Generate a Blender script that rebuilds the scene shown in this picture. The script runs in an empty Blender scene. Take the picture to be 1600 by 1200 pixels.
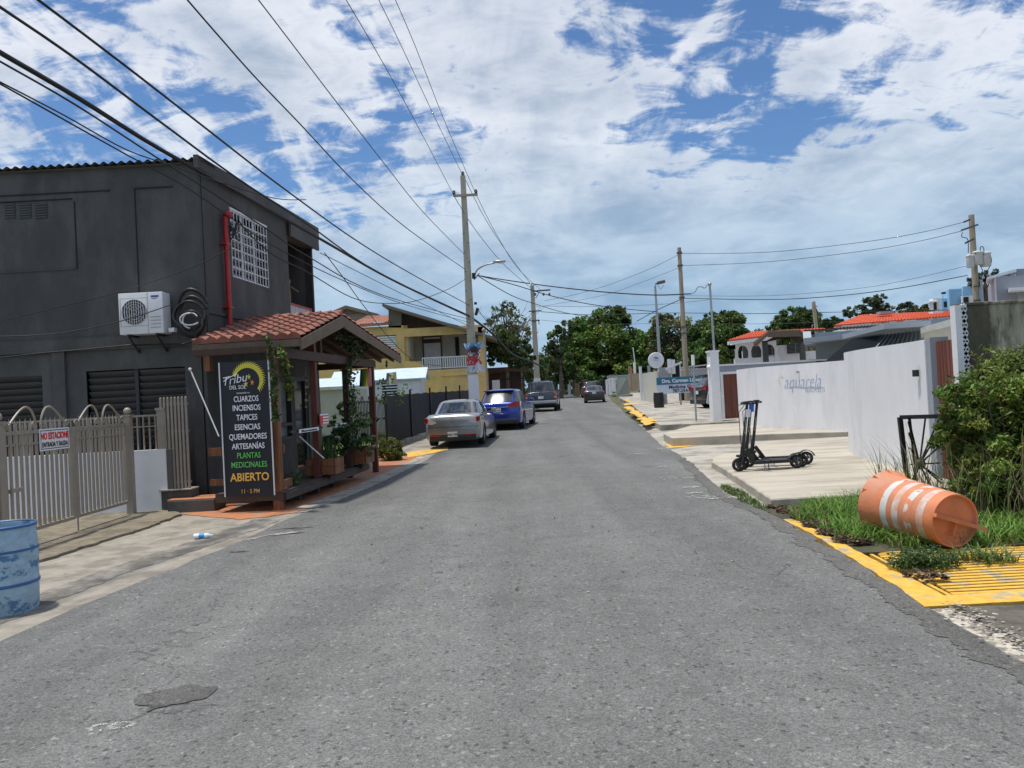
import bpy, bmesh, math, random
import numpy as np
from mathutils import Vector, Matrix, Euler, noise
random.seed(7); rng = np.random.default_rng(7)
R = math.radians
SC = bpy.context.scene
COL = SC.collection
# ------------------------------------------------------------------ camera
CAMH = 1.65; FPX = 1202.0
cam = bpy.data.cameras.new("camera"); cam.sensor_width = 36; cam.lens = FPX/1600*36
cam.clip_start = .05; cam.clip_end = 3000
co = bpy.data.objects.new("camera", cam); COL.objects.link(co)
RC = Matrix.Rotation(R(90.715), 3, 'X') @ Matrix.Rotation(R(-2.98), 3, 'Z')
co.matrix_world = Matrix.Translation((0, 0, CAMH)) @ RC.to_4x4()
SC.camera = co
SC.render.resolution_x = 1024; SC.render.resolution_y = 768
# ------------------------------------------------------------------ light
SUN_EL = 78; SUN_AZ = -95      # azimuth clockwise from +Y
SC.view_settings.view_transform = 'Standard'; SC.view_settings.look = 'None'
SC.view_settings.gamma = 1; SC.view_settings.exposure = 0.3
sl = bpy.data.lights.new("sun", 'SUN'); sl.energy = 3.5; sl.angle = R(3); sl.color = (1, .945, .85)
so = bpy.data.objects.new("sun", sl); COL.objects.link(so)
sd = Vector((math.sin(R(SUN_AZ))*math.cos(R(SUN_EL)), math.cos(R(SUN_AZ))*math.cos(R(SUN_EL)), math.sin(R(SUN_EL))))
so.rotation_euler = sd.to_track_quat('Z', 'Y').to_euler(); so.location = sd*50
W = bpy.data.worlds.new("World"); SC.world = W; W.use_nodes = True
nt = W.node_tree; N = nt.nodes; Lk = nt.links
bg = N['Background']; bg.inputs[1].default_value = .1
def wn(t, **k):
    n = N.new(t)
    for a, b in k.items(): setattr(n, a, b)
    return n
def wmath(op, a, b=None, clamp=False):
    n = wn('ShaderNodeMath', operation=op, use_clamp=clamp)
    for i, v in enumerate((a, b)):
        if v is None: continue
        if isinstance(v, (int, float)): n.inputs[i].default_value = v
        else: Lk.new(v, n.inputs[i])
    return n.outputs[0]
def wmr(v, a, b, c, d, smooth=True):
    n = wn('ShaderNodeMapRange', interpolation_type='SMOOTHSTEP' if smooth else 'LINEAR')
    Lk.new(v, n.inputs[0])
    for i, x in enumerate((a, b, c, d)): n.inputs[i+1].default_value = x
    return n.outputs[0]
sky = wn('ShaderNodeTexSky', sky_type='NISHITA', sun_disc=False, sun_elevation=R(SUN_EL), sun_rotation=R(SUN_AZ))
sky.air_density = 1.0; sky.dust_density = .6; sky.ozone_density = 2.0
tc = wn('ShaderNodeTexCoord')
nrm = wn('ShaderNodeVectorMath', operation='NORMALIZE'); Lk.new(tc.outputs['Generated'], nrm.inputs[0])
sp = wn('ShaderNodeSeparateXYZ'); Lk.new(nrm.outputs[0], sp.inputs[0])
zz = wmath('ADD', wmath('MAXIMUM', sp.outputs[2], 0.0), .30)
cb = wn('ShaderNodeCombineXYZ')
Lk.new(wmath('DIVIDE', sp.outputs[0], zz), cb.inputs[0]); Lk.new(wmath('DIVIDE', sp.outputs[1], zz), cb.inputs[1])
def wnoise(scale, det, rough, off=(0, 0, 0), rot=0, sc=(1, 1, 1), dist=0.0):
    m = wn('ShaderNodeMapping'); m.inputs[1].default_value = off; m.inputs[2].default_value = (0, 0, rot); m.inputs[3].default_value = sc
    Lk.new(cb.outputs[0], m.inputs[0])
    n = wn('ShaderNodeTexNoise'); Lk.new(m.outputs[0], n.inputs['Vector'])
    n.inputs['Scale'].default_value = scale; n.inputs['Detail'].default_value = det
    n.inputs['Roughness'].default_value = rough; n.inputs['Distortion'].default_value = dist
    return n.outputs['Fac']
def pxdir(px, py):
    return (RC @ Vector(((px-800)/FPX, -(py-600)/FPX, -1))).normalized()
nA = wnoise(2.6, 12, .60, (3.1, 1.7, 0), .5, (1, 1, 1), .35)
nB = wnoise(10.5, 10, .62, (0.4, 5.0, 0), .5, (.7, 1.25, 1), .6)
nD = wnoise(5.2, 8, .6, (9, 4, 0), .7, (1.5, .6, 1), .8)
cov = wmath('ADD', wmath('ADD', wmath('MULTIPLY', nA, .75), wmath('MULTIPLY', nB, .80)), wmath('MULTIPLY', nD, .62))
cov = wmath('ADD', cov, -.545)
# openings and banks of the cloud deck, by direction
for (px, py, rad, w) in [(1180, 225, .10, -.12), (1300, 150, .11, -.04), (1130, 30, .11, -.09), (1000, 130, .16, -.05), (1480, 70, .20, -.06), (1060, 170, .14, -.03),
                         (330, 190, .14, -.12), (520, 180, .12, -.15), (200, 175, .10, -.08), (700, 200, .12, -.08), (470, 320, .09, -.11), (620, 200, .10, -.06), (900, 110, .1, -.05),
                         (420, 70, .26, .12), (700, 90, .2, .12), (850, 60, .14, .08), (150, 60, .2, .06), (1450, 230, .2, .14), (950, 300, .24, .12)]:
    d = wn('ShaderNodeVectorMath', operation='DISTANCE'); Lk.new(nrm.outputs[0], d.inputs[0]); d.inputs[1].default_value = pxdir(px, py)
    cov = wmath('ADD', cov, wmath('MULTIPLY', wmr(d.outputs['Value'], 0, rad*1.3, 1, 0), w))
low = wmr(sp.outputs[2], .08, .34, .28, 0)
cov = wmath('ADD', cov, low)
mask = wmr(cov, .44, .62, 0, 1)
nC = wnoise(2.6, 8, .55, (7, 2, 0), .3, (1, 1, 1), .4)
shade = wmath('ADD', wmath('MULTIPLY', wmr(cov, .56, .92, 0, 1), .45), wmath('MULTIPLY', wmr(nC, .38, .66, 0, 1), .55))
hz = wmr(sp.outputs[2], .03, .40, 1, 0)
def mixc(f, a, b):
    m = wn('ShaderNodeMix', data_type='RGBA'); Lk.new(f, m.inputs[0])
    for i, v in ((6, a), (7, b)):
        if isinstance(v, tuple): m.inputs[i].default_value = v
        else: Lk.new(v, m.inputs[i])
    return m.outputs[2]
cl = mixc(shade, (6.9, 7.2, 7.8, 1), (3.1, 3.85, 5.0, 1))
cl_low = mixc(wmr(nC, .36, .66, 0, 1), (3.5, 5.0, 6.4, 1), (2.1, 3.45, 5.0, 1))
cl = mixc(wmath('MULTIPLY', hz, .93), cl, cl_low)
skb = wn('ShaderNodeMix', data_type='RGBA', blend_type='MULTIPLY'); skb.inputs[0].default_value = 1
Lk.new(sky.outputs[0], skb.inputs[6]); skb.inputs[7].default_value = (.60, .80, 1.0, 1)
fin = mixc(wmath('MULTIPLY', mask, .96), skb.outputs[2], cl)
Lk.new(fin, bg.inputs[0])

# ------------------------------------------------------------------ measuring helpers
def ray(px, py): return RC @ Vector(((px-800)/FPX, -(py-600)/FPX, -1))
GK = [(-500, 0), (22, 0), (30, .2), (45, .5), (64, .55), (85, 1.0), (3000, 1.0)]
def gz(y):
    for (a, za), (b, zb) in zip(GK, GK[1:]):
        if y <= b: return za + (zb-za)*max(0, (y-a))/(b-a)
    return 1.0
def G(px, py, dz=0.0):
    r = ray(px, py); t = 3.0
    for i in range(2000):
        if CAMH + r.z*t <= gz(r.y*t) + dz: break
        t *= 1.004
    return Vector((r.x*t, r.y*t, gz(r.y*t)+dz))
def P(px, py, Y):
    r = ray(px, py); t = Y/r.y
    return Vector((r.x*t, Y, CAMH + r.z*t))
def onp(px, py, A, d):            # ray meets the upright plane through A along d -> (t, z)
    r = ray(px, py)
    det = r.x*d[1] - r.y*d[0]
    s = (A[0]*d[1] - A[1]*d[0])/det
    x, y = r.x*s, r.y*s
    return ((x-A[0])*d[0] + (y-A[1])*d[1], CAMH + r.z*s)
def lerp(a, b, t): return a + (b-a)*t
def interp(tab, y):
    if y <= tab[0][0]: return tab[0][1]
    for (a, va), (b, vb) in zip(tab, tab[1:]):
        if y <= b: return lerp(va, vb, (y-a)/(b-a))
    return tab[-1][1]
# ------------------------------------------------------------------ materials
def s2l(c): return tuple(((v/255+.055)/1.055)**2.4 if v > 10 else v/255/12.92 for v in c)
MATS = {}
def mat(name, rgb, rough=.8, var=.12, scale=6, bump=0, bscale=None, metal=0, rgb2=None, mixs=(.45, .6), det=6, spec=.5, coat=0, trans=0, emit=0, alpha=1, stretch=(1, 1, 1), world=False, attr=False):
    if name in MATS: return MATS[name]
    m = bpy.data.materials.new(name); m.use_nodes = True; t = m.node_tree; b = t.nodes['Principled BSDF']
    b.inputs['Roughness'].default_value = rough; b.inputs['Metallic'].default_value = metal
    b.inputs['Specular IOR Level'].default_value = spec; b.inputs['Coat Weight'].default_value = coat
    b.inputs['Coat Roughness'].default_value = .05
    b.inputs['Transmission Weight'].default_value = trans
    x = t.nodes.new('ShaderNodeTexCoord'); mp = t.nodes.new('ShaderNodeMapping'); mp.inputs[3].default_value = stretch
    if world:
        g = t.nodes.new('ShaderNodeNewGeometry'); t.links.new(g.outputs['Position'], mp.inputs[0])
    else: t.links.new(x.outputs['Object'], mp.inputs[0])
    n = t.nodes.new('ShaderNodeTexNoise'); n.inputs['Scale'].default_value = scale; n.inputs['Detail'].default_value = det; n.inputs['Roughness'].default_value = .6
    t.links.new(mp.outputs[0], n.inputs['Vector'])
    rp = t.nodes.new('ShaderNodeMapRange'); rp.inputs[1].default_value = .3; rp.inputs[2].default_value = .7
    rp.inputs[3].default_value = 1-var; rp.inputs[4].default_value = 1+var; t.links.new(n.outputs['Fac'], rp.inputs[0])
    base = None
    if rgb2 is not None:
        n2 = t.nodes.new('ShaderNodeTexNoise'); n2.inputs['Scale'].default_value = scale*.37; n2.inputs['Detail'].default_value = 8; n2.inputs['Roughness'].default_value = .65
        t.links.new(mp.outputs[0], n2.inputs['Vector'])
        r2 = t.nodes.new('ShaderNodeMapRange'); r2.interpolation_type = 'SMOOTHSTEP'; r2.inputs[1].default_value = mixs[0]; r2.inputs[2].default_value = mixs[1]; t.links.new(n2.outputs['Fac'], r2.inputs[0])
        mx = t.nodes.new('ShaderNodeMix'); mx.data_type = 'RGBA'; t.links.new(r2.outputs[0], mx.inputs[0])
        mx.inputs[6].default_value = (*rgb, 1); mx.inputs[7].default_value = (*rgb2, 1); base = mx.outputs[2]
    if attr:
        a = t.nodes.new('ShaderNodeAttribute'); a.attribute_name = 'Col'; base = a.outputs['Color']
    ml = t.nodes.new('ShaderNodeVectorMath'); ml.operation = 'SCALE'
    if base: t.links.new(base, ml.inputs[0])
    else: ml.inputs[0].default_value = rgb
    t.links.new(rp.outputs[0], ml.inputs['Scale']); t.links.new(ml.outputs[0], b.inputs['Base Color'])
    if bump:
        n3 = t.nodes.new('ShaderNodeTexNoise'); n3.inputs['Scale'].default_value = bscale or scale*6; n3.inputs['Detail'].default_value = 4
        t.links.new(mp.outputs[0], n3.inputs['Vector'])
        bp = t.nodes.new('ShaderNodeBump'); bp.inputs['Strength'].default_value = bump; bp.inputs['Distance'].default_value = .02
        t.links.new(n3.outputs['Fac'], bp.inputs['Height']); t.links.new(bp.outputs[0], b.inputs['Normal'])
    if emit: b.inputs['Emission Strength'].default_value = emit
    if alpha < 1: b.inputs['Alpha'].default_value = alpha
    m['out'] = 1
    MATS[name] = m; return m
# ------------------------------------------------------------------ mesh builder
class MB:
    def __init__(s): s.v = []; s.f = []; s.mi = []; s.cur = 0; s.col = None
    def add(s, vs, fs):
        o = len(s.v); s.v += [tuple(v) for v in vs]; s.f += [tuple(i+o for i in f) for f in fs]; s.mi += [s.cur]*len(fs); return s
    def box(s, c, size, M=None, bev=0):
        hx, hy, hz_ = size[0]/2, size[1]/2, size[2]/2
        if bev:
            bm = bmesh.new(); bmesh.ops.create_cube(bm, size=1)
            for v in bm.verts: v.co = Vector((v.co.x*size[0], v.co.y*size[1], v.co.z*size[2]))
            bmesh.ops.bevel(bm, geom=list(bm.edges), offset=bev, segments=2, affect='EDGES', profile=.6)
            bm.verts.index_update(); vs = [v.co.copy() for v in bm.verts]; fs = [[v.index for v in f.verts] for f in bm.faces]; bm.free()
        else:
            vs = [Vector((x, y, z)) for x in (-hx, hx) for y in (-hy, hy) for z in (-hz_, hz_)]
            fs = [(0, 1, 3, 2), (4, 6, 7, 5), (0, 4, 5, 1), (2, 3, 7, 6), (0, 2, 6, 4), (1, 5, 7, 3)]
        if M is not None: vs = [M @ v for v in vs]
        c = Vector(c); return s.add([v+c for v in vs], fs)
    def fbox(s, fr, t0, t1, z0, z1, n0, n1):     # box in a wall frame
        vs = [fr(t, z, n) for t in (t0, t1) for n in (n0, n1) for z in (z0, z1)]
        return s.add(vs, [(0, 1, 3, 2), (4, 6, 7, 5), (0, 4, 5, 1), (2, 3, 7, 6), (0, 2, 6, 4), (1, 5, 7, 3)])
    def beam(s, a, b, w, h=None, up=(0, 0, 1)):
        a, b = Vector(a), Vector(b); h = h or w; d = (b-a); L = d.length; d.normalize()
        sd_ = d.cross(Vector(up))
        if sd_.length < 1e-4: sd_ = d.cross(Vector((1, 0, 0)))
        sd_.normalize(); u = sd_.cross(d)
        M = Matrix((sd_, d, u)).transposed()
        return s.box((a+b)/2, (w, L, h), M)
    def tube(s, pts, r, seg=8, cap=True):
        pts = [Vector(p) for p in pts]; n = len(pts)
        rs = r if isinstance(r, (list, tuple)) else [r]*n
        vs = []; prev = None
        for i, p in enumerate(pts):
            d = (pts[min(i+1, n-1)] - pts[max(i-1, 0)])
            if d.length < 1e-9: d = Vector((0, 0, 1))
            d.normalize()
            if prev is None: a = d.orthogonal().normalized()
            else:
                a = prev - d*prev.dot(d)
                a = a.normalized() if a.length > 1e-6 else d.orthogonal().normalized()
            prev = a; b = d.cross(a)
            for k in range(seg):
                th = 2*math.pi*k/seg; vs.append(p + (a*math.cos(th) + b*math.sin(th))*rs[i])
        fs = [(i*seg+k, i*seg+(k+1) % seg, (i+1)*seg+(k+1) % seg, (i+1)*seg+k) for i in range(n-1) for k in range(seg)]
        if cap: fs += [tuple(range(seg))[::-1], tuple((n-1)*seg+k for k in range(seg))]
        return s.add(vs, fs)
    def lathe(s, prof, seg=32, c=(0, 0, 0), M=None, closed=False):
        vs = []
        for (r, z) in prof:
            for k in range(seg):
                th = 2*math.pi*k/seg; v = Vector((r*math.cos(th), r*math.sin(th), z))
                if M is not None: v = M @ v
                vs.append(v + Vector(c))
        n = len(prof)
        fs = [(i*seg+k, i*seg+(k+1) % seg, (i+1)*seg+(k+1) % seg, (i+1)*seg+k) for i in range(n-1) for k in range(seg)]
        if closed: fs += [tuple(range(seg))[::-1], tuple((n-1)*seg+k for k in range(seg))]
        return s.add(vs, fs)
    def prism(s, poly, off):                      # poly: 3d points, extruded by off
        n = len(poly); off = Vector(off); vs = [Vector(p) for p in poly] + [Vector(p)+off for p in poly]
        return s.add(vs, [tuple(range(n))[::-1], tuple(range(n, 2*n))] + [(i, (i+1) % n, n+(i+1) % n, n+i) for i in range(n)])
    def ball(s, c, r, sc=(1, 1, 1), seg=12, rings=8):
        prof = [(r*math.sin(math.pi*i/rings)*1.0+1e-5, -r*math.cos(math.pi*i/rings)) for i in range(rings+1)]
        M = Matrix.Diagonal(sc); return s.lathe(prof, seg, c, M)
INV = {}
def tag(o, label=None, cat=None, group=None, kind=None):
    if label: o['label'] = label
    if cat: o['category'] = cat
    if group: o['group'] = group
    if kind: o['kind'] = kind
    return o
def thing(name, label, cat, loc=(0, 0, 0), group=None):
    o = bpy.data.objects.new(name, None); COL.objects.link(o); o.location = loc; o.empty_display_size = .2
    INV[o] = -Vector(loc); return tag(o, label, cat, group)
def mk(name, mb, m, smooth=None, off=(0, 0, 0), fixn=True):
    me = bpy.data.meshes.new(name); off = Vector(off)
    me.from_pydata([tuple(Vector(v)+off) for v in mb.v], [], mb.f)
    ms = m if isinstance(m, (list, tuple)) else [m]
    for x in ms: me.materials.append(x)
    if len(ms) > 1: me.polygons.foreach_set('material_index', mb.mi)
    if fixn:
        bm = bmesh.new(); bm.from_mesh(me); bmesh.ops.recalc_face_normals(bm, faces=bm.faces); bm.to_mesh(me); bm.free()
    if smooth:
        me.polygons.foreach_set('use_smooth', [True]*len(me.polygons)); me.set_sharp_from_angle(angle=R(smooth))
    me.update(); return me
def part(name, mb, m, parent, smooth=None, label=None, fixn=True):
    off = INV[parent]; me = mk(name, mb, m, smooth, off, fixn)
    o = bpy.data.objects.new(name, me); COL.objects.link(o); o.parent = parent; INV[o] = off
    if label: o['label'] = label
    return o
def solo(name, mb, m, label, cat, smooth=None, origin=None, group=None, fixn=True):
    if origin is None:
        a = np.array(mb.v); origin = (a[:, 0].mean(), a[:, 1].mean(), a[:, 2].min())
    me = mk(name, mb, m, smooth, -Vector(origin), fixn); o = bpy.data.objects.new(name, me); COL.objects.link(o); o.location = origin
    INV[o] = -Vector(origin); return tag(o, label, cat, group)
def struct(name, mb, m, smooth=None, label=None):
    me = mk(name, mb, m, smooth); o = bpy.data.objects.new(name, me); COL.objects.link(o); o['kind'] = 'structure'
    if label: o['label'] = label
    INV[o] = Vector((0, 0, 0)); return o
def dup(root, loc, rz, label, group=None):
    def cp(o, par):
        c = o.copy(); COL.objects.link(c)
        if par: c.parent = par
        for ch in [x for x in COL.objects if x.parent == o]: cp(ch, c)
        return c
    r = cp(root, None); r.location = loc; r.rotation_euler = (0, 0, rz); r['label'] = label
    if group: r['group'] = group
    return r
def frame(A, d, nrm_sign=1):
    dx, dy = d; nx, ny = dy*nrm_sign, -dx*nrm_sign
    return lambda t, z, n=0: Vector((A[0]+dx*t+nx*n, A[1]+dy*t+ny*n, z))
def text(body, size, m, parent, origin, xdir, ndir, name='lettering', bold=0, align='CENTER', ext=.002, sx=1, shear=0, zdir=None):
    cu = bpy.data.curves.new(name, 'FONT'); cu.body = body; cu.size = size; cu.align_x = align; cu.offset = bold; cu.extrude = ext; cu.shear = shear; cu.resolution_u = 3
    o = bpy.data.objects.new('tmp', cu); COL.objects.link(o); dg = bpy.context.evaluated_depsgraph_get()
    me = bpy.data.meshes.new_from_object(o.evaluated_get(dg)); bpy.data.objects.remove(o); bpy.data.curves.remove(cu)
    x = Vector(xdir).normalized(); n = Vector(ndir).normalized(); z = n.cross(x)
    if zdir: z = Vector(zdir)
    M = Matrix((x*sx, z, n)).transposed().to_4x4(); M.translation = Vector(origin) + INV[parent]
    me.transform(M); me.name = name; me.materials.clear(); me.materials.append(m)
    t = bpy.data.objects.new(name, me); COL.objects.link(t); t.parent = parent; INV[t] = INV[parent]; return t
def cut(me_obj, cutters):
    for mbc in cutters:
        cme = mk('cut', mbc, []); c = bpy.data.objects.new('cut', cme); COL.objects.link(c); c.parent = me_obj.parent
        md = me_obj.modifiers.new('b', 'BOOLEAN'); md.operation = 'DIFFERENCE'; md.object = c; md.solver = 'EXACT'
    dg = bpy.context.evaluated_depsgraph_get(); dg.update()
    new = bpy.data.meshes.new_from_object(me_obj.evaluated_get(dg)); me_obj.modifiers.clear(); me_obj.data = new
    for o in [o for o in COL.objects if o.name.startswith('cut')]: bpy.data.objects.remove(o)
# ================================================================== SETTING: ground, road, pavements
def edges_from(pxs, extra):
    t = [(g.y, g.x) for g in (G(*p) for p in pxs)] + extra
    return sorted(t)
XL = edges_from([(0, 1005), (110, 955), (250, 899), (379, 846), (447, 813), (489, 797), (531, 782), (587, 759), (666, 720)],
                [(-30, -5.6), (24, -2.3), (31, -1.95), (34, -1.25), (45, .35), (57, 2.1), (80, 4.8), (84, 5.2)])
XR = edges_from([(1600, 1045), (1450, 950), (1220, 812), (1198, 802), (1132, 772), (1080, 724), (1058, 709), (1036, 698), (1010, 674), (978, 648), (960, 630)],
                [(-30, 0.2), (80, 9.9), (84, 10.4)])
def jit(y, amp, sd_): return amp*(noise.noise((y*2.3, sd_, 0)) + .5*noise.noise((y*9, sd_, 3)))
xl = lambda y: interp(XL, y) + (jit(y, .05, 1) if y < 60 else 0)
xr = lambda y: interp(XR, y) + (jit(y, .07, 5) if y < 60 else 0)
def strip(mb, y0, y1, dy, fl, fr, dz, nx=1, thick=0):
    ys = np.arange(y0, y1+dy*.5, dy)
    vs = []; fs = []
    for y in ys:
        a, b = fl(y), fr(y)
        for k in range(nx+1): vs.append((lerp(a, b, k/nx), y, gz(y)+dz))
        if thick: vs += [(b, y, gz(y)+dz-thick), (a, y, gz(y)+dz-thick)]
    m = nx+1+(2 if thick else 0)
    for i in range(len(ys)-1):
        for k in range(m if thick else nx):
            k2 = (k+1) % m; fs.append((i*m+k, i*m+k2, (i+1)*m+k2, (i+1)*m+k))
    if thick: fs += [tuple(range(m)), tuple((len(ys)-1)*m+k for k in range(m))[::-1]]
    return mb.add(vs, fs)
def rough_poly(pts, amp=.02, step=.08, seed=0):
    out = []; n = len(pts)
    for i in range(n):
        a, b = Vector(pts[i]), Vector(pts[(i+1) % n]); L = (b-a).length; k = max(1, int(L/step))
        for j in range(k):
            p = a.lerp(b, j/k); q = noise.noise_vector(Vector((p.x*4+seed, p.y*4, seed))) + .5*noise.noise_vector(Vector((p.x*15+seed, p.y*15, seed)))
            out.append(Vector((p.x+q.x*amp*2, p.y+q.y*amp*2, p.z)))
    return out
def sheet(name, pxs, dz, m, thick=.0, amp=.02, step=.1, seed=0, label=None, world=False):
    pts = [Vector(p) if world else G(*p) for p in pxs]
    pts = rough_poly([Vector((p[0], p[1], 0)) for p in pts], amp, step, seed)
    pts = [Vector((p.x, p.y, gz(p.y)+dz)) for p in pts]
    mb = MB()
    if thick: mb.prism(pts, (0, 0, -thick))
    else: mb.add(pts, [tuple(range(len(pts)))])
    return struct(name, mb, m, label=label)

def asphalt_mat(name, base, dark, patchy=.16, speck=.9):
    m = bpy.data.materials.new(name); m.use_nodes = True; t = m.node_tree; b = t.nodes['Principled BSDF']; L = t.links.new
    b.inputs['Roughness'].default_value = .9; b.inputs['Specular IOR Level'].default_value = .3
    g = t.nodes.new('ShaderNodeNewGeometry')
    def nz(s, d, r=.6):
        n = t.nodes.new('ShaderNodeTexNoise'); n.inputs['Scale'].default_value = s; n.inputs['Detail'].default_value = d; n.inputs['Roughness'].default_value = r; L(g.outputs['Position'], n.inputs['Vector']); return n.outputs['Fac']
    def mr(v, a, b_, c, d):
        n = t.nodes.new('ShaderNodeMapRange'); L(v, n.inputs[0]); [setattr(n.inputs[i+1], 'default_value', x) for i, x in enumerate((a, b_, c, d))]; return n.outputs[0]
    def mu(a, b_, op='MULTIPLY'):
        n = t.nodes.new('ShaderNodeMath'); n.operation = op; L(a, n.inputs[0])
        if isinstance(b_, float): n.inputs[1].default_value = b_
        else: L(b_, n.inputs[1])
        return n.outputs[0]
    vo = t.nodes.new('ShaderNodeTexVoronoi'); vo.inputs['Scale'].default_value = 105; L(g.outputs['Position'], vo.inputs['Vector'])
    vs = t.nodes.new('ShaderNodeSeparateColor'); L(vo.outputs['Color'], vs.inputs[0])
    vo2 = t.nodes.new('ShaderNodeTexVoronoi'); vo2.inputs['Scale'].default_value = 46; L(g.outputs['Position'], vo2.inputs['Vector'])
    vs2 = t.nodes.new('ShaderNodeSeparateColor'); L(vo2.outputs['Color'], vs2.inputs[0])
    v = mu(mr(vs.outputs[0], 0, 1, 1-.5*speck, 1+.5*speck), mr(nz(140, 3), .3, .7, .7, 1.3))
    v = mu(v, mr(vs2.outputs[0], .95, .97, 1.0, 1.45))
    v = mu(v, mr(vs2.outputs[1], .03, .05, .55, 1.0))
    v = mu(v, mr(nz(.35, 6, .6), .3, .7, 1-patchy, 1+patchy))
    v = mu(v, mr(nz(3.2, 6, .6), .3, .7, .9, 1.1))
    # wheel-track wear along the street
    mp = t.nodes.new('ShaderNodeMapping'); mp.inputs[2].default_value = (0, 0, R(5)); mp.inputs[3].default_value = (1.1, .06, 1); L(g.outputs['Position'], mp.inputs[0])
    n4 = t.nodes.new('ShaderNodeTexNoise'); n4.inputs['Scale'].default_value = 1; n4.inputs['Detail'].default_value = 5; L(mp.outputs[0], n4.inputs['Vector'])
    v = mu(v, mr(n4.outputs['Fac'], .3, .7, .82, 1.17))
    v = mu(v, mr(nz(.9, 2, .5), .66, .72, 1, .8))
    # fine cracks
    vc = t.nodes.new('ShaderNodeTexVoronoi'); vc.feature = 'DISTANCE_TO_EDGE'; vc.inputs['Scale'].default_value = .33
    nn = t.nodes.new('ShaderNodeTexNoise'); nn.inputs['Scale'].default_value = 1.6; nn.inputs['Detail'].default_value = 6; L(g.outputs['Position'], nn.inputs['Vector'])
    va = t.nodes.new('ShaderNodeVectorMath'); va.operation = 'MULTIPLY_ADD'; L(nn.outputs['Color'], va.inputs[0]); va.inputs[1].default_value = (1.2, 1.2, 0); L(g.outputs['Position'], va.inputs[2]); L(va.outputs[0], vc.inputs['Vector'])
    crk = mu(mr(vc.outputs['Distance'], .0, .004, 0, 1), mr(nz(.5, 3), .48, .56, 1, 0), 'MAXIMUM')
    v = mu(v, mr(crk, 0, 1, .55, 1))
    sc = t.nodes.new('ShaderNodeVectorMath'); sc.operation = 'SCALE'; sc.inputs[0].default_value = base; L(v, sc.inputs['Scale']); L(sc.outputs[0], b.inputs['Base Color'])
    bp = t.nodes.new('ShaderNodeBump'); bp.inputs['Strength'].default_value = .6; bp.inputs['Distance'].default_value = .008
    L(mu(vs.outputs[0], nz(60, 4), 'ADD'), bp.inputs['Height']); L(bp.outputs[0], b.inputs['Normal'])
    return m
M_asph = asphalt_mat('asphalt', (.146, .147, .144), .1, .14, .6)
M_asphd = asphalt_mat('asphalt_dark', (.115, .114, .108), .1, .2, .7)
M_patch = asphalt_mat('asphalt_patch', (.095, .094, .09), .1, .15, .5)
M_grd = mat('dirt_ground', (.11, .10, .06), .95, .3, 1.2, .3, rgb2=(.06, .085, .03), world=True)
M_walkL = mat('old_concrete', (.29, .265, .225), .9, .16, 5, .25, 60, rgb2=(.20, .185, .155), world=True)
M_walkL2 = mat('mossy_concrete', (.20, .17, .125), .92, .2, 7, .3, 60, rgb2=(.13, .115, .085), world=True)
M_gut = mat('gutter_dirt', (.135, .125, .11), .75, .25, 8, .2, 50, rgb2=(.24, .225, .2), world=True)
M_curb = mat('kerb_concrete', (.36, .34, .30), .9, .16, 9, .25, 70, rgb2=(.23, .21, .18), world=True)
M_terra = mat('terracotta_paint', (.42, .165, .075), .85, .18, 6, .2, 60, rgb2=(.27, .19, .14), mixs=(.52, .6), world=True)
M_drive = mat('driveway_concrete', (.42, .385, .32), .88, .12, 2.4, .22, 60, rgb2=(.31, .28, .23), mixs=(.44, .62), stretch=(.5, 1.6, 1), world=True)
M_drive2 = mat('weathered_concrete', (.37, .345, .30), .9, .16, 3, .2, 50, rgb2=(.22, .205, .175), world=True)
M_yel = mat('yellow_paint', (.66, .385, .055), .75, .2, 11, .3, 80, rgb2=(.40, .33, .20), mixs=(.54, .60), world=True)
M_wpaint = mat('worn_white_paint', (.46, .46, .43), .8, .2, 30)
M_grassg = mat('lawn_ground', (.09, .13, .03), .95, .25, 3, .3, world=True)
M_dark = mat('hole_dark', (.012, .012, .012), .95)

mb = MB(); strip(mb, -60, 90, 5, lambda y: -160, lambda y: 160, -.06, 8)
strip(mb, 90, 1800, 190, lambda y: -1500, lambda y: 1500, -.06, 8); struct('ground', mb, M_grd)
mb = MB(); strip(mb, -30, 84, .25, xl, xr, .012, 4, .05); struct('road', mb, M_asph)
mb = MB(); strip(mb, 84, 91, 1, lambda y: -30, lambda y: 60, .012, 4, .05); struct('cross_road', mb, M_asph)
mb = MB(); strip(mb, -6, 17, .025, lambda y: xr(y)-.20-.08*noise.noise((y*1.1, 0, 0))-.06*noise.noise((y*4, 2, 0))-.05*noise.noise((y*17, 2, 0))-.03*noise.noise((y*41, 2, 0)), lambda y: xr(y)-.004, .016, 1); struct('road_edge', mb, M_asphd)
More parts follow.
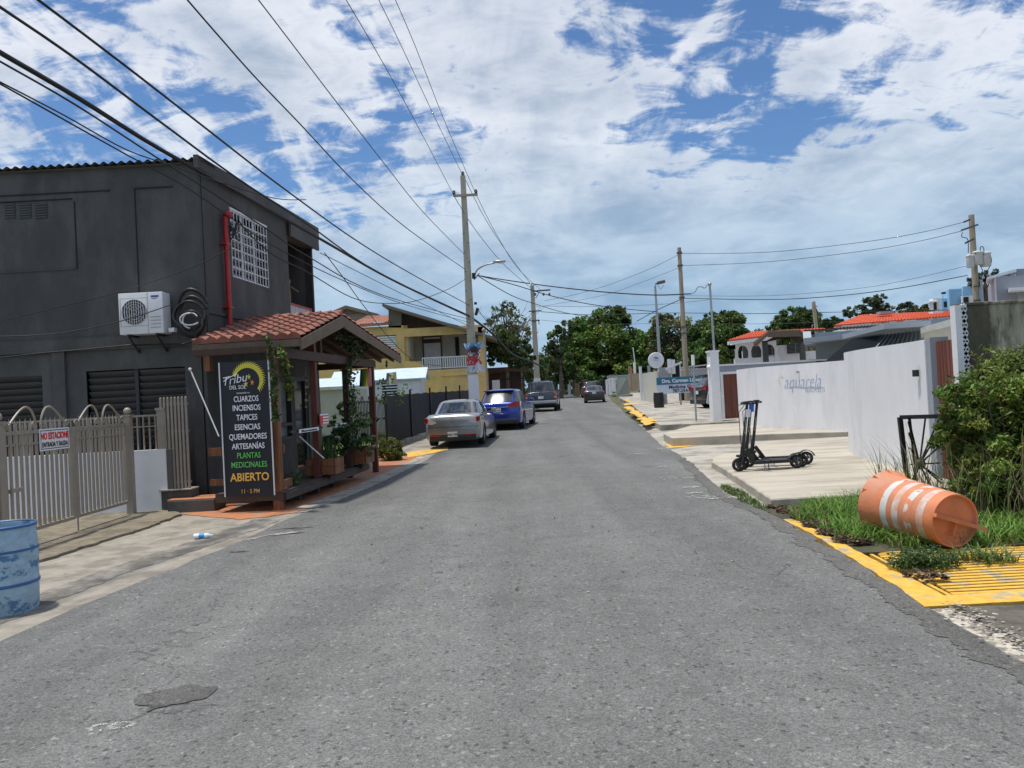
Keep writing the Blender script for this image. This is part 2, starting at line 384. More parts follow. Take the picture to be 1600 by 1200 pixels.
# left side pavements
mb = MB(); strip(mb, -12, 21, .5, lambda y: -14, lambda y: xl(y)-.002, 0, 1); struct('pavement', mb, M_walkL)
mb = MB(); strip(mb, 21, 60, .5, lambda y: xl(y)-2.6, lambda y: xl(y)-.002, 0.004, 1); struct('pavement', mb, M_walkL)
sheet('pavement', [(-1.5-4.9, -4, 0)[:3]] and [(-12, -6, 0), (-4.9, 2, 0), tuple(G(57, 882)), tuple(G(150, 852)), tuple(G(220, 831)), tuple(G(283, 806)), (-5.75, 12.75, 0), (-12, 12.75, 0)], .035, M_walkL2, .05, .03, .08, 3, world=True)
sheet('gutter', [(-60, 1000), (57, 953), (180, 903), (300, 862), (400, 829), (440, 812), (400, 812), (300, 845), (180, 885), (57, 930), (-60, 960)], .004, M_gut, 0, .03, .06, 9)
sheet('pavement', [(281, 804), (374, 813), (430, 807), (464, 801), (511, 787), (554, 770), (587, 747), (640, 722), (655, 712), (560, 700), (420, 700), (345, 740), (300, 775)], .007, M_terra, 0, .03, .06, 5)
mb = MB(); strip(mb, 12.2, 22, .1, lambda y: xl(y)-.42+jit(y, .03, 8), lambda y: xl(y)-.01, .010, 1); struct('kerb_strip', mb, M_curb)
sheet('yellow_marking', [(634, 709), (652, 706), (680, 701), (700, 698), (700, 704), (676, 709), (652, 714), (637, 716)], .02, M_yel, .01, .02, .06, 6)
# yard behind the fence
mb = MB(); strip(mb, 19.5, 50, 1, lambda y: -30, lambda y: xl(y)-2.55, 0.01, 1); struct('lawn', mb, M_grassg)
# road wear
sheet('road_patch', [(217, 1102), (222, 1090), (262, 1082), (303, 1073), (309, 1081), (331, 1078), (322, 1092), (275, 1108), (232, 1117), (229, 1105)], .0175, M_patch, 0, .028, .015, 4)
mb = MB()
for (c, rr) in (((160, 1142), .055), ((190, 1139), .05)):
    g = G(*c)
    for k in range(60):
        a0 = 6.28*k/60; r1 = rr*(.6+.3*random.random()); r2 = rr*(.95+.35*random.random())
        if random.random() < .35: continue
        q = [(r1, a0), (r2, a0), (r2, a0+.07), (r1, a0+.09)]
        mb.add([(g.x+r*1.2*math.cos(a), g.y+r*.8*math.sin(a), .0165) for r, a in q], [(0, 1, 2, 3)])
struct('road_marking', mb, M_wpaint, label='small scrawl of worn white paint on the asphalt')
M_crack = mat('crack', (.035, .033, .03), .95)
def crack(pxs, w, m=M_crack, dz=.019, seed=0):
    c = [G(*p) for p in pxs]; pts = []
    for a, b in zip(c, c[1:]):
        n = max(2, int((b-a).length/.04))
        pts += [a.lerp(b, i/n) for i in range(n)]
    L_ = []; R_ = []
    for i, p in enumerate(pts):
        q = noise.noise((p.x*7+seed, p.y*7, 1))*.03; ww = w*(.4+abs(noise.noise((p.x*9, p.y*9+seed, 5)))*2)*math.sin(math.pi*(i+.5)/len(pts))**.4
        L_.append((p.x+q, p.y+q+ww/2, gz(p.y)+dz)); R_.append((p.x+q, p.y+q-ww/2, gz(p.y)+dz))
    n = len(pts); mb.add(L_+R_, [(i, i+1, n+i+1, n+i) for i in range(n-1)])
mb = MB()
crack([(418, 832), (445, 828), (495, 826)], .045, seed=1); crack([(422, 841), (455, 836), (490, 834)], .03, seed=2)
crack([(357, 866), (395, 864)], .05, seed=3); crack([(455, 829), (480, 829)], .03, seed=4)
crack([(57, 885), (150, 855), (220, 833), (283, 808)], .05, dz=.038, seed=5)
struct('cracks', mb, M_crack)
mb = MB(); crack([(380, 847), (420, 838), (470, 833)], .16, seed=8, dz=.0175); struct('exposed_kerb', mb, M_curb)
mb = MB(); crack([(57, 897), (150, 868), (230, 845), (300, 826), (360, 815)], .02, seed=12, dz=.009); crack([(5, 1004), (120, 952), (250, 900)], .03, seed=14, dz=.009); struct('cracks', mb, M_crack)
# right side: apron, driveway slabs stepping up the street
mb = MB(); strip(mb, 9.6, 30, .25, lambda y: xr(y)+.002, lambda y: 15, 0.002, 1); struct('apron', mb, M_drive2)
def wslab(name, pts, ztop, m, thick=.3, amp=.012, seed=0, bevel=True):
    pts = rough_poly([Vector((p[0], p[1], 0)) for p in pts], amp, .12, seed); mb = MB()
    c = sum(pts, Vector())/len(pts)
    top = [Vector((p.x, p.y, ztop)) for p in pts]
    ins = [Vector((p.x + (c.x-p.x)/max((c-p).length, .1)*.02, p.y+(c.y-p.y)/max((c-p).length, .1)*.02, ztop)) for p in pts]
    mid = [Vector((p.x, p.y, ztop-.018)) for p in pts]; bot = [Vector((p.x, p.y, ztop-thick)) for p in pts]; n = len(pts)
    mb.add(ins+mid+bot, [tuple(range(n))] + [(i, (i+1) % n, n+(i+1) % n, n+i) for i in range(n)] + [(n+i, n+(i+1) % n, 2*n+(i+1) % n, 2*n+i) for i in range(n)])
    return struct(name, mb, m)
g = lambda px, py, z=0: tuple(G(px, py, z))
wslab('driveway', [g(1205, 780, .13), g(1160, 750, .13), g(1112, 721, .13), g(1114, 715, .13), g(1130, 709, .13), (5.2, 16.6), (6.0, 19.5), (14, 19.2), (14, 9.95), (6, 9.95)], .13, M_drive, .35)
wslab('driveway', [g(1050, 684, .24), g(1120, 681, .24), g(1200, 678, .24), g(1327, 674, .24), (14, 19.0), (14, 30), (6.8, 28.0), g(1036, 676, .24)], .24, M_drive, .4, seed=3)
mb = MB()
pl = [(y, interp([(26.2, 5.15), (37, 6.1), (59, 8.5), (70, 9.6)], y)) for y in range(26, 71)]
strip(mb, 26.4, 80, .6, lambda y: interp([(26.4, 5.0), (37, 6.0), (59, 8.5), (80, 10.6)], y)+jit(y, .12, 4), lambda y: 30, .19, 1, .4); struct('pavement', mb, M_drive2)
sheet('yellow_marking', [(1041, 695), (1050, 692), (1096, 690), (1103, 694), (1080, 698), (1044, 701)], .012, M_yel, 0, .05, .2, 2)
for i, pp in enumerate([[(1012, 664), (1024, 657), (1010, 651), (1000, 651), (998, 655)], [(998, 652), (1006, 648), (994, 641), (984, 641), (987, 646)],
                        [(985, 641), (992, 639), (986, 635), (976, 635), (976, 637)], [(974, 633), (998, 631), (997, 629), (973, 630.5)], [(977, 627), (986, 625.5), (983, 624), (975, 624)]]):
    sheet('kerb_paint', [g(*q, .2) for q in pp], .196, M_yel, 0, .12, .3, i, world=True)
# white paint flecks along the right edge of the asphalt
mb = MB()
for (px, py, w, h) in [(1005, 676, .5, .07), (1028, 731, .4, .05), (1056, 748, .5, .22), (1078, 763, .25, .06), (1084, 772, .2, .08), (1110, 777, .6, .13), (1120, 780, .5, .1), (1000, 710, .35, .04), (1033, 702, .2, .1), (1140, 742, .2, .05)]:
    c = G(px, py)
    for k in range(30):
        a = Vector((c.x+random.uniform(-w/2, w/2), c.y+random.uniform(-h/2, h/2)*2, 0)); r = random.uniform(.006, .03)
        mb.add([(a.x+r*random.uniform(.6, 1.4)*math.cos(t), a.y+r*random.uniform(.4, .8)*math.sin(t), gz(a.y)+.0166+.0003*k) for t in np.linspace(0, 5.5, 7)], [tuple(range(7))])
struct('road_flecks', mb, M_wpaint)
# near right: yellow framed cross drain, worn kerb, soil
M_soil = mat('soil', (.075, .06, .04), .95, .3, 12, .6, 60, rgb2=(.05, .06, .025), world=True)
sheet('soil', [(xr(7.1)+.1, 7.1, 0), (xr(9.9), 9.95, 0), (14, 9.95, 0), (14, 7.1, 0)], .02, M_soil, .05, .03, .1, 2, world=True)
A1 = G(1462, 952); 
dry1 = 7.45; dry0 = A1.y
def band(nm, poly): 
    return sheet(nm, poly, .022, M_yel, .06, .012, .08, 7, world=True)
band('drain_kerb', [(xr(dry0)+0.0, dry0, 0), (xr(dry0)+.22, dry0+.0, 0), (xr(dry0)+.27, dry0+.25, 0), (xr(dry1)+.2, dry1+.3, 0), (xr(9.0)+.1, 9.0, 0), (xr(9.0)-.02, 9.0, 0), (xr(8)-.0, 8.0, 0), (xr(7)-.0, 7, 0), (xr(6), 6, 0)])
band('drain_kerb', [(xr(dry0)+.222, dry0, 0), (6.5, dry0+.12, 0), (6.5, dry0+.38, 0), (xr(dry0)+.272, dry0+.25, 0)])
mb = MB(); mb.box((xr(6.4)+1.9, 6.4, -.35), (3.6, 2.4, .02)); struct('drain_pit', mb, M_dark)
dt = thing('drain_grate', 'yellow painted steel grate over the cross drain beside the fallen orange barrel', 'drain grate', (xr(6.4)+1.6, 6.4, .0))
nb = 21; ya, yb = dry0+.27, 7.42
mbb = MB()
for k in range(nb):
    y = lerp(ya, yb, (k+.5)/nb); mbb.box((xr(y)+.30+1.6, y, .003), (3.2, .052, .022), None, .005)
part('grate_bars', mbb, M_yel, dt)
mbb = MB(); mbb.beam((xr(ya)+.275, ya, -.02), (xr(yb)+.275, yb, -.02), .03, .05); part('frame', mbb, M_yel, dt)
M_ap = mat('near_apron', (.115, .105, .085), .92, .2, 14, .4, 60, rgb2=(.075, .07, .055), world=True)
sheet('apron', [(xr(dry0)+.24, dry0-.02, 0), (6.5, dry0+.09, 0), (6.5, 2.5, 0), (xr(2.5), 2.5, 0), (xr(4), 4, 0)], .010, M_ap, .05, .02, .06, 11, world=True)
mb = MB()
strip(mb, 2.4, dry0-.02, .03, lambda y: xr(y)-.01+.02*noise.noise((y*20, 1, 1)), lambda y: xr(y)+.17+.07*noise.noise((y*6, 3, 1))+.05*noise.noise((y*22, 3, 1)), .0118, 1)
for k in range(700):
    y = random.uniform(2.6, dry0-.02); x = xr(y)+.03+random.gauss(.12, .06) + (dry0-y)*.01; r = random.uniform(.004, .017)
    mb.add([(x+r*random.uniform(.6, 1.3)*math.cos(t), y+r*random.uniform(.6, 1.3)*math.sin(t), .0125+.00008*k) for t in np.linspace(0, 5.4, 6)], [tuple(range(6))])
struct('broken_kerb', mb, mat('kerb_chips', (.50, .46, .39), .95, .3, 30, .8, 60, rgb2=(.22, .20, .17), mixs=(.45, .55), world=True))
# ================================================================== LEFT SIDE
M_dgrey = mat('charcoal_render', (.074, .073, .071), .88, .16, 2.2, .25, 45, rgb2=(.104, .102, .098), mixs=(.44, .60), stretch=(1.2, 1.2, .55))
M_dgrey2 = mat('charcoal_metal', (.035, .036, .04), .5, .1, 5)
M_dusty = mat('dusty_ledge', (.095, .093, .09), .9, .2, 9)
M_white = mat('white_paint', (.74, .75, .77), .7, .06, 4, .05, 40)
M_whitem = mat('white_metal', (.72, .73, .75), .35, .05, 6)
M_taupe = mat('taupe_metal', (.30, .262, .215), .45, .1, 8, metal=.0)
M_red = mat('red_pipe_paint', (.42, .02, .02), .45, .15, 8)
M_glassd = mat('dark_glass', (.02, .023, .026), .06, .05, 3, spec=.8)
M_glassl = mat('pale_window', (.30, .32, .33), .15, .2, 2, spec=.7)
M_black = mat('black_rubber', (.012, .012, .013), .5, .1, 10)
M_blackm = mat('black_iron', (.015, .015, .017), .45, .1, 10)
M_wood = mat('stained_wood', (.23, .085, .03), .6, .25, 3, .3, 30, stretch=(8, 8, .8), rgb2=(.13, .045, .018))
M_woodd = mat('dark_wood', (.055, .026, .015), .65, .25, 3, .3, 30, stretch=(4, 4, 1))
M_woodg = mat('grey_wood', (.17, .145, .12), .85, .25, 5, .3, 40, stretch=(6, 6, .6))
M_fascia = mat('fascia_wood', (.15, .105, .07), .75, .2, 5, .2, 40)
M_deck = mat('deck_boards', (.06, .045, .038), .8, .25, 6, .3, 50)
M_tile = mat('clay_tiles', (.29, .115, .08), .85, .25, 6, .3, 40, rgb2=(.20, .085, .065), mixs=(.42, .6))
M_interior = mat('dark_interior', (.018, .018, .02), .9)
C0 = (-5.3, 13.3); D = (.0924, .9957)
Ff = frame(C0, (-1, 0), -1)       # camera-facing wall: t goes left, n towards the camera
Fs = frame(C0, D, 1)              # street-facing wall: t goes up the street, n towards the road
def tf(px, py): return onp(px, py, C0, (-1, 0))
def ts(px, py): return onp(px, py, C0, D)
SL = 5.79; HT = 5.98
B = thing('apartment_building', 'two storey charcoal grey corner building with a corrugated roof edge and red pipe', 'building', (-5.3, 13.3, 0))
# openings: front louvres, street window, balcony, shop window
w0 = ts(361, 380)[0]; w1 = ts(417, 400)[0]; wz1 = ts(361, 328)[1]; wz0 = ts(363, 432)[1]
b0 = ts(451, 420)[0]; b1 = SL-.12; bz0 = ts(455, 470)[1]-.75; bz1 = ts(451, 370)[1]
def wall_with_holes(mb, fr, t0, t1, z0, z1, n0, n1, holes):
    ts_ = sorted({t0, t1, *[h[0] for h in holes], *[h[1] for h in holes]}); zs = sorted({z0, z1, *[h[2] for h in holes], *[h[3] for h in holes]})
    for a, b in zip(ts_, ts_[1:]):
        # merge vertically
        run = None
        for c, d in zip(zs, zs[1:]):
            inh = any(h[0] <= a+1e-6 and h[1] >= b-1e-6 and h[2] <= c+1e-6 and h[3] >= d-1e-6 for h in holes)
            if not inh: run = (run[0], d) if run else (c, d)
            if inh or d == zs[-1]:
                if run: mb.fbox(fr, a, b, run[0], run[1], n0, n1)
                run = None
LW = [(tf(135, 600)[0], tf(290, 600)[0])]
lz1 = tf(200, 577)[1]; lz0 = 1.0
l0, l1 = sorted(LW[0]); m1 = tf(66, 600)[0]
mb = MB()
wall_with_holes(mb, Ff, 0, 12, 0, HT-.06, -.2, 0, [(l0, l1, lz0, lz1), (m1, m1+2.0, lz0, lz1-.03)])
wall_with_holes(mb, Fs, .2, SL-.1, 0, HT-.06, -.2, 0, [(w0, w1, wz0, wz1), (b0, b1, bz0, bz1), (2.2, 3.9, .9, 2.25), (4.1, 4.95, .1, 2.3)])
mb.fbox(Fs, SL-.1, SL, 0, bz0, -4, 0); mb.fbox(Fs, SL-.1, SL, bz1, HT-.06, -.2, 0)
mb.fbox(Fs, SL-.12, SL+.0, bz0, bz1, -6, -.02)
part('wall', mb, M_dgrey, B)
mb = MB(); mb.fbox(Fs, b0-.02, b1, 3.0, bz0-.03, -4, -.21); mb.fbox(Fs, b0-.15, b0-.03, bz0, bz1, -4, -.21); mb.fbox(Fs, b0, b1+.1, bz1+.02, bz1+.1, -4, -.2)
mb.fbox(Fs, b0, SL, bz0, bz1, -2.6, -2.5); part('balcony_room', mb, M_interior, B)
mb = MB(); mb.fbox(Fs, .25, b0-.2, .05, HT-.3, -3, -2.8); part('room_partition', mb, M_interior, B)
# roof with corrugated edge
mb = MB(); nw = 320
for sgn in (0, 1):
    vs = []; 
    for i in range(nw*2+1):
        t = -.18 + 12.2*i/(nw*2); zc = HT + .022*math.cos(2*math.pi*t/.152)
        for (n_, dz) in ((.12, .0), (-7.2, .0)):
            p = Ff(t, zc, n_)+Vector((-.0, 0, 0)); vs.append((p.x, p.y, p.z+dz-(.0 if sgn else .02)))
    mb.add(vs, [(2*i, 2*i+1, 2*i+3, 2*i+2) for i in range(nw*2)])
mb.fbox(Ff, -.1, 12, HT-.06, HT-.055, -.22, .09)
part('corrugated_roof', mb, mat('grey_roof_sheet', (.13, .13, .13), .6, .2, 8), B)
mb = MB(); mb.fbox(Fs, -.15, SL+.12, HT-.17, HT+.05, .05, .13); mb.fbox(Fs, b0-.05, SL+.12, bz1-.02, HT-.17, .07, .12)
part('fascia', mb, M_dgrey, B)
# ledges, raised bands, recess lines
mb = MB(); zl = tf(100, 530)[1]
mb.fbox(Ff, -.0, 12, zl-.22, zl, 0, .05); mb.fbox(Fs, 0, SL, ts(360, 494)[1]-.03, ts(360, 494)[1]+.02, 0, .03)
for (a, b) in ((tf(318, 600)[0], tf(290, 600)[0]-.12),): mb.fbox(Ff, a, b, 0, zl-.22, 0, .05)
mb.fbox(Ff, tf(105, 600)[0], tf(86, 600)[0], 0, zl-.22, 0, .06)
mb.fbox(Ff, -.06, -.0, 0, zl-.22, -.3, .05)
part('ledge', mb, M_dgrey, B)
mb = MB()
a, z = tf(118, 421); mb.fbox(Ff, a, 8, z, z+.012, 0, .018)
mb.fbox(Ff, 0.02, 12, zl+.001, zl+.006, .001, .051)
part('dusty_edge', mb, M_dusty, B)
mb = MB()
for (xa, xb, y) in ((172, -200, 297), (113, -200, 310), (270, 211, 291)):
    (ta, za), (tb, zb) = tf(xa, y), tf(xb, y); mb.fbox(Ff, ta, max(tb, ta+.5) if xb > 0 else 8, za-.015, za, 0, .02)
for (x, y0, y1) in ((211, 294, 458), (117, 315, 420)):
    t_, z1_ = tf(x, y0); z0_ = tf(x, y1)[1]; mb.fbox(Ff, t_, t_+.018, z0_, z1_, 0, .012)
part('groove_shade', mb, mat('groove_shadow_paint', (.02, .02, .022), .9), B)  # near-black strips paint in the shadow of the wall's grooves
for i, (xa, xb) in enumerate(((7, 25), (30, 50), (54, 75))):
    v = MB(); (ta, z0_), (tb, z1_) = tf(xb, 341), tf(xa, 318)
    v.fbox(Ff, ta, tb, z0_, z1_, 0, .006); p_ = part('wall_vent', v, M_dgrey2, B)
    v = MB()
    for k in range(6):
        zz_ = lerp(z0_, z1_, (k+.5)/6); v.fbox(Ff, ta+.01, tb-.01, zz_-.008, zz_+.004, .006, .022)
    part('louvre_slat', v, mat('vent_grey', (.11, .11, .11), .7), p_)
for (a, b, z1_) in ((l0, (l0+l1)/2-.03, lz1), ((l0+l1)/2+.03, l1, lz1), (m1, m1+.95, lz1-.03), (m1+1.05, m1+2.0, lz1-.03)):
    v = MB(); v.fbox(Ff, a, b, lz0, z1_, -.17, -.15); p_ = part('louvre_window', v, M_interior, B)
    v = MB(); k = lz0+.04
    while k < z1_-.05:
        v.beam(Ff((a+b)/2, k+.04, -.09)+Vector((-(b-a)/2+.01, 0, 0)), Ff((a+b)/2, k+.04, -.09)+Vector(((b-a)/2-.01, 0, 0)), .012, .13, up=(0, -.62, .78)); k += .115
    part('louvre_slat', v, mat('louvre_slats', (.085, .084, .082), .4, .08), p_)
    v = MB(); v.fbox(Ff, a-.03, a, lz0, z1_, -.2, -.03); v.fbox(Ff, b, b+.03, lz0, z1_, -.2, -.03); v.fbox(Ff, a-.03, b+.03, z1_, z1_+.03, -.2, -.03); part('frame', v, M_dgrey2, p_)
# barred window on street side
v = MB(); v.fbox(Fs, w0, w1, wz0, wz1, -.17, -.15); win = part('barred_window', v, M_glassd, B)
v = MB()
for k in range(3):
    for j in range(7):
        a = lerp(w0, w1, k/3)+.05; b = lerp(w0, w1, (k+1)/3)-.05; zz_ = lerp(wz0, wz1, (j+.5)/7); v.fbox(Fs, a, b, zz_-.1, zz_-.085, -.13, -.1)
part('pane_bars', v, mat('window_jalousie', (.25, .26, .27), .4), win)
v = MB()
for k in range(4):
    t_ = lerp(w0, w1, k/3); ww = .03 if k in (0, 3) else .05; v.fbox(Fs, t_-ww/2, t_+ww/2, wz0, wz1, -.06, -.03)
for k in range(8): zz_ = lerp(wz0+.015, wz1-.015, k/7); v.fbox(Fs, w0, w1, zz_-.012, zz_+.012, -.029, .0)
for k in range(13): t_ = lerp(w0, w1, k/12); v.fbox(Fs, t_-.007, t_+.007, wz0, wz1, .001, .015)
v.fbox(Fs, w0-.03, w1+.03, wz1, wz1+.035, -.06, .02)
part('window_grille', v, M_whitem, win)
# balcony balustrade + rail
v = MB(); zr = ts(455, 472)[1]
for k in range(17): t_ = lerp(b0+.05, SL-.16, k/16); v.fbox(Fs, t_-.022, t_+.022, bz0, zr-.04, -.10, -.06)
v.fbox(Fs, b0, SL-.13, bz0+.16, bz0+.2, -.095, -.065); bal = part('balustrade', v, M_whitem, B)
v = MB(); v.fbox(Fs, b0, SL-.13, zr-.04, zr, -.12, -.04); part('handrail', v, M_red, bal)
v = MB(); q = [Fs(*ts(484, 474), -.5)]; c = q[0]; v.tube([c+Vector((0, 0, -.3)), c+Vector((.02, 0, .25)), c+Vector((.0, 0, .45))], .02); v.tube([c+Vector((-.2, 0, .32)), c+Vector((0, 0, .46)), c+Vector((.22, .0, .3))], .018); v.tube([c+Vector((0, 0, .45)), c+Vector((.0, .1, .62))], .02)
part('balcony_ornament', v, mat('driftwood', (.4, .3, .17), .8), B)
# shop window and door behind the porch
v = MB(); v.fbox(Fs, 2.2, 3.9, .9, 2.25, -.12, -.1); sw = part('shop_window', v, M_glassl, B)  # reflection in the shop window put into the pale glass colour
v = MB(); [v.fbox(Fs, a, a+.07, .9, 2.25, -.1, .02) for a in (2.2, 3.0, 3.83)]; [v.fbox(Fs, 2.2, 3.9, z_, z_+.07, -.1, .021) for z_ in (.9, 1.2, 2.18)]; part('frame', v, M_dgrey2, sw)
v = MB(); v.fbox(Fs, 4.1, 4.95, .1, 2.3, -.12, -.08); dd = part('door', v, M_glassd, B)
v = MB(); [v.fbox(Fs, a, a+.09, .1, 2.3, -.079, -.03) for a in (4.1, 4.86)]; [v.fbox(Fs, 4.19, 4.86, z_, z_+.1, -.079, -.03) for z_ in (.1, 1.0, 2.2)]; part('frame', v, M_dgrey2, dd)
# red downpipe (service mast conduit)
v = MB(); (tp, zp), (tq, zq) = ts(345, 336), ts(351, 506); tp = tq = (tp+tq)/2
v.tube([Fs(tp, zq-.2, .09), Fs(tp, zp-.05, .09)], .045, 12); v.ball(Fs(tp+.05, zp+.0, .12), .085, (1, 1.2, .9))
for z_ in (zp-.55, zq+.3): v.fbox(Fs, tp-.09, tp+.09, z_-.015, z_+.015, 0, .14)
part('conduit_pipe', v, M_red, B, smooth=40)
v = MB()
for k in range(9):
    c = Fs(tp+.13, zp-.15, .18); pts = [c + Vector((.05*math.sin(a*1.7+k), .12*math.cos(a+k)+.03*a*.6, -.08*a+.1*math.sin(a*2+k*2))) for a in np.linspace(0, 3, 12)]
    v.tube(pts, .008, 5)
part('loose_wiring', v, M_black, B)

# white garden wall, side plinth and screens
v = MB(); Yw = 12.78
gw = thing('garden_wall', 'low white painted wall behind the taupe gate, below the louvred windows', 'wall', (-7.5, Yw, 0))
v.box((-8.9, Yw, .5), (6.05, .14, 1.06)); v.box((-5.83, Yw+.02, .5), (.16, .22, 1.06)); part('wall', v, M_white, gw)
v = MB(); v.box((-5.70, Yw+.25, .5), (.09, .72, 1.055)); part('dark_end_face', v, M_dgrey, gw)
v = MB()
for k in range(60):
    x = -5.95-k*.1; v.box((x, Yw, 1.03+.28), (.022, .022, .56))
v.box((-8.9, Yw, 1.60), (6, .03, .03)); v.box((-8.9, Yw, 1.42), (6, .03, .02)); v.box((-5.83, Yw-.02, 1.35), (.12, .12, .66)); v.box((-5.83, Yw-.02, 1.7), (.15, .15, .04))
part('railing', v, M_taupe, gw)
def fr_g(px, py, Y=12.75): q = P(px, py, Y); return q.x, q.z
v = MB(); xa, zt = fr_g(250, 623); xb, _ = fr_g(293, 622); _, zb = fr_g(265, 765)
lf = thing('lattice_screen', 'tall taupe slatted metal screen on a dark plinth beside the banner', 'metal screen', (xa, 12.75, 0))
n = 8
for k in range(n): x = lerp(xa+.02, xb-.02, k/(n-1)); v.box((x, 12.72, (zt+zb)/2), (.035, .03, zt-zb)); v.ball((x, 12.72, zt), .018)
for z_ in (zt-.1, zt-.55, zb+.12): v.box(((xa+xb)/2, 12.745, z_), (xb-xa+.02, .02, .035))
part('bars', v, M_taupe, lf, smooth=40)
v = MB(); v.box(((xa+xb)/2, 12.78, zt-.42), (xb-xa, .012, .75)); 
v = MB(); v.box(((xa+xb)/2+.0, 12.83, zb/2-.02), (xb-xa+.05, .3, zb-.0), None, .01); part('plinth', v, M_dgrey, lf)
v = MB(); v.box(((xa+xb)/2, 12.8, zb+.0), (xb-xa+.08, .34, .02)); part('sill', v, M_curb, lf)
# steps
s0 = G(262, 803); s1 = G(341, 797)
st = thing('entrance_step', 'low charcoal block step with a terracotta painted top by the banner foot', 'step', (s0.x+.35, s0.y+.2, 0))
v = MB(); v.box(((s0.x+s1.x)/2, s0.y+.25, .1), (s1.x-s0.x, .5, .2), None, .012); part('riser', v, M_dgrey, st)
v = MB(); v.box(((s0.x+s1.x)/2, s0.y+.26, .21), (s1.x-s0.x+.01, .5, .022), None, .008); part('tread', v, M_terra, st)

# taupe gate
Xg = -6.0
def gt(px, py): return onp(px, py, (Xg, 0), (-.02, 1))
gd = Vector((-.02, 1, 0)).normalized()
def gp(t, z, n=0): return Vector((Xg+gd.x*t+n, gd.y*t, z))
gt0 = 12.45; z_bot, z_top = .22, 1.5
leafs = [(12.36, 10.86, 'taupe metal gate leaf nearest the white wall post, scroll crest on top'), (10.80, 9.28, 'middle taupe metal gate leaf carrying the NO ESTACIONE sign'), (9.14, 7.5, 'taupe metal gate leaf at the left picture edge behind the blue drum')]
for li, (ta, tb, lab) in enumerate(leafs):
    gg = thing('gate', lab, 'gate', gp((ta+tb)/2, 0), 'hinged leaves of the taupe driveway gate')
    def lt(t): return z_top + (t-12)*-.0
    v = MB()
    for t_ in (ta-.03, tb+.03): v.box(gp(t_, (z_bot+z_top)/2), (.05, .05, z_top-z_bot))
    for z_ in (z_bot+.02, z_top-.02, z_top-.17): v.box(gp((ta+tb)/2, z_), (.045 if z_ != z_top-.17 else .03, ta-tb-.1, .045 if z_ != z_top-.17 else .02))
    part('frame', v, M_taupe, gg)
    v = MB(); n = 13
    for k in range(1, n):
        t_ = lerp(ta-.05, tb+.05, k/n); v.box(gp(t_, (z_bot+z_top)/2+.0), (.028, .028, z_top-z_bot-.05))
        v.lathe([(.012, 0), (.02, .05), (.012, .09), (.001, .16)], 6, gp(t_, z_top))
    part('bars', v, M_taupe, gg, smooth=40)
    v = MB(); zc = z_top+.01; mid = (ta+tb)/2
    for sg in (-1, 1):
        pts = []
        for u in np.linspace(0, .97, 26)**1.5:
            t_ = mid + sg*(.05+u*.62); z_ = zc + .05 + .25*math.sin(math.pi*(1-u)**.8*.95)*(1 if u > 0 else 1)
            z_ = zc + .02 + .27*math.sin(math.pi*u**.6)
            pts.append(gp(t_, z_))
        v.tube(pts, .014, 6)
        for (cc, s2) in ((mid+sg*.66, 1), (mid+sg*.09, -1)):
            v.tube([gp(cc + .055*(1-u*.6)*math.cos(2*math.pi*1.4*u)*sg, zc+.05+.05*(1-u*.6)*math.sin(2*math.pi*1.4*u)) for u in np.linspace(0, 1, 18)], .011, 6)
    part('scroll_crest', v, M_taupe, gg, smooth=50)
    if li == 1:
        v = MB(); v.box(gp(tb+.2, .78, .03), (.02, .28, .05)); v.box(gp(tb+.08, .78, .05), (.02, .02, .12)); part('latch', v, M_taupe, gg)
    if li == 0:
        v = MB(); v.tube([gp(tb+.02, .3), gp(tb+.02, -.0)], .012, 8); part('drop_bolt', v, M_taupe, gg)
for t_, nm in ((12.47, 'square taupe gate post with a ball finial beside the white wall'), (9.21, 'plain square taupe gate post at the left picture edge')):
    gp_ = thing('gate_post', nm, 'gate post', gp(t_, 0)); v = MB(); v.box(gp(t_, .8), (.11, .11, 1.62), None, .008); part('post', v, M_taupe, gp_)
    v = MB(); v.box(gp(t_, 1.62), (.15, .15, .03)); v.ball(gp(t_, 1.69), .06); part('finial', v, M_taupe, gp_, smooth=40)
# sign on gate
(t1_, z1_), (t0_, z0_) = gt(56, 671), gt(104, 700)
Fg = frame((Xg, 0), (-.02, 1), 1)
sg = thing('gate_sign', 'small white NO ESTACIONE sign hanging on the taupe gate', 'sign', gp((t0_+t1_)/2, z0_))
v = MB(); v.fbox(Fg, t1_, t0_, z0_, z1_, .035, .042); part('panel', v, M_white, sg)
v = MB(); bw = .012
for (a, b, c, d) in ((t1_+.02, t0_-.02, z1_-.03, z1_-.02), (t1_+.02, t0_-.02, z0_+.02, z0_+.03), (t1_+.02, t1_+.03, z0_+.02, z1_-.02), (t0_-.03, t0_-.02, z0_+.02, z1_-.02)): v.fbox(Fg, a, b, c, d, .0425, .0435)
part('border', v, M_black, sg)
M_ink = mat('black_ink', (.01, .01, .012), .6); M_rink = mat('red_ink', (.65, .02, .02), .6)
wd = t0_-t1_; hh = z1_-z0_
text('NO ESTACIONE', hh*.42, M_rink, sg, Fg((t0_+t1_)/2, z0_+hh*.52, .044), (-.02, 1, 0), (1, .02, 0), bold=.004, sx=wd/ (hh*.42)/7.6)
text('ENTRADA Y SALIDA', hh*.30, M_ink, sg, Fg((t0_+t1_)/2, z0_+hh*.17, .044), (-.02, 1, 0), (1, .02, 0), bold=.002, sx=wd/(hh*.30)/10.4)

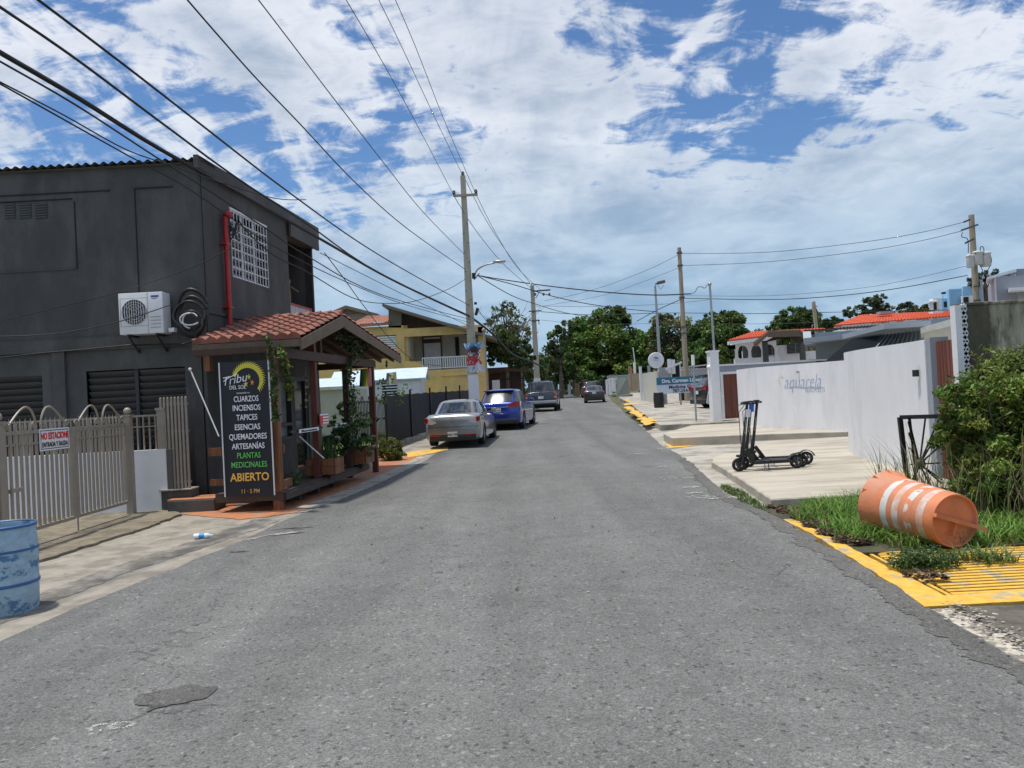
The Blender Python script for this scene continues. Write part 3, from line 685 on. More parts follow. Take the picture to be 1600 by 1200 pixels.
# air conditioner
def fa(px, py, Y=12.95): q = P(px, py, Y); return q.x, q.z
x0, z1_ = fa(185, 459); x1, z0_ = fa(257, 520); Ya = 12.93
ac = thing('air_conditioner', 'white outdoor air conditioner unit bracketed on the charcoal wall', 'air conditioner', ((x0+x1)/2, Ya, z0_))
v = MB(); v.box(((x0+x1)/2, Ya+.15, (z0_+z1_)/2), (x1-x0, .3, z1_-z0_), None, .015); part('casing', v, M_whitem, ac, smooth=40)
cx, cz = fa(211, 488); rr = .215
v = MB(); M_ = Matrix.Rotation(R(90), 3, 'X'); v.lathe([(.001, 0), (rr, 0)], 32, (cx, Ya-.004, cz), M_); part('fan_opening', v, mat('fan_dark', (.05, .055, .055), .6), ac)
v = MB()
for k in range(1, 6): v.lathe([(rr*k/5-.004, .0), (rr*k/5-.004, .01), (rr*k/5, .01), (rr*k/5, 0)], 28, (cx, Ya-.006, cz), M_)
for k in range(11):
    xx = lerp(-rr, rr, (k+.5)/11); h = math.sqrt(rr*rr-xx*xx); v.box((cx+xx, Ya-.018, cz), (.006, .006, 2*h))
part('fan_grille', v, M_whitem, ac)
v = MB(); px_ = fa(232, 488)[0]; v.box((px_, Ya-.002, (z0_+z1_)/2), (.006, .008, z1_-z0_-.02))
for k in range(4): v.box(((px_+x1)/2, Ya-.003, z0_+.1+k*.06), (x1-px_-.08, .01, .012))
v.box((cx, Ya-.002, cz+rr+.02), (2*rr+.04, .006, .006)); v.box((cx, Ya-.002, cz-rr-.02), (2*rr+.04, .006, .006)); v.box((cx-rr-.02, Ya-.002, cz), (.006, .006, 2*rr+.04)); 
part('panel_seams', v, mat('seam_grey', (.35, .35, .35), .6), ac)
text('AIRE', .045, mat('blue_ink', (.02, .05, .35), .5), ac, ((px_+x1)/2, Ya-.006, z1_-.09), (1, 0, 0), (0, -1, 0), bold=.003) if False else None
v = MB(); v.box(((px_+x1)/2-.0, Ya-.004, z1_-.075), (.13, .006, .03)); v.box(((px_+x1)/2-.01, Ya-.004, z1_-.11), (.09, .006, .01)); part('maker_badge', v, mat('blue_ink', (.02, .05, .35), .5), ac)
for x in (x0+.15, x1-.12):
    v = MB(); v.beam((x, Ya+.36, z0_-.02), (x, Ya-.02, z0_-.02), .03); v.beam((x, Ya+.34, z0_-.28), (x, Ya+.0, z0_-.03), .02); v.beam((x, Ya+.35, z0_-.3), (x, Ya+.35, z0_), .03); part('bracket', v, M_blackm, ac)
v = MB(); bx, bz = fa(266, 515); v.box((bx, Ya+.12, bz), (.1, .12, .07), None, .01); part('valve_cover', v, M_whitem, ac)
# hose coil
v = MB(); c = Vector((fa(297, 490)[0], Ya+.1, fa(297, 490)[1]))
for k, (rx, rz, ox, oz) in enumerate(((.27, .40, -.01, .02), (.24, .33, .02, -.04), (.25, .24, -.02, -.03), (.18, .2, .03, -.16))):
    v.tube([c+Vector((ox+rx*math.cos(a)*(1+.08*math.sin(a*2+k)), -.035*k+.02*math.sin(a*3), oz+rz*math.sin(a))) for a in np.linspace(0.4, 6.6, 34)], .03 if k < 2 else .022, 8)
v.tube([c+Vector((.05, -.06, -.2)), c+Vector((.1, -.1, -.5)), c+Vector((0, -.0, -.65))], .02)
solo('hose_coil', v, M_black, 'thick black insulated hoses coiled up beside the white air conditioner', 'hose', 50)
v = MB()
for k, (rx, rz) in enumerate(((.13, .13), (.17, .1))):
    v.cur = 0; v.tube([c+Vector((.02+rx*math.cos(a), -.13-.01*k, -.12+rz*math.sin(a)+.02*k)) for a in np.linspace(.5+k, 4.6+k, 16)], .013, 6)
solo('cable_loop', v, mat('white_cable', (.6, .6, .62), .5), 'white cable looped over the black hose coil on the wall', 'cable', 50)
v = MB(); 
pts = [Ff(*tf(x, y), .06+.02) for x, y in ((-60, 562), (0, 560), (70, 552), (140, 546), (200, 540), (290, 538), (318, 528))]
v.tube(pts, .012, 6); solo('wall_cable', v, M_black, 'black cable sagging along the charcoal wall under the ledge', 'cable')
v = MB(); q0, q1 = P(297, 577, 12.8), P(342, 682, 12.45); v.beam(q0, q1, .014, .014); v.ball(q0, .028); solo('awning_rod', v, M_whitem, 'thin metal rod leaning diagonally between charcoal wall and banner', 'rod')

# ------------------------------------------------------------------ porch
O = Vector((-3.63, 12.3)); PO = (O.x, O.y)
Fp = frame(PO, D, 1)
def tp_(px, py): return onp(px, py, PO, D)
pc = thing('porch', 'timber shop porch with a red clay tile gable roof against the charcoal building', 'porch', (-4.3, 15, 0))
def post(px, py, w, z0, z1, mt=M_wood, n=0.0):
    t_ = tp_(px, py)[0]; v = MB(); v.fbox(Fp, t_-w/2, t_+w/2, z0, z1, n-w, n); part('post', v, mt, pc); return t_
tA = post(443, 700, .13, .0, 2.55, M_wood, -.05)
tB = post(499, 600, .11, .18, 3.0, mat('red_wood', (.11, .028, .016), .6, .25, 4, .2, stretch=(6, 6, .8)), -.05)
tC = post(549, 620, .11, .1, 2.6, M_woodd, -.05)
tE = post(590, 640, .12, .0, 2.6, mat('red_wood', (.1, .03, .02)), -.05)
v = MB(); v.fbox(Fs, -.12, .0, 2.3, 2.72, .06, .16); part('wall_bracket', v, M_wood, pc)
v = MB(); v.fbox(Fp, tA, tE+.1, 2.42, 2.58, -.16, -.02); v.fbox(Fp, tA-.05, tA+.05, 2.5, 2.6, -1.4, -.17); v.fbox(Fp, tE-.06, tE+.06, 2.42, 2.56, -1.4, -.17)
v.fbox(Fp, tp_(505, 520)[0]-.04, tp_(505, 520)[0]+.04, 2.5, 3.3, -.12, -.05)
part('beam', v, M_woodd, pc)
# roof: eave near t0, ridge tm, far eave t1; outer plane n=.25
(t0r, z0r), (tmr, zmr), (t1r, z1r) = tp_(450, 533), tp_(517, 493), tp_(612, 556)
t0r -= .02; zw = -1.62
z0r = 2.74; z1r = max(z1r, 2.7)
def tiles(v, fr, ta, za, tb, zb, n0, n1, rows, colw):
    # corrugated clay tiles: waves run up the slope, rows step down it
    cols = int(abs(n1-n0)/colw)*8
    sl = math.hypot(tb-ta, zb-za); ux, uz = (tb-ta)/sl, (zb-za)/sl; nx_, nz_ = -uz*(1 if ux > 0 else -1), abs(ux)
    for j in range(rows):
        s0, s1 = j/rows, (j+1.12)/rows
        vs = []
        for i in range(cols+1):
            n_ = lerp(n0, n1, i/cols); w = abs(math.sin(math.pi*(n_-n0)/colw))**.8*.06
            for (s_, l_) in ((s0, -.01), (s0, .045+w), (min(s1, 1.0), .012+w)):
                vs.append(fr(lerp(ta, tb, s_)+nx_*l_, lerp(za, zb, s_)+nz_*l_, n_))
        v.add(vs, [(3*i, 3*i+1, 3*i+4, 3*i+3) for i in range(cols)] + [(3*i+1, 3*i+2, 3*i+5, 3*i+4) for i in range(cols)])
v = MB(); tiles(v, Fp, t0r, z0r, tmr, zmr+.0, .22, zw, 9, .2); tiles(v, Fp, t1r, z1r, tmr, zmr+.0, .22, zw, 15, .2)
rf = part('tiled_roof', v, M_tile, pc, smooth=50, fixn=False)
v = MB(); k = 9
for i in range(k):
    n0 = lerp(.22, zw, i/k); n1 = lerp(.22, zw, (i+1.1)/k); v.tube([Fp(tmr, zmr+.03, n0), Fp(tmr, zmr+.02, n1)], [.075, .06], 10)
part('ridge_tiles', v, M_tile, rf, smooth=40)
v = MB()
for (ta, za, tb, zb) in ((t0r, z0r, tmr, zmr), (t1r, z1r, tmr, zmr)):
    v.prism([Fp(ta, za-.02, .24), Fp(tb, zb-.02, .24), Fp(tb, zb-.24, .24), Fp(ta, za-.2, .24)], -(Fp(0, 0, .035)-Fp(0, 0, 0)))
part('bargeboard', v, M_fascia, pc)
v = MB()
for (ta, za, tb, zb) in ((t0r+.03, z0r, tmr, zmr), (t1r-.03, z1r, tmr, zmr)):
    v.prism([Fp(ta, za-.03, .2), Fp(tb, zb-.03, .2), Fp(tb, zb-.06, .2), Fp(ta, za-.06, .2)], Fp(0, 0, zw)-Fp(0, 0, .2))
for k in range(6):
    n_ = lerp(.05, zw+.05, k/5)
    for (ta, za, tb, zb) in ((t0r+.05, z0r, tmr, zmr), (t1r-.05, z1r, tmr, zmr)): v.beam(Fp(ta, za-.11, n_), Fp(tb, zb-.11, n_), .05, .1)
part('rafters', v, M_woodd, pc)
v = MB(); v.fbox(Fp, t0r-.0, t0r+.025, z0r-.14, z0r-.02, zw, .20); part('eave_board', v, M_fascia, pc)
# deck
v = MB(); nb_ = 14
for k in range(nb_):
    a = lerp(0.0, -1.12, k/nb_); b = lerp(0, -1.12, (k+1)/nb_)+.008; v.fbox(Fp, tA-.04, tE-1.0, .28, .31, b, a)
v.fbox(Fp, tA-.07, tE-1.0, .17, .279, -.005, .03); v.fbox(Fp, tA-.07, tA-.04, .17, .311, -1.12, .03)
for k in range(4): v.fbox(Fp, tA+.2+k*.9, tA+.3+k*.9, -.02, .17, -.3, -.2)
part('deck', v, M_deck, pc)
v = MB(); v.fbox(Fp, tA-.02, tE-1.2, .0, .06, -1.3, -.15); 
# railing boards with planters
v = MB(); zr0 = tp_(446, 700)[1]; v.fbox(Fp, tA+.12, tA+.17, zr0-.08, zr0+.05, -1.3, -.05)
v.fbox(Fp, tA+.05, tA+.5, .34, .46, -.12, -.08); v.fbox(Fp, tA+.12, tA+.17, .42, .52, -1.3, -.2)
part('rail_board', v, M_wood, pc)
# planters
def planter(lab, px, py, L, w, h, z0, ydep, grp='wooden planter boxes on the porch edge'):
    t_ = tp_(px, py)[0]
    q = thing('planter_box', lab, 'planter', Fp(t_, z0, .1), grp)
    v = MB(); n0, n1 = .22-.0, .22-w
    for k in range(2): v.fbox(Fp, t_, t_+L, z0+k*h/2+.003, z0+(k+1)*h/2-.003, n0-.03, n0); v.fbox(Fp, t_, t_+.03, z0+k*h/2+.003, z0+(k+1)*h/2-.003, n1, n0-.031); v.fbox(Fp, t_+L-.03, t_+L, z0, z0+h, n1, n0-.031)
    v.fbox(Fp, t_, t_+L, z0, z0+h, n1-.03, n1-.001); part('box', v, M_wood, q)
    v = MB(); v.fbox(Fp, t_+.031, t_+L-.031, z0+.02, z0+h-.05, n1, n0-.032); part('soil', v, M_soil, q)
    v = MB(); v.fbox(Fp, t_+.2, t_+.3, .25, z0-.002, n1+.25, n1+.35); part('leg', v, M_woodd, q)
    return t_, q
zA = .44
tP1, _ = planter('near weathered wooden planter box with spiky plants on the porch edge', 506, 735, .5, .52, .29, .36, 0)
tP2, _ = planter('far wooden planter box with a bushy dark plant on the porch edge', 556, 715, .6, .5, .34, .36, 0)
# banner
def fb(px, py, Y): q = P(px, py, Y); return q
YA = PO[1]+tA*D[1]; bl0, bl1 = P(344, 566, YA-.10), P(423, 563, YA-.18); bb0, bb1 = P(351, 777, YA-.10), P(426, 773, YA-.18)
xA_, xB_ = (bl0.x+bb0.x)/2, (bl1.x+bb1.x)/2; zT, zB_ = (bl0.z+bl1.z)/2, (bb0.z+bb1.z)/2
bu = Vector((xB_-xA_, -.08, 0)); bwid = bu.length; bu.normalize(); Fb = frame((xA_, YA-.10), (bu.x, bu.y), 1)
bn = Fb(0, 0, 1)-Fb(0, 0, 0)
bt = thing('shop_banner', 'tall black shop banner listing CUARZOS to ABIERTO with a golden plume crest', 'banner', Fb(bwid/2, zB_))
v = MB(); nx_, nz2 = 12, 30
vs = [Fb(bwid*i/nx_, lerp(zB_, zT, j/nz2), .006*math.sin(i*1.1+j*.25)*math.sin(math.pi*i/nx_)) for j in range(nz2+1) for i in range(nx_+1)]
o_ = len(vs); vs += [p-bn*.006 for p in vs]
fs = [(j*(nx_+1)+i, j*(nx_+1)+i+1, (j+1)*(nx_+1)+i+1, (j+1)*(nx_+1)+i) for j in range(nz2) for i in range(nx_)]
v.add(vs, fs+[tuple(q+o_ for q in f[::-1]) for f in fs]); part('cloth', v, mat('black_banner', (.012, .013, .02), .55, .1, 3), bt, smooth=60, fixn=False)
v = MB(); v.tube([Fb(.0, zB_, .01), Fb(.0, zT, .01)], .011); v.tube([Fb(bwid, zB_, .01), Fb(bwid, zT, .01)], .011); part('edge_pole', v, M_whitem, bt)
M_tw = mat('banner_white', (.8, .8, .85), .6, .03); M_tg = mat('banner_green', (.12, .5, .1), .6, .03); M_to = mat('banner_gold', (.85, .48, .08), .6, .05); M_ty = mat('banner_yellow', (.62, .55, .06), .6, .05)
Hb = zT-zB_
def bz(py): return lerp(zT, zB_, (py-566)/(777-566))
for (s_, py, sz, m_, wpx) in (('CUARZOS', 629, .125, M_tw, 40), ('INCIENSOS', 643, .125, M_tw, 45), ('TAPICES', 658, .125, M_tw, 34), ('ESENCIAS', 673, .125, M_tw, 41), ('QUEMADORES', 688, .125, M_tw, 61), ('ARTESANÍAS', 703, .125, M_tw, 53), ('PLANTAS', 717.5, .125, M_tg, 38), ('MEDICINALES', 732, .125, M_tg, 58), ('ABIERTO', 753, .175, M_to, 63), ('11 · 5 PM', 772.5, .09, mat('banner_dim_gold', (.5, .33, .1), .6), 29)):
    tt = text(s_, sz, m_, bt, Fb(bwid*.52, bz(py), .016), bu, bn, bold=.0012 if sz < .15 else .003)
    w_ = max((Vector(v_.co)-Vector(tt.data.vertices[0].co)).dot(bu) for v_ in tt.data.vertices) - min((Vector(v_.co)-Vector(tt.data.vertices[0].co)).dot(bu) for v_ in tt.data.vertices)
    k = (wpx/80*bwid)/w_; cpt = Fb(bwid*.52, 0)+INV[bt]
    for v_ in tt.data.vertices:
        a = (Vector(v_.co)-cpt).dot(bu); v_.co = Vector(v_.co)+bu*(a*(k-1))
text('Tribu', .19, M_tw, bt, Fb(bwid*.30, bz(600), .016), (bu+Vector((0, 0, .16))).normalized(), bn, bold=-.001, shear=.35)
v = MB(); v.tube([Fb(bwid*.08, bz(596), .016), Fb(bwid*.2, bz(590), .016), Fb(bwid*.36, bz(585), .016)], .005, 5); part('brush_stroke', v, M_tw, bt)
text('DEL SOL', .085, M_tw, bt, Fb(bwid*.36, bz(609), .016), bu, bn, sx=.85)
text('BOQUERÓN, P.R.', .028, M_tw, bt, Fb(bwid*.47, bz(616.5), .016), bu, bn)
# plume crest: arc of feathers
v = MB(); cx_, cz_ = bwid*.56, bz(597); R0 = .20
pl0 = []
for k in range(25):
    a = R(160-k*7.9); th_ = .028+.032*math.sin(math.pi*min(1, k/24*1.0))
    r1_ = R0*(1+.0*k); cA = (cx_+r1_*math.cos(a), cz_+r1_*math.sin(a)*1.02)
    o1 = (cx_+(r1_+th_*1.0)*math.cos(a), cz_+(r1_+th_*1.0)*math.sin(a)*1.02)
    tip = (cx_+(r1_+th_*1.0+.055)*math.cos(a-.02-R(13)), cz_+(r1_+th_*1.0+.055)*math.sin(a-R(13))*1.02)
    a2 = a-R(8.1); cB = (cx_+r1_*math.cos(a2), cz_+r1_*math.sin(a2)*1.02); o2 = (cx_+(r1_+th_)*math.cos(a2), cz_+(r1_+th_)*math.sin(a2)*1.02)
    v.prism([Fb(x, z, .0155) for x, z in (cA, o1, tip, o2, cB)], bn*.002)
part('plume_crest', v, M_ty, bt)
v = MB()
def leafm(cx, cz, r, rot):
    pts = []
    for k in range(10):
        a = rot+2*math.pi*k/10; q = r if k % 2 == 0 else r*.42
        if k in (5,): q = r*.3
        pts.append(Fb(cx+q*math.cos(a)*.8, cz+q*math.sin(a)*1.2, .0155))
    v.prism(pts, bn*.002)
leafm(bwid*.60, bz(591), .045, 1.5); leafm(bwid*.53, bz(602), .05, 1.7); v.cur = 1; leafm(bwid*.66, bz(600), .045, 1.4)
part('leaf_marks', v, [M_ty, mat('banner_orange', (.75, .28, .05), .6)], bt)
# small signs on the porch rail
for (lab, x0, y0, x1, y1, word) in (('near narrow white word sign on the porch rail', 467, 667, 497, 677, 'Bienvenidos a tu casa'), ('far narrow white word sign on the porch rail', 524, 659, 551, 668, 'Bienvenidos a tu casa')):
    (ta, za), (tb, zb) = tp_(x0, y1), tp_(x1, y0); 
    q = thing('rail_sign', lab, 'sign', Fp((ta+tb)/2, za, .02)); v = MB(); v.fbox(Fp, ta, tb, za, zb, .0, .012); part('panel', v, M_white, q)
    tt = text('Bienvenidos', (zb-za)*.75, M_ink, q, Fp((ta+tb)/2, za+(zb-za)*.22, .014), (D[0], D[1], 0), Fp(0, 0, 1)-Fp(0, 0, 0), sx=(tb-ta)/((zb-za)*.75)/6.0, bold=.002)
    v = MB(); v.fbox(Fp, ta-.3, tb+.3, za+.02, za+.06, -.06, -.02); part('rail_bar', v, M_blackm, q)
(ta, za), (tb, zb) = tp_(500, 664), tp_(512, 645)
q = thing('notice_sign', 'small red and white striped notice on the porch, above the spiky planter', 'sign', Fp((ta+tb)/2, za)); v = MB(); v.fbox(Fp, ta, tb, za, zb, .0, .01); part('panel', v, mat('red_sign', (.6, .04, .05), .5), q)
v = MB()
for k in range(4): z_ = lerp(za, zb, (k+.45)/4); v.fbox(Fp, ta+(0 if k == 3 else (tb-ta)*.3), tb, z_-.012, z_+.018, .011, .013)
part('text_lines', v, M_white, q)
v = MB(); v.tube([P(468, 682, 13.6), P(506, 716, 13.3)], .012, 6); solo('thin_pole', v, M_whitem, 'thin pale pole slanting across the near planter box', 'pole')
# rainbow flags
for fi, (x0, y0, x1, y1, Y, lab) in enumerate(((563, 577, 580, 604, 17.2, 'striped pennant flag hanging between the vine post and the red post'), (604, 583, 619, 600, 21.0, 'faded striped flag hanging by the fence right of the red post'))):
    v = MB(); cols = [(.03, .04, .1), (.1, .3, .1), (.45, .5, .05), (.6, .5, .06), (.5, .15, .08), (.35, .2, .2)] if fi == 0 else [(.2, .2, .3), (.4, .45, .3), (.5, .5, .2), (.5, .4, .35)]
    ms = [mat('flag_%d_%d' % (fi, i), c, .8, .1, 9) for i, c in enumerate(cols)]
    n = len(cols)
    for i in range(n):
        v.cur = i; u0, u1 = i/n, (i+1)/n
        def fp_(u, w): return P(lerp(x0, x1, u)+(.5-u)*w*-3, lerp(y0, y1, w)-(u*2 if w == 0 else 0), Y+.05*math.sin(u*6+w*2))
        vs = [fp_(u, w) for w in np.linspace(0, 1, 6) for u in (u0, u1)]; vs += [p+Vector((0, .006, 0)) for p in vs]
        v.add(vs, [(2*j, 2*j+1, 2*j+3, 2*j+2) for j in range(5)]+[(12+2*j, 12+2*j+2, 12+2*j+3, 12+2*j+1) for j in range(5)])
    solo('flag', v, ms, lab, 'flag', fixn=False)
v = MB(); q = [P(x, y, 15.2) for x, y in ((600-3, 572), (597, 572))]
for i, (x, y0, y1, Y) in enumerate(((478, 575, 640, 14.6), (604, 560, 574, 19.5))):
    v = MB(); v.tube([P(x, y0, Y), P(x, y1-6, Y)], .004, 4); 
    for k in range(5): v.ball(P(x, lerp(y0, y1, .3+.16*k), Y), .022+.01*(k % 2))
    solo('wind_chime', v, mat('shell', (.35, .3, .2), .6) if i == 0 else M_black, ('pale shell wind chime hanging in front of the shop window', 'small dark wind chime hanging at the far porch corner')[i], 'wind chime')

# blue drum
M_blue = mat('blue_drum', (.31, .44, .54), .65, .18, 11, .15, 30, rgb2=(.08, .19, .34), mixs=(.54, .60), stretch=(1, 1, 1.6))
M_blue2 = mat('blue_drum_bands', (.04, .12, .30), .5, .1, 8)
dc = G(4, 956); dr = .285; dh = .745
dm = thing('plastic_drum', 'scuffed light blue open plastic drum standing on the left gutter', 'drum', (dc.x, dc.y, 0))
v = MB(); v.lathe([(.001, 0), (dr*.93, 0), (dr*.97, .02), (dr*.985, .22), (dr*1.0, .24), (dr*1.0, .265), (dr*.99, .29), (dr*1.0, .5), (dr*1.015, .52), (dr*1.01, .55), (dr*.985, .62), (dr*.95, .70), (dr*.955, dh-.012), (dr*.93, dh-.005), (dr*.92, dh-.03), (dr*.94, .5), (dr*.93, .03), (.001, .025)], 48, (dc.x, dc.y, 0)); part('shell', v, M_blue, dm, smooth=35)
v = MB()
for z_ in (.25, .535): v.lathe([(dr*1.0, z_-.014), (dr*1.02, z_-.01), (dr*1.02, z_+.01), (dr*1.0, z_+.014)], 48, (dc.x, dc.y, 0))
v.lathe([(dr*.95, dh-.02), (dr*.995, dh-.018), (dr*1.0, dh), (dr*.97, dh+.008), (dr*.93, dh)], 48, (dc.x, dc.y, 0)); part('hoop', v, M_blue2, dm, smooth=35)
# bottle on the gutter
bc = G(317, 842); M_b = Matrix.Rotation(R(90), 3, 'Y') @ Matrix.Identity(3)
bo = thing('water_bottle', 'small discarded plastic water bottle with a blue label lying in the gutter', 'bottle', bc)
v = MB(); v.lathe([(.001, -.11), (.03, -.11), (.034, -.1), (.034, .06), (.02, .09), (.012, .1), (.012, .115)], 16, bc+Vector((0, 0, .036)), M_b, True); part('bottle', v, mat('clear_plastic', (.75, .82, .88), .15, .05, 10), bo, smooth=40)
v = MB(); v.lathe([(.0352, -.04), (.0352, .03)], 16, bc+Vector((0, 0, .036)), M_b); part('wrap', v, mat('label_blue', (.03, .3, .7), .5), bo, smooth=40)
v = MB(); v.lathe([(.014, .112), (.014, .13)], 12, bc+Vector((0, 0, .036)), M_b, True); part('cap', v, M_white, bo)

# ------------------------------------------------------------------ fences on the left
M_panel = mat('black_fence_sheet', (.03, .03, .033), .55, .25, 4, .1, 20, stretch=(3, 3, .4))
FA = (-3.8, 27.0); fdv = Vector((.1337, .991)); Ffn = frame(FA, fdv, 1)
def tfn(px, py): return onp(px, py, FA, fdv)
fa_, fb_ = tfn(601, 650)[0], tfn(735, 620)[0]
fn = thing('panel_fence', 'black corrugated sheet fence behind the silver car', 'fence', Ffn(0, .1))
v = MB(); n = int((fb_-fa_)/.07); vs = []
for i in range(n+1):
    t_ = fa_+.07*i; y = FA[1]+fdv.y*t_; z = gz(y); nn = .035 if i % 2 else 0; top = z+lerp(1.72, 1.55, i/n)+.012*math.sin(i*.35)
    for q in (0, .006): vs += [Ffn(t_, z+.14, nn-q), Ffn(t_, top, nn-q)]
v.add(vs, [(4*i, 4*i+1, 4*i+5, 4*i+4) for i in range(n)]+[(4*i+2, 4*i+6, 4*i+7, 4*i+3) for i in range(n)]); part('sheets', v, M_panel, fn, fixn=False)
for k in range(6):
    t_ = lerp(fa_, fb_, k/5); z = gz(FA[1]+t_*.991); v = MB(); v.fbox(Ffn, t_-.035, t_+.035, z, z+1.85, .04, .1); part('post', v, M_blackm, fn)
v = MB(); nn = 8
for k in range(nn):
    a, b = lerp(fa_, fb_, k/nn), lerp(fa_, fb_, (k+1)/nn); z = gz(FA[1]+(a+b)/2*.991); v.fbox(Ffn, a, b, z-.1, z+.16+.002*k, -.06, .12)
part('base_kerb', v, M_curb, fn)
ifn = thing('iron_fence', 'black iron bar fence with scrolls between porch and sheet fence', 'fence', (-4.6, 22, 0))
Fi = frame((-4.15, 19.6), (D[0]*.2, 1), 1)
v = MB(); L_ = 4.9; v.fbox(Fi, 0, L_, 1.62, 1.66, -.02, .02); v.fbox(Fi, 0, L_, .2, .24, -.02, .02)
for k in range(26): v.tube([Fi(L_*k/25, .05, 0), Fi(L_*k/25, 1.64, 0)], .013, 6)
for k in range(5):
    c0 = L_*(k+.5)/5
    for sgn in (-1, 1): v.tube([Fi(c0+sgn*(.05+.16*u)+.0, 1.70+.09*math.sin(u*5.0), 0) for u in np.linspace(0, 1, 12)], .01, 5)
    v.ball(Fi(c0, 1.1, .02), .05)
part('bars', v, M_blackm, ifn, smooth=40)

# ------------------------------------------------------------------ yellow house (frontal wall at Y=44)
M_yw = mat('yellow_house_paint', (.72, .49, .19), .85, .1, 2, .1, 30, rgb2=(.60, .42, .19))
M_cream = mat('cream_wall', (.52, .50, .44), .85, .1, 2)
M_rust = mat('rusty_roof_sheet', (.36, .15, .10), .7, .25, 3, rgb2=(.25, .13, .10))
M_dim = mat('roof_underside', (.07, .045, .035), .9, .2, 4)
YH = 44.0
yh = thing('yellow_house', 'two storey yellow house with balcony and sloping timber roof behind the shed', 'house', P(660, 615, YH))
Fy = lambda x, z, n=0: Vector((x, YH-n, z))
def hp(px, py, Y=YH): q = P(px, py, Y); return q.x, q.z
zg = gz(YH)
xl_, _ = hp(490, 560); xr_, _ = hp(757, 560); xm, _ = hp(632, 540); xm0, _ = hp(600, 540); _, zf2 = hp(700, 577); _, zc2 = hp(690, 522)
_, ztop = hp(560, 512)
v = MB(); v.fbox(Fy, xl_, xr_, zg-.5, zf2, -7, 0)                                 # ground floor
wall_with_holes(v, Fy, xl_, xm, zf2, ztop, -.2, 0, [(hp(578, 530)[0], hp(619, 530)[0], hp(600, 560)[1], hp(600, 524)[1])])
v.fbox(Fy, xl_, xl_+.2, zf2, ztop, -7, -.2); v.fbox(Fy, xr_-.3, xr_, zf2, zc2+.3, -.3, 0)
v.fbox(Fy, xm, xr_, zc2-.05, zc2+.42, -.15, .0); v.fbox(Fy, xm-.0, xm+.18, zf2, ztop, -3, -.2)
part('wall', v, M_yw, yh)
v = MB(); v.fbox(Fy, xm+.18, xr_-.05, zf2, zc2+.3, -3.2, -3.0); v.fbox(Fy, xl_, xm-.01, zc2+.1, zc2+.15, -6, -.21); part('balcony_back_wall', v, M_cream, yh)
v = MB(); a, b = hp(662, 530, YH+3)[0], hp(688, 530, YH+3)[0]; v.fbox(Fy, a, b, zf2, hp(680, 527, YH+3)[1], -2.99, -2.9); dr_ = part('door', v, M_white, yh)
v = MB(); zt_ = hp(680, 527, YH+3)[1]; v.fbox(Fy, a-.08, a, zf2, zt_, -2.98, -2.88); v.fbox(Fy, b, b+.08, zf2, zt_, -2.98, -2.88); v.fbox(Fy, a-.08, b+.08, zt_, zt_+.08, -2.98, -2.88); v.fbox(Fy, a, b, zt_-.35, zt_-.1, -2.895, -2.88); part('frame', v, mat('door_brown', (.10, .04, .03), .6), dr_)
v = MB(); a, b = hp(711, 530, YH+3)[0], hp(717, 530, YH+3)[0]; v.fbox(Fy, a, b, hp(711, 558, YH+3)[1], hp(711, 527, YH+3)[1], -2.99, -2.95); part('window', v, M_interior, yh)
for (x0, x1, y0, y1) in ((578, 619, 560, 524),):
    (a, z0_), (b, z1_) = hp(x0, y0), hp(x1, y1)
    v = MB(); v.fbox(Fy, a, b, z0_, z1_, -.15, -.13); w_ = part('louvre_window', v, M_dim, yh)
    v = MB(); n = 10
    for k in range(n): z_ = lerp(z0_, z1_, (k+.5)/n); v.fbox(Fy, a+.02, b-.02, z_-.045, z_+.045, -.10-.02, -.06)
    part('louvre_slat', v, M_white, w_)
v = MB(); n = 9; (a, z0_), (b, z1_) = hp(628, 560), hp(641, 525)
for k in range(n): z_ = lerp(z0_, z1_, (k+.5)/n); v.fbox(Fy, xm+.19, xm+.23, z_-.05, z_+.05, -2.2, -.35)
part('side_louvres', v, M_white, yh)
v = MB(); zr1 = hp(700, 557)[1]; a, b = hp(660, 560)[0], xr_-.3; v.fbox(Fy, a, b, zr1-.05, zr1, 0, .05); v.fbox(Fy, a, b, zf2+.08, zf2+.12, 0, .05)
for k in range(26): x = lerp(a, b, k/25); v.fbox(Fy, x-.025, x+.025, zf2+.08, zr1, .01, .04)
part('balcony_railing', v, M_whitem, yh)
v = MB(); v.prism([Fy(xm, zf2, .02), Fy(a+.2, zf2, .02), Fy(a-.1, zr1-.2, .02), Fy(xm, zr1-.15, .02)], (0, .2, 0)); v.fbox(Fy, hp(690, 585)[0], hp(735, 585)[0], hp(690, 588)[1], hp(690, 583)[1], .0, .12); part('parapet', v, M_yw, yh)
# gable + shed roofs
q = lambda px, py, Y: P(px, py, Y)
v = MB(); r0, r1 = P(597, 474, YH-.7), P(775, 527, YH-.7); th = Vector((0, 0, .16)); bk = Vector((0, 8, 0))
v.prism([r0, r1, r1-th, r0-th], bk); part('shed_roof', v, M_woodg, yh)
v = MB(); c0 = P(607, 482, YH); c1 = P(627, 487, YH); c2 = P(627, 512, YH); c3 = P(607, 512, YH)
v.prism([c3, c2, c1, c0], (0, .15, 0)); part('timber_cladding', v, M_woodg, yh)
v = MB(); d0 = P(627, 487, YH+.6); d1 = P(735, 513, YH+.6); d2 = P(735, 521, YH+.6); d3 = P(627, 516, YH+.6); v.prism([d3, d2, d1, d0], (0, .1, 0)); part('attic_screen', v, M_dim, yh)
v = MB(); rA, rB, rC, rD = P(545, 508, YH-.4), P(609, 503, YH-.4), P(609, 493, YH+3), P(573, 494, YH+3)
n = 30; vs = []
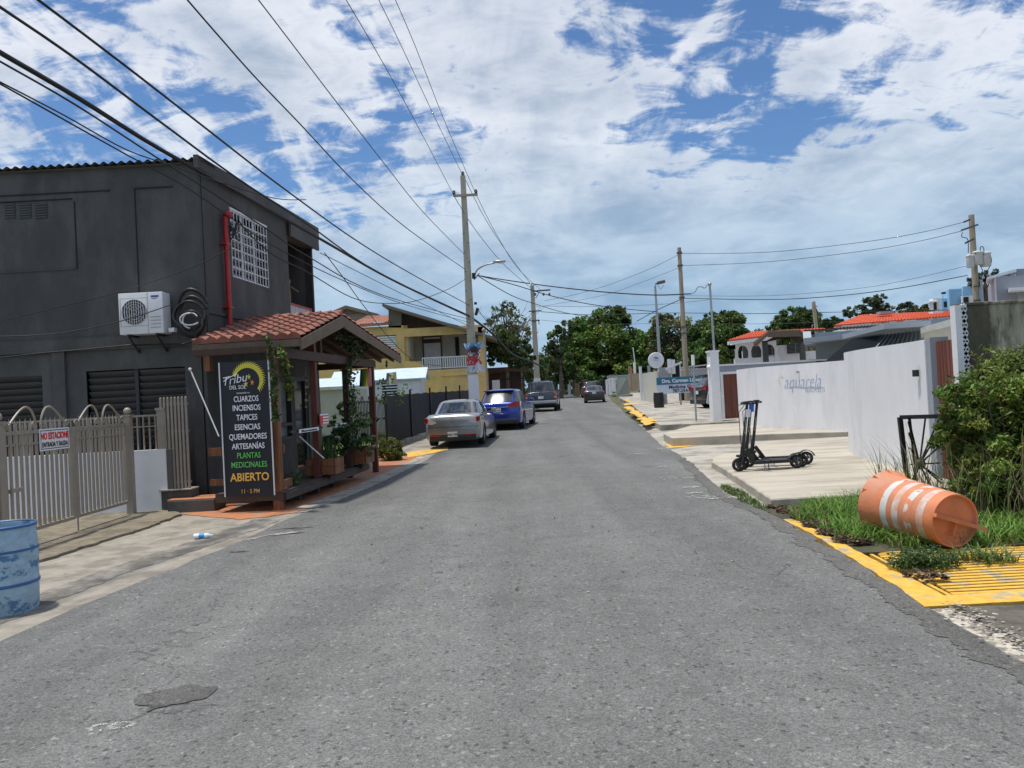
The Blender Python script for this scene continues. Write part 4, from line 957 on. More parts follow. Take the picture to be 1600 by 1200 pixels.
for i in range(n+1):
    for (a, b) in ((rA, rB), (rD, rC)):
        p = a.lerp(b, i/n); vs.append(p+Vector((0, 0, .05*(i % 2))))
v.add(vs, [(2*i, 2*i+1, 2*i+3, 2*i+2) for i in range(n)]); v.prism([rA, rB, rB-th, rA-th], (0, .1, 0)); part('porch_roof', v, M_rust, yh, fixn=False)
v = MB(); e0, e1, e2 = P(505, 492, YH+4), P(540, 477, YH+4), P(590, 490, YH+4)
v.prism([e0, e1, e1-th*1.2, e0-th*1.2], bk*.6); v.prism([e1, e2, e2-th*1.2, e1-th*1.2], bk*.6); part('gable_roof', v, M_woodg, yh)
v = MB(); v.prism([e0+Vector((1, .4, -.2)), e2+Vector((-1, .4, -.2)), e1+Vector((0, .4, -.25))], (0, .2, 0)); v.prism([P(515, 512, YH+4.3), P(585, 508, YH+4.3), P(575, 490, YH+4.3), P(520, 493, YH+4.3)], (0, .2, 0)); part('gable_wall', v, M_woodg, yh)

# ------------------------------------------------------------------ white shed with pale metal roof
YS = 33.0
sh = thing('garden_shed', 'small white shed with a pale blue metal roof in front of the yellow house', 'shed', P(640, 650, YS))
a0, a1 = P(520, 615, YS), P(657, 612, YS); s_e = P(678, 612, YS+1.6)
zt_ = P(620, 592, YS).z; zap = P(667, 577, YS+.8).z
v = MB(); v.box(((a0.x+a1.x)/2, YS+.9, (zt_+gz(YS))/2), (a1.x-a0.x, 1.8, zt_-gz(YS))); v.prism([(a1.x-.001, YS, zt_), (a1.x-.001, YS+1.8, zt_), (a1.x-.001, YS+.9, zap)], (-.1, 0, 0)); part('wall', v, M_white, sh)
v = MB(); e = .15
rd0 = Vector((a0.x-.1, YS-e, zt_-.06)); rd1 = Vector((a1.x+.22, YS-e, zt_-.06)); rg0 = Vector((a0.x-.1, YS+.9, zap+.05)); rg1 = Vector((a1.x+.22, YS+.9, zap+.05)); re0 = Vector((a0.x-.1, YS+1.95, zt_-.06)); re1 = Vector((a1.x+.22, YS+1.95, zt_-.06))
v.prism([rd0, rd1, rg1, rg0], (0, 0, .05)); v.prism([rg0, rg1, re1, re0], (0, 0, .05)); part('roof', v, mat('pale_blue_roof', (.50, .60, .66), .4, .12, 3), sh)
v = MB(); v.box((a1.x-.06, YS-.02, (zt_+gz(YS))/2), (.1, .03, zt_-gz(YS))); v.prism([rd1+Vector((.01, 0, -.12)), rg1+Vector((.01, 0, -.12)), rg1+Vector((.01, 0, .05)), rd1+Vector((.01, 0, .05))], (.03, 0, 0)); part('trim', v, M_white, sh)
v = MB(); x0, z0_ = hp(597, 615, YS-.02); x1, z1_ = hp(620, 600, YS-.02); v.box(((x0+x1)/2, YS-.02, z0_), (x1-x0, .03, .9)); wn_ = part('window', v, M_interior, sh)
v = MB(); [v.box(((x0+x1)/2, YS-.045, z0_-.35+k*.12), (x1-x0, .02, .05)) for k in range(7)]; part('louvre_slat', v, M_white, wn_)
# low cream outbuilding left of it
ob = thing('outbuilding', 'low cream outbuilding with a lean-to roof seen through the porch', 'outbuilding', P(550, 660, 29))
v = MB(); q0, q1 = P(500, 612, 29), P(560, 640, 29); v.box(((q0.x+q1.x)/2-.5, 30, (q0.z+.1)/2), (q1.x-q0.x+1, 2, q0.z)); part('wall', v, M_cream, ob)
v = MB(); v.prism([(q0.x-1, 28.8, q0.z+.1), (q1.x+.2, 28.8, q0.z+.1), (q1.x+.2, 31.2, q0.z+.5), (q0.x-1, 31.2, q0.z+.5)], (0, 0, .06)); part('roof', v, mat('pale_blue_roof', (.5, .6, .66)), ob)

# ------------------------------------------------------------------ low house with gates beyond the yellow house
gh = thing('gated_house', 'low brick carport with iron gates beyond the white based pole', 'house', P(805, 610, 50))
v = MB(); M_brick = mat('brick_pillar', (.12, .07, .055), .9, .3, 5)
for (x0, x1, m_) in ((760, 764, 0), (783, 786, 0), (792, 797, 1), (815, 818, 1)):
    qa, qb = P(x0, 607, 50), P(x1, 607, 50); v.cur = m_; v.box(((qa.x+qb.x)/2, 50, 1.7), (qb.x-qa.x, .4, 2.9))
qa, qb = P(764, 600, 52), P(820, 600, 52); v.cur = 0; v.box(((qa.x+qb.x)/2, 53, 1.8), (qb.x-qa.x, .3, 3.2)); v.box(((qa.x+qb.x)/2, 51.5, 3.25), (qb.x-qa.x+.6, 4, .25))
part('pillar', v, [M_brick, mat('tan_pillar', (.30, .26, .2), .9, .15)], gh)
v = MB()
for k in range(20): x = lerp(qa.x, qb.x, (k+.5)/20); v.box((x-.1, 49.8, 1.6), (.04, .04, 2.3))
for z_ in (.7, 1.6, 2.6): v.box(((qa.x+qb.x)/2, 49.8, z_), (qb.x-qa.x, .05, .06))
part('iron_gate', v, M_blackm, gh)
v = MB(); v.prism([P(800, 556, 50), P(822, 561, 50), P(822, 564, 50), P(800, 560, 50)], (0, 3, 0)); part('roof', v, mat('rust_red_sheet', (.25, .1, .07), .7), gh)
# small items there
v = MB(); w = P(775, 600, 46); v.box((w.x, 46, gz(46)+1.0), (.45, .3, 2.0)); solo('white_gatepost', v, M_white, 'white post with dark slot beside the yellow house corner', 'gatepost')
v = MB(); v.tube([P(756, 518, 43), P(762, 615, 43)], .07, 8); v.ball(P(756, 516, 43), .12); solo('vent_pipe', v, mat('tan_pillar', (.3, .26, .2)), 'tall pale pipe standing at the yellow house right corner', 'pipe', 40)
# ================================================================== VEHICLES
M_tyre = mat('tyre_rubber', (.014, .014, .015), .85, .15, 20); M_rim = mat('alloy_rim', (.42, .43, .45), .3, .1, 10, metal=.8)
M_win = mat('car_glass', (.015, .018, .02), .05, .02, 2, spec=1.0, coat=.5)
M_trim = mat('black_trim', (.018, .018, .019), .6, .1, 10); M_chrome = mat('chrome', (.6, .6, .62), .12, .02, 2, metal=1)
M_tl = mat('tail_lamp_red', (.30, .008, .008), .12, .08, 20, spec=.8, coat=1); M_tlc = mat('tail_lamp_clear', (.55, .5, .5), .12, .08, 20, spec=.8, coat=1)
M_plate = mat('plate_white', (.6, .62, .62), .5, .05, 8); M_under = mat('underbody', (.008, .008, .008), .9)
def car(name, label, paint, loc, rz, L, Wd, H, belt, st, cab, wr=.32, lights='sedan', hatch=False, gl=None, group='parked and passing cars', lower=None, plate='HRC 743', glaz=M_win):
    q = thing(name, label, 'car', (0, 0, 0), group); hw = Wd/2
    # body loft: st rows = (y fraction 0 rear..1 front, z bottom, z top, width factor)
    v = MB(); rings = []
    for (f, zb, zt, wf) in st:
        y = (f-.5)*L; w = hw*wf; zm = zb+(zt-zb)*.55
        half = [(0, zb), (w*.86, zb), (w*.965, zb+.05), (w*.99, zb+.16), (w*1.0, zm), (w*.985, zt-.16), (w*.95, zt-.05), (w*.86, zt-.0), (w*.5, zt+.022), (0, zt+.03)]
        ring = [(x, y, z) for x, z in half] + [(-x, y, z) for x, z in half[-2:0:-1]]; rings.append(ring)
    # densify along the length with Catmull-Rom
    dens = []; n = len(rings)
    for i in range(n-1):
        p0, p1, p2, p3 = rings[max(i-1, 0)], rings[i], rings[i+1], rings[min(i+2, n-1)]
        k = 4 if i not in (0, n-2) else 3
        for j in range(k):
            t = j/k; row = []
            for a, b, c, d in zip(p0, p1, p2, p3):
                row.append(tuple(.5*((2*b[m])+(-a[m]+c[m])*t+(2*a[m]-5*b[m]+4*c[m]-d[m])*t*t+(-a[m]+3*b[m]-3*c[m]+d[m])*t**3) for m in range(3)))
            dens.append(row)
    dens.append(rings[-1]); m_ = len(rings[0]); vs = [p for r_ in dens for p in r_]
    fs = [(i*m_+k, i*m_+(k+1) % m_, (i+1)*m_+(k+1) % m_, (i+1)*m_+k) for i in range(len(dens)-1) for k in range(m_)] + [tuple(range(m_))[::-1], tuple((len(dens)-1)*m_+k for k in range(m_))]
    v.add(vs, fs); body = part('body', v, paint, q, smooth=32)
    ax = (-.5*L+L*.195, .5*L-L*.185); cs = []
    RY = Matrix.Rotation(R(90), 3, 'Y')
    for y in ax:
        for sx in (-1, 1):
            c = MB(); c.lathe([(wr+.055, -.14), (wr+.055, .3)] if sx > 0 else [(wr+.055, -.3), (wr+.055, .14)], 28, (sx*(hw-.1), y, wr), RY, True); cs.append(c)
    cut(body, cs); body.data.materials.clear(); body.data.materials.append(paint)
    for p_ in body.data.polygons: p_.use_smooth = True
    body.data.set_sharp_from_angle(angle=R(30))
    # cabin
    y0b, y1b, y0t, y1t, wb, wt, ne = cab; y0b *= L; y1b *= L; y0t *= L; y1t *= L; wb *= hw; wt *= hw
    def prm(z):
        u = (z-belt)/(H-belt); u = min(max(u, 0), 1); s = u**1.12
        return lerp(y0b, y0t, s), lerp(y1b, y1t, s), lerp(wb, wt, s)
    def ringat(z, k=40, shr=0):
        a, b, w = prm(z); out = []
        for i in range(k):
            th = 2*math.pi*i/k; c, s = math.cos(th), math.sin(th)
            out.append(((w-shr)*math.copysign(abs(c)**(2/ne), c), (a+b)/2+((b-a)/2-shr)*math.copysign(abs(s)**(2/ne), s), z))
        return out
    zs = [belt-.08]+list(np.linspace(belt, H-.09, 7))
    v = MB(); k = 40; vs = [p for z in zs for p in ringat(z, k)]
    vs += [(p[0], p[1], H-.04) for p in ringat(H-.05, k, .06)] + [(p[0], p[1], H-.008) for p in ringat(H-.05, k, .22)] + [(p[0]*.5, (p[1]-(y0t+y1t)/2)*.5+(y0t+y1t)/2, H) for p in ringat(H-.05, k, .3)]
    nr = len(zs)+3; v.add(vs, [(i*k+j, i*k+(j+1) % k, (i+1)*k+(j+1) % k, (i+1)*k+j) for i in range(nr-1) for j in range(k)]+[tuple((nr-1)*k+j for j in range(k))])
    cabo = part('roof', v, paint, q, smooth=40)
    def side(sx, y, z, off=.006):
        a, b, w = prm(z); yc, ly = (a+b)/2, (b-a)/2; t = min(abs((y-yc)/ly), .999); return Vector((sx*(w*(1-t**ne)**(1/ne)+off), y, z))
    def endp(front, x, z, off=.008):
        a, b, w = prm(z); yc, ly = (a+b)/2, (b-a)/2; t = min(abs(x/w), .995); dy = ly*(1-t**ne)**(1/ne)+off
        return Vector((x, yc+(dy if front else -dy), z))
    zb_, zt_ = belt+.03, H-.11
    for sx in (-1, 1):
        a0, b0_, _ = prm(zb_); a1_, b1_, _ = prm(zt_); cuts_ = [.1, .5, .52, .88] if not hatch else [.07, .34, .36, .62, .64, .9]
        for c0, c1 in zip(cuts_[::2], cuts_[1::2]):
            v = MB(); nn = 7; vs = []
            for j in range(nn+1):
                z = lerp(zb_, zt_, j/nn); A_, B_, _ = prm(z)
                for i in range(nn+1): vs.append(side(sx, lerp(lerp(A_, B_, c0), lerp(A_, B_, c1), i/nn), z))
            v.add(vs, [(j*(nn+1)+i, j*(nn+1)+i+1, (j+1)*(nn+1)+i+1, (j+1)*(nn+1)+i) for j in range(nn) for i in range(nn)]); part('side_window', v, glaz, q, smooth=40)
    for fr_, nm in ((False, 'rear_window'), (True, 'windscreen')):
        v = MB(); nn = 9; vs = []
        za = zb_+(.02 if not hatch or fr_ else .0); 
        for j in range(nn+1):
            z = lerp(za, zt_+.015, j/nn); w = prm(z)[2]*.86
            for i in range(nn+1): vs.append(endp(fr_, lerp(-w, w, i/nn), z))
        v.add(vs, [(j*(nn+1)+i, j*(nn+1)+i+1, (j+1)*(nn+1)+i+1, (j+1)*(nn+1)+i) for j in range(nn) for i in range(nn)]); part(nm, v, glaz, q, smooth=40)
    # wheels
    for y in ax:
        for sx in (-1, 1):
            c = (sx*(hw-.115), y, wr); v = MB()
            v.lathe([(wr*.62, -.11), (wr*.93, -.11), (wr, -.085), (wr, .085), (wr*.93, .11), (wr*.62, .11)], 28, c, RY); w_ = part('wheel', v, M_tyre, q, smooth=40)
            v = MB(); v.lathe([(wr*.64, -.09), (wr*.64, .09)], 24, c, RY)
            for k5 in range(5):
                a = 2*math.pi*k5/5; dx = sx*.085; v.beam((c[0]+dx, y+.03*math.cos(a), wr+.03*math.sin(a)), (c[0]+dx, y+wr*.63*math.cos(a), wr+wr*.63*math.sin(a)), .05, .03, up=(1, 0, 0))
            v.lathe([(.001, sx*.02), (wr*.63, sx*.02)], 20, c, RY); v.lathe([(.001, sx*.1), (.05, sx*.1), (.05, sx*.06)], 10, c, RY)
            part('rim', v, M_rim, w_, smooth=40)
    v = MB(); v.box((0, 0, .30), (Wd*.8, L*.86, .2)); part('underbody', v, M_under, q)
    # mirrors
    for sx in (-1, 1):
        v = MB(); v.box((sx*(hw+.07), y1b-.55, belt+.06), (.17, .1, .13), None, .03); v.box((sx*(hw-.04), y1b-.5, belt+.01), (.14, .05, .04)); part('wing_mirror', v, paint, q, smooth=40)
    yr = -L/2
    if lights == 'sedan':
        for sx in (-1, 1):
            z0 = belt-.15; v = MB()
            pol = [(sx*hw*.56, z0-.075), (sx*hw*.60, z0-.03), (sx*hw*.85, z0+.09), (sx*hw*.985, z0+.10), (sx*hw*.985, z0-.02), (sx*hw*.9, z0-.09), (sx*hw*.72, z0-.11)]
            v.prism([(x, yr-.012, z) for x, z in pol], (0, .30, 0)); tl = part('tail_lamp', v, M_tlc, q)
            v = MB(); pol = [(sx*hw*.86, z0-.05), (sx*hw*.84, z0+.045), (sx*hw*.88, z0+.085), (sx*hw*.988, z0+.095), (sx*hw*.988, z0-.015), (sx*hw*.9, z0-.08)]
            v.prism([(x, yr-.018, z) for x, z in pol], (0, .32, 0)); part('lamp_red_lens', v, M_tl, tl)
        v = MB(); v.box((0, yr+.02, .29), (Wd*.82, .10, .2), None, .03); part('bumper_insert', v, M_trim, q, smooth=40)
        for sx in (-1, 1):
            v = MB(); v.box((sx*hw*.62, yr-.028, .37), (.26, .03, .05), None, .01); part('reflector', v, M_tl, q)
        v = MB(); v.box((0, yr+.33, belt+.03), (Wd*.62, .10, .025), None, .01); part('spoiler_lip', v, paint, q, smooth=40)
        v = MB(); v.lathe([(.03, 0), (.045, 0), (.045, .01)], 16, (0, yr-.01, belt-.11), Matrix.Rotation(R(90), 3, 'X')); v.box((0, yr-.015, belt-.11), (.07, .01, .012)); part('badge', v, M_chrome, q)
        v = MB(); v.box((0, yr-.004, .62), (Wd*.94, .012, .01)); part('bumper_seam', v, M_trim, q)
        pz, py_ = .39, yr-.035
    elif lights == 'cross':
        for sx in (-1, 1):
            z0 = belt-.08; v = MB()
            pol = [(sx*hw*.48, z0-.09), (sx*hw*.48, z0+.03), (sx*hw*.78, z0+.11), (sx*hw*.985, z0+.12), (sx*hw*.985, z0-.04), (sx*hw*.85, z0-.1)]
            v.prism([(x, yr-.012, z) for x, z in pol], (0, .30, 0)); part('tail_lamp', v, M_tl, q)
        v = MB(); v.box((0, yr-.012, belt-.16), (Wd*.46, .03, .03), None, .008); part('chrome_strip', v, M_chrome, q)
        v = MB(); v.box((0, yr+.03, .34), (Wd*.86, .14, .2), None, .04); part('bumper_insert', v, M_trim, q, smooth=40)
        v = MB(); v.box((0, y0t-.06, H-.07), (Wd*.66, .30, .05), None, .02); part('roof_spoiler', v, paint, q, smooth=40)
        for sx in (-1, 1):
            v = MB(); v.lathe([(.03, 0), (.05, 0), (.05, -.08)], 16, (sx*hw*.72, yr-.03, .36), Matrix.Rotation(R(90), 3, 'X')); part('exhaust', v, M_chrome, q, smooth=40)
        pz, py_ = belt-.28, yr-.03
    elif lights == 'suv':
        for sx in (-1, 1):
            z0 = belt-.22; v = MB(); v.box((sx*hw*.90, yr+.04, z0), (hw*.17, .14, .34), None, .02); tl = part('tail_lamp', v, M_tl, q, smooth=40)
            v = MB(); v.box((sx*hw*.90, yr-.034, z0-.08), (hw*.1, .006, .07)); part('reversing_lens', v, M_tlc, tl)
        v = MB(); v.box((0, yr-.04, .56), (Wd*.97, .22, .17), None, .035); part('bumper', v, M_rim if lower is None else lower, q, smooth=40)
        v = MB(); v.box((0, yr-.005, .9), (Wd*.78, .012, .012)); v.box((0, yr-.005, belt-.03), (Wd*.9, .012, .012)); part('tailgate_seam', v, M_trim, q)
        v = MB(); v.box((-hw*.66, yr-.012, .86), (.2, .008, .035)); part('badge', v, M_chrome, q)
        v = MB()
        for sx in (-1, 1): v.beam((sx*hw*.66, y0t+.2, H+.03), (sx*hw*.66, y1t-.3, H+.03), .035, .03)
        part('roof_rail', v, M_trim, q)
        pz, py_ = .82, yr-.02
    elif lights == 'old':
        for sx in (-1, 1):
            z0 = belt-.12; v = MB(); v.box((sx*hw*.80, yr+.05, z0), (hw*.36, .14, .2), None, .03); part('tail_lamp', v, M_tl, q, smooth=40)
        v = MB(); v.box((0, yr-.0, belt-.03), (Wd*.5, .03, .03)); part('chrome_strip', v, M_chrome, q)
        v = MB(); v.box((0, yr-.01, .47), (Wd*.94, .08, .05), None, .02); part('bumper_insert', v, M_trim, q)
        pz, py_ = belt-.14, yr-.03
    v = MB(); v.box((0, py_, pz), (.31, .012, .155), None, .004); pl_ = part('number_plate', v, M_plate, q)
    if plate: text(plate, .085, M_ink, pl_, (0, py_-.008, pz-.035), (1, 0, 0), (0, -1, 0), bold=.002)
    q.location = loc; q.rotation_euler = (0, 0, rz); INV[q] = Vector((0, 0, 0)); return q
def paint(name, rgb, metal=.4): return mat(name, rgb, .28, .03, 3, metal=metal, coat=1, spec=.6)
ST_S = [(0, .34, .78, .84), (.012, .24, .92, .945), (.05, .19, 1.0, .985), (.16, .20, 1.0, 1.0), (.35, .19, .95, 1.0), (.6, .19, .93, 1.0), (.78, .20, .90, .99), (.92, .22, .80, .96), (.98, .28, .68, .88), (1, .38, .6, .76)]
def place(px, py, Y=None):
    g_ = G(px, py); return g_
# silver sedan: measured rear wheels at (668,704) and (760,695)
def heading(rz, cx, yrear, L):
    return (cx - math.sin(rz)*L/2, yrear + math.cos(rz)*L/2)
L = 4.55; rz = R(-5.5); cx, cy = heading(rz, (707-800)/FPX*24.1-.03, 23.6, L)
car('parked_car', 'silver sedan parked at the left kerb, nearest of the parked cars', paint('silver_paint', (.27, .28, .285), .6), (cx, cy, gz(cy)+.01), rz, L, 1.76, 1.45, .97, ST_S, (-.43, .24, -.25, .03, .90, .64, 3.6), .32, 'sedan')
L = 4.7; rz = R(-9.5); cx, cy = heading(rz, P(777, 640, 30.5).x, 30.2, L)
ST_C = [(0, .38, .95, .87), (.012, .27, 1.05, .95), (.05, .22, 1.08, .985), (.16, .22, 1.08, 1.0), (.35, .21, 1.05, 1.0), (.6, .21, 1.03, 1.0), (.78, .22, 1.0, .99), (.92, .24, .9, .96), (.98, .30, .78, .88), (1, .4, .65, .76)]
M_refl = mat('hatch_glass', (.05, .055, .06), .22, .3, 3, spec=.5)
car('parked_car', 'bright blue crossover parked behind the silver sedan', paint('blue_paint', (.006, .035, .30), .35), (cx, cy, gz(cy)-.01), rz, L, 1.86, 1.62, 1.06, ST_C, (-.485, .22, -.36, .05, .90, .68, 3.8), .35, 'cross', True, glaz=M_refl, plate='JLB 210')
L = 4.8; rz = R(-6); cx, cy = heading(rz, P(845, 620, 44.5).x, 44.5, L)
ST_V = [(0, .55, 1.08, .93), (.008, .45, 1.12, .97), (.04, .34, 1.14, .995), (.16, .32, 1.14, 1.0), (.35, .31, 1.13, 1.0), (.6, .31, 1.12, 1.0), (.78, .32, 1.1, .99), (.94, .34, 1.04, .97), (.985, .4, .98, .92), (1, .5, .9, .85)]
car('parked_car', 'dark slate blue boxy utility vehicle parked before the second pole', paint('slate_paint', (.028, .042, .06), .3), (cx, cy, gz(cy)+.01), rz, L, 1.84, 1.78, 1.13, ST_V, (-.485, .20, -.455, .09, .93, .76, 6), .36, 'suv', True, plate='')
L = 4.3; rz = R(-7); cx, cy = heading(rz, P(928.5, 620, 62).x, 62, L)
bk_ = paint('black_paint', (.012, .012, .014), .2)
car('moving_car', 'black hatchback driving away in the middle of the far street', bk_, (cx, cy, gz(cy)+.01), rz, L, 1.72, 1.42, .95, ST_S, (-.46, .24, -.30, .03, .90, .68, 3.6), .31, 'old', plate='')
L = 4.5; rz = R(-4); cx, cy = heading(rz, P(922.5, 610, 76).x, 76, L)
car('moving_car', 'dark blue grey car ahead of the black hatchback, mostly hidden', paint('navy_paint', (.02, .035, .05), .3), (cx, cy, gz(cy)+.01), rz, L, 1.75, 1.6, 1.05, ST_C, (-.46, .22, -.36, .05, .90, .70, 4), .33, 'old', True, plate='')
# dark SUV across the right-hand forecourt (rear to the left)
L = 4.7; rz = R(-78); 
cw = P(1078, 620, 35.5); ang = rz
cx = cw.x + L/2 + .45; cy = 36.6
car('parked_car', 'black sport utility parked across the forecourt beside the white pillar', paint('black_blue_paint', (.012, .014, .02), .3), (cx, cy, gz(cy)+.14), rz, L, 1.88, 1.66, 1.05, ST_C, (-.47, .22, -.38, .05, .92, .72, 4), .36, 'cross', True, plate='')

# ------------------------------------------------------------------ kick scooters
M_scb = mat('scooter_black', (.014, .014, .016), .38, .08, 12); M_scd = mat('scooter_deck', (.045, .045, .047), .8, .15, 30, .3, 120)
M_scg = mat('scooter_grey', (.2, .21, .23), .4, .1, 12, metal=.5)
M_lbl = mat('stem_lettering', (.45, .45, .47), .5)
def scooter(label, tagc=None, tagz=.0, loc=(0, 0, 0), rz=0):
    # local: front wheel at x=0, rear wheel at x=1.0, +x towards the rear, y across
    q = thing('kick_scooter', label, 'kick scooter', (0, 0, 0), 'black rental kick scooters standing together'); r = .115
    RX = Matrix.Rotation(R(90), 3, 'X')
    for x, nm in ((0, 'front_wheel'), (1.0, 'rear_wheel')):
        v = MB(); v.lathe([(r*.66, -.03), (r*.94, -.03), (r, -.015), (r, .015), (r*.94, .03), (r*.66, .03)], 30, (x, 0, r), RX); w = part(nm, v, M_tyre, q, smooth=40)
        v = MB(); v.lathe([(r*.6, -.02), (r*.69, -.022), (r*.69, .022), (r*.6, .02)], 26, (x, 0, r), RX); v.lathe([(.001, -.03), (.03, -.03), (.03, .03), (.001, .03)], 14, (x, 0, r), RX)
        for k in range(6): a = math.pi*2*k/6; v.beam((x+.02*math.cos(a), 0, r+.02*math.sin(a)), (x+r*.64*math.cos(a), 0, r+r*.64*math.sin(a)), .02, .014)
        part('hub', v, M_scg if x else M_scb, w, smooth=40)
    v = MB(); v.lathe([(r+.02, -.05), (r+.03, -.04), (r+.03, .04), (r+.02, .05)], 30, (1.0, 0, r), RX)
    vv = MB(); n = 14
    for i in range(n):
        for w_ in (-.045, .045):
            a = R(15+165*i/(n-1)); vv.v.append((1.0+(r+.022)*math.cos(a), w_, r+(r+.022)*math.sin(a)))
    for i in range(n):
        for w_ in (-.045, .045):
            a = R(15+165*i/(n-1)); vv.v.append((1.0+(r+.032)*math.cos(a), w_, r+(r+.032)*math.sin(a)))
    m2 = 2*n
    vv.f = [(2*i, 2*i+1, 2*i+3, 2*i+2) for i in range(n-1)]+[(m2+2*i, m2+2*i+2, m2+2*i+3, m2+2*i+1) for i in range(n-1)]+[(2*i, 2*i+2, m2+2*i+2, m2+2*i) for i in range(n-1)]+[(2*i+1, m2+2*i+1, m2+2*i+3, 2*i+3) for i in range(n-1)]
    vv.mi = [0]*len(vv.f); part('rear_mudguard', vv, M_scb, q, smooth=50)
    v = MB(); v.box((.56, 0, .135), (.66, .155, .05), None, .018); v.beam((.86, .0, .13), (1.0, .045, r), .03, .05); v.beam((.86, 0, .13), (1.0, -.045, r), .03, .05)
    v.beam((.27, 0, .14), (.12, 0, .36), .075, .06); v.beam((.3, 0, .13), (.18, 0, .18), .1, .05)
    part('deck', v, M_scb, q, smooth=40)
    v = MB(); v.box((.56, 0, .163), (.56, .13, .008), None, .003); part('foot_grip', v, M_scd, q)
    v = MB(); v.tube([(.02, .045, r), (.07, .045, .26)], .014); v.tube([(.02, -.045, r), (.07, -.045, .26)], .014); v.tube([(.06, 0, .24), (.085, 0, .42)], .034, 14); v.box((.05, 0, .265), (.16, .09, .04), None, .015); part('fork', v, M_scb, q, smooth=40)
    v = MB(); v.tube([(.085, 0, .40), (.105, 0, .5), (.20, 0, 1.13)], [.034, .027, .024], 14); st_ = part('stem', v, M_scb, q, smooth=40)
    d = Vector((.095, 0, .63)).normalized()
    text('SCOOT', .04, M_lbl, st_, Vector((.135, -.026, .62)), d, (0, -1, 0), align='LEFT', ext=.001) if False else None
    v = MB()
    for k in range(7):
        c = Vector((.105, 0, .5)).lerp(Vector((.2, 0, 1.13)), .25+.055*k); v.box(c+Vector((0, -.0255, 0)), (.012, .004, .02 if k % 2 else .026), Matrix.Rotation(R(8), 3, 'Y'))
    part('stem_marks', v, M_lbl, st_)
    v = MB(); v.tube([(.20, -.26, 1.15), (.205, -.1, 1.14), (.2, 0, 1.145), (.205, .1, 1.14), (.20, .26, 1.15)], .013, 10); v.box((.19, 0, 1.155), (.1, .12, .06), None, .02); part('handlebar', v, M_scb, q, smooth=40)
    for sy in (-1, 1):
        v = MB(); v.tube([(.20, sy*.15, 1.147), (.20, sy*.275, 1.15)], .019, 10); v.tube([(.18, sy*.13, 1.14), (.13, sy*.16, 1.12), (.11, sy*.24, 1.12)], .007, 6); part('grip', v, M_scb, q, smooth=40)
    v = MB(); v.tube([(.16, .02, 1.12), (.06, .03, 1.0), (.06, .02, .6), (.06, .0, .45)], .006, 6); part('brake_cable', v, M_black, q)
    v = MB(); v.tube([(.42, -.06, .13), (.40, -.15, .0)], .009, 6); part('kickstand', v, M_scg, q)
    if tagc:
        v = MB(); v.box((.17+.02, -.05, 1.04+tagz), (.085, .006, .13), Matrix.Rotation(R(5), 3, 'Y')); part('paper_tag', v, tagc, q)
    q.location = loc; q.rotation_euler = (0, 0, rz); INV[q] = Vector((0, 0, 0)); return q
f1 = G(1155, 737, .13)
scooter('nearest black kick scooter with a white paper tag on its stem', M_white, -.06, (f1.x+.0, f1.y, .13), R(3))
scooter('middle black kick scooter with a blue tag under the handlebar', mat('blue_tag', (.02, .15, .65), .5), .02, (f1.x+.13, f1.y+.22, .13), R(-1))
scooter('farthest black kick scooter of the three, stem set apart to the right', None, 0, (f1.x+.36, f1.y+.62, .13), R(-4))

# ------------------------------------------------------------------ fallen orange traffic drum
M_or = mat('orange_plastic', (.60, .20, .085), .6, .14, 6, .12, 40, rgb2=(.50, .22, .13), mixs=(.42, .62)); M_rw = mat('reflective_white', (.58, .57, .54), .5, .12, 14, rgb2=(.58, .22, .11), mixs=(.50, .53)); M_rp = mat('faded_reflective', (.60, .36, .27), .5, .12, 14, rgb2=(.56, .50, .47), mixs=(.46, .52))
nc = Vector((3.99, 7.06, .275)); fc = Vector((3.80, 7.96, .31)); axd = (fc-nc).normalized()
xx = axd.orthogonal().normalized(); up = Vector((0, 0, 1)); side_ = axd.cross(up).normalized(); upp = side_.cross(axd)
MO = Matrix((side_, upp, axd)).transposed()
td = thing('traffic_drum', 'faded orange traffic barrel lying on its side in the grass', 'traffic barrel', (4.1, 7.9, .0))
v = MB(); prof = [(.001, .03), (.215, .03), (.23, .0), (.245, .0), (.25, .03), (.252, .1)]
z = .1; r0 = .252; rng_b = []
for i in range(4):
    prof += [(r0, z), (r0+.004, z+.012), (r0+.004, z+.105), (r0+.012, z+.125), (r0+.012, z+.14)]; rng_b.append((r0+.0055, z+.014, z+.103)); z += .15; r0 += .012
prof += [(r0, z), (r0+.01, z+.09), (r0+.03, z+.14), (r0+.045, z+.19), (r0+.05, z+.2), (r0+.03, z+.2), (r0-.01, z+.1), (.24, .2), (.001, .2)]
v.lathe(prof, 44, nc, MO); part('shell', v, M_or, td, smooth=35)
for i, (r_, a, b) in enumerate(rng_b):
    v = MB(); v.lathe([(r_, a), (r_+.0012, (a+b)/2), (r_, b)], 44, nc, MO); part('reflective_band', v, M_rw if i % 2 == 1 else M_rp, td, smooth=35)
v = MB()
for k in range(12):
    a = 2*math.pi*k/12; d_ = MO @ Vector((math.cos(a), math.sin(a), 0)); c = nc+axd*(z+.15); v.beam(c+d_*(r0+.01), c+d_*(r0+.045)+axd*.04, .02, .05)
part('base_rib', v, M_or, td)
v = MB(); hd = (side_*-.93+upp*-.36)
hd = (side_*.9-upp*.30).normalized(); v.beam(nc-hd*.26-axd*.03, nc+hd*.30-axd*.03, .035, .05, up=axd); v.beam(nc-axd*.005, nc+axd.cross(hd)*.13-axd*.005, .016, .03, up=axd); part('handle', v, M_or, td)
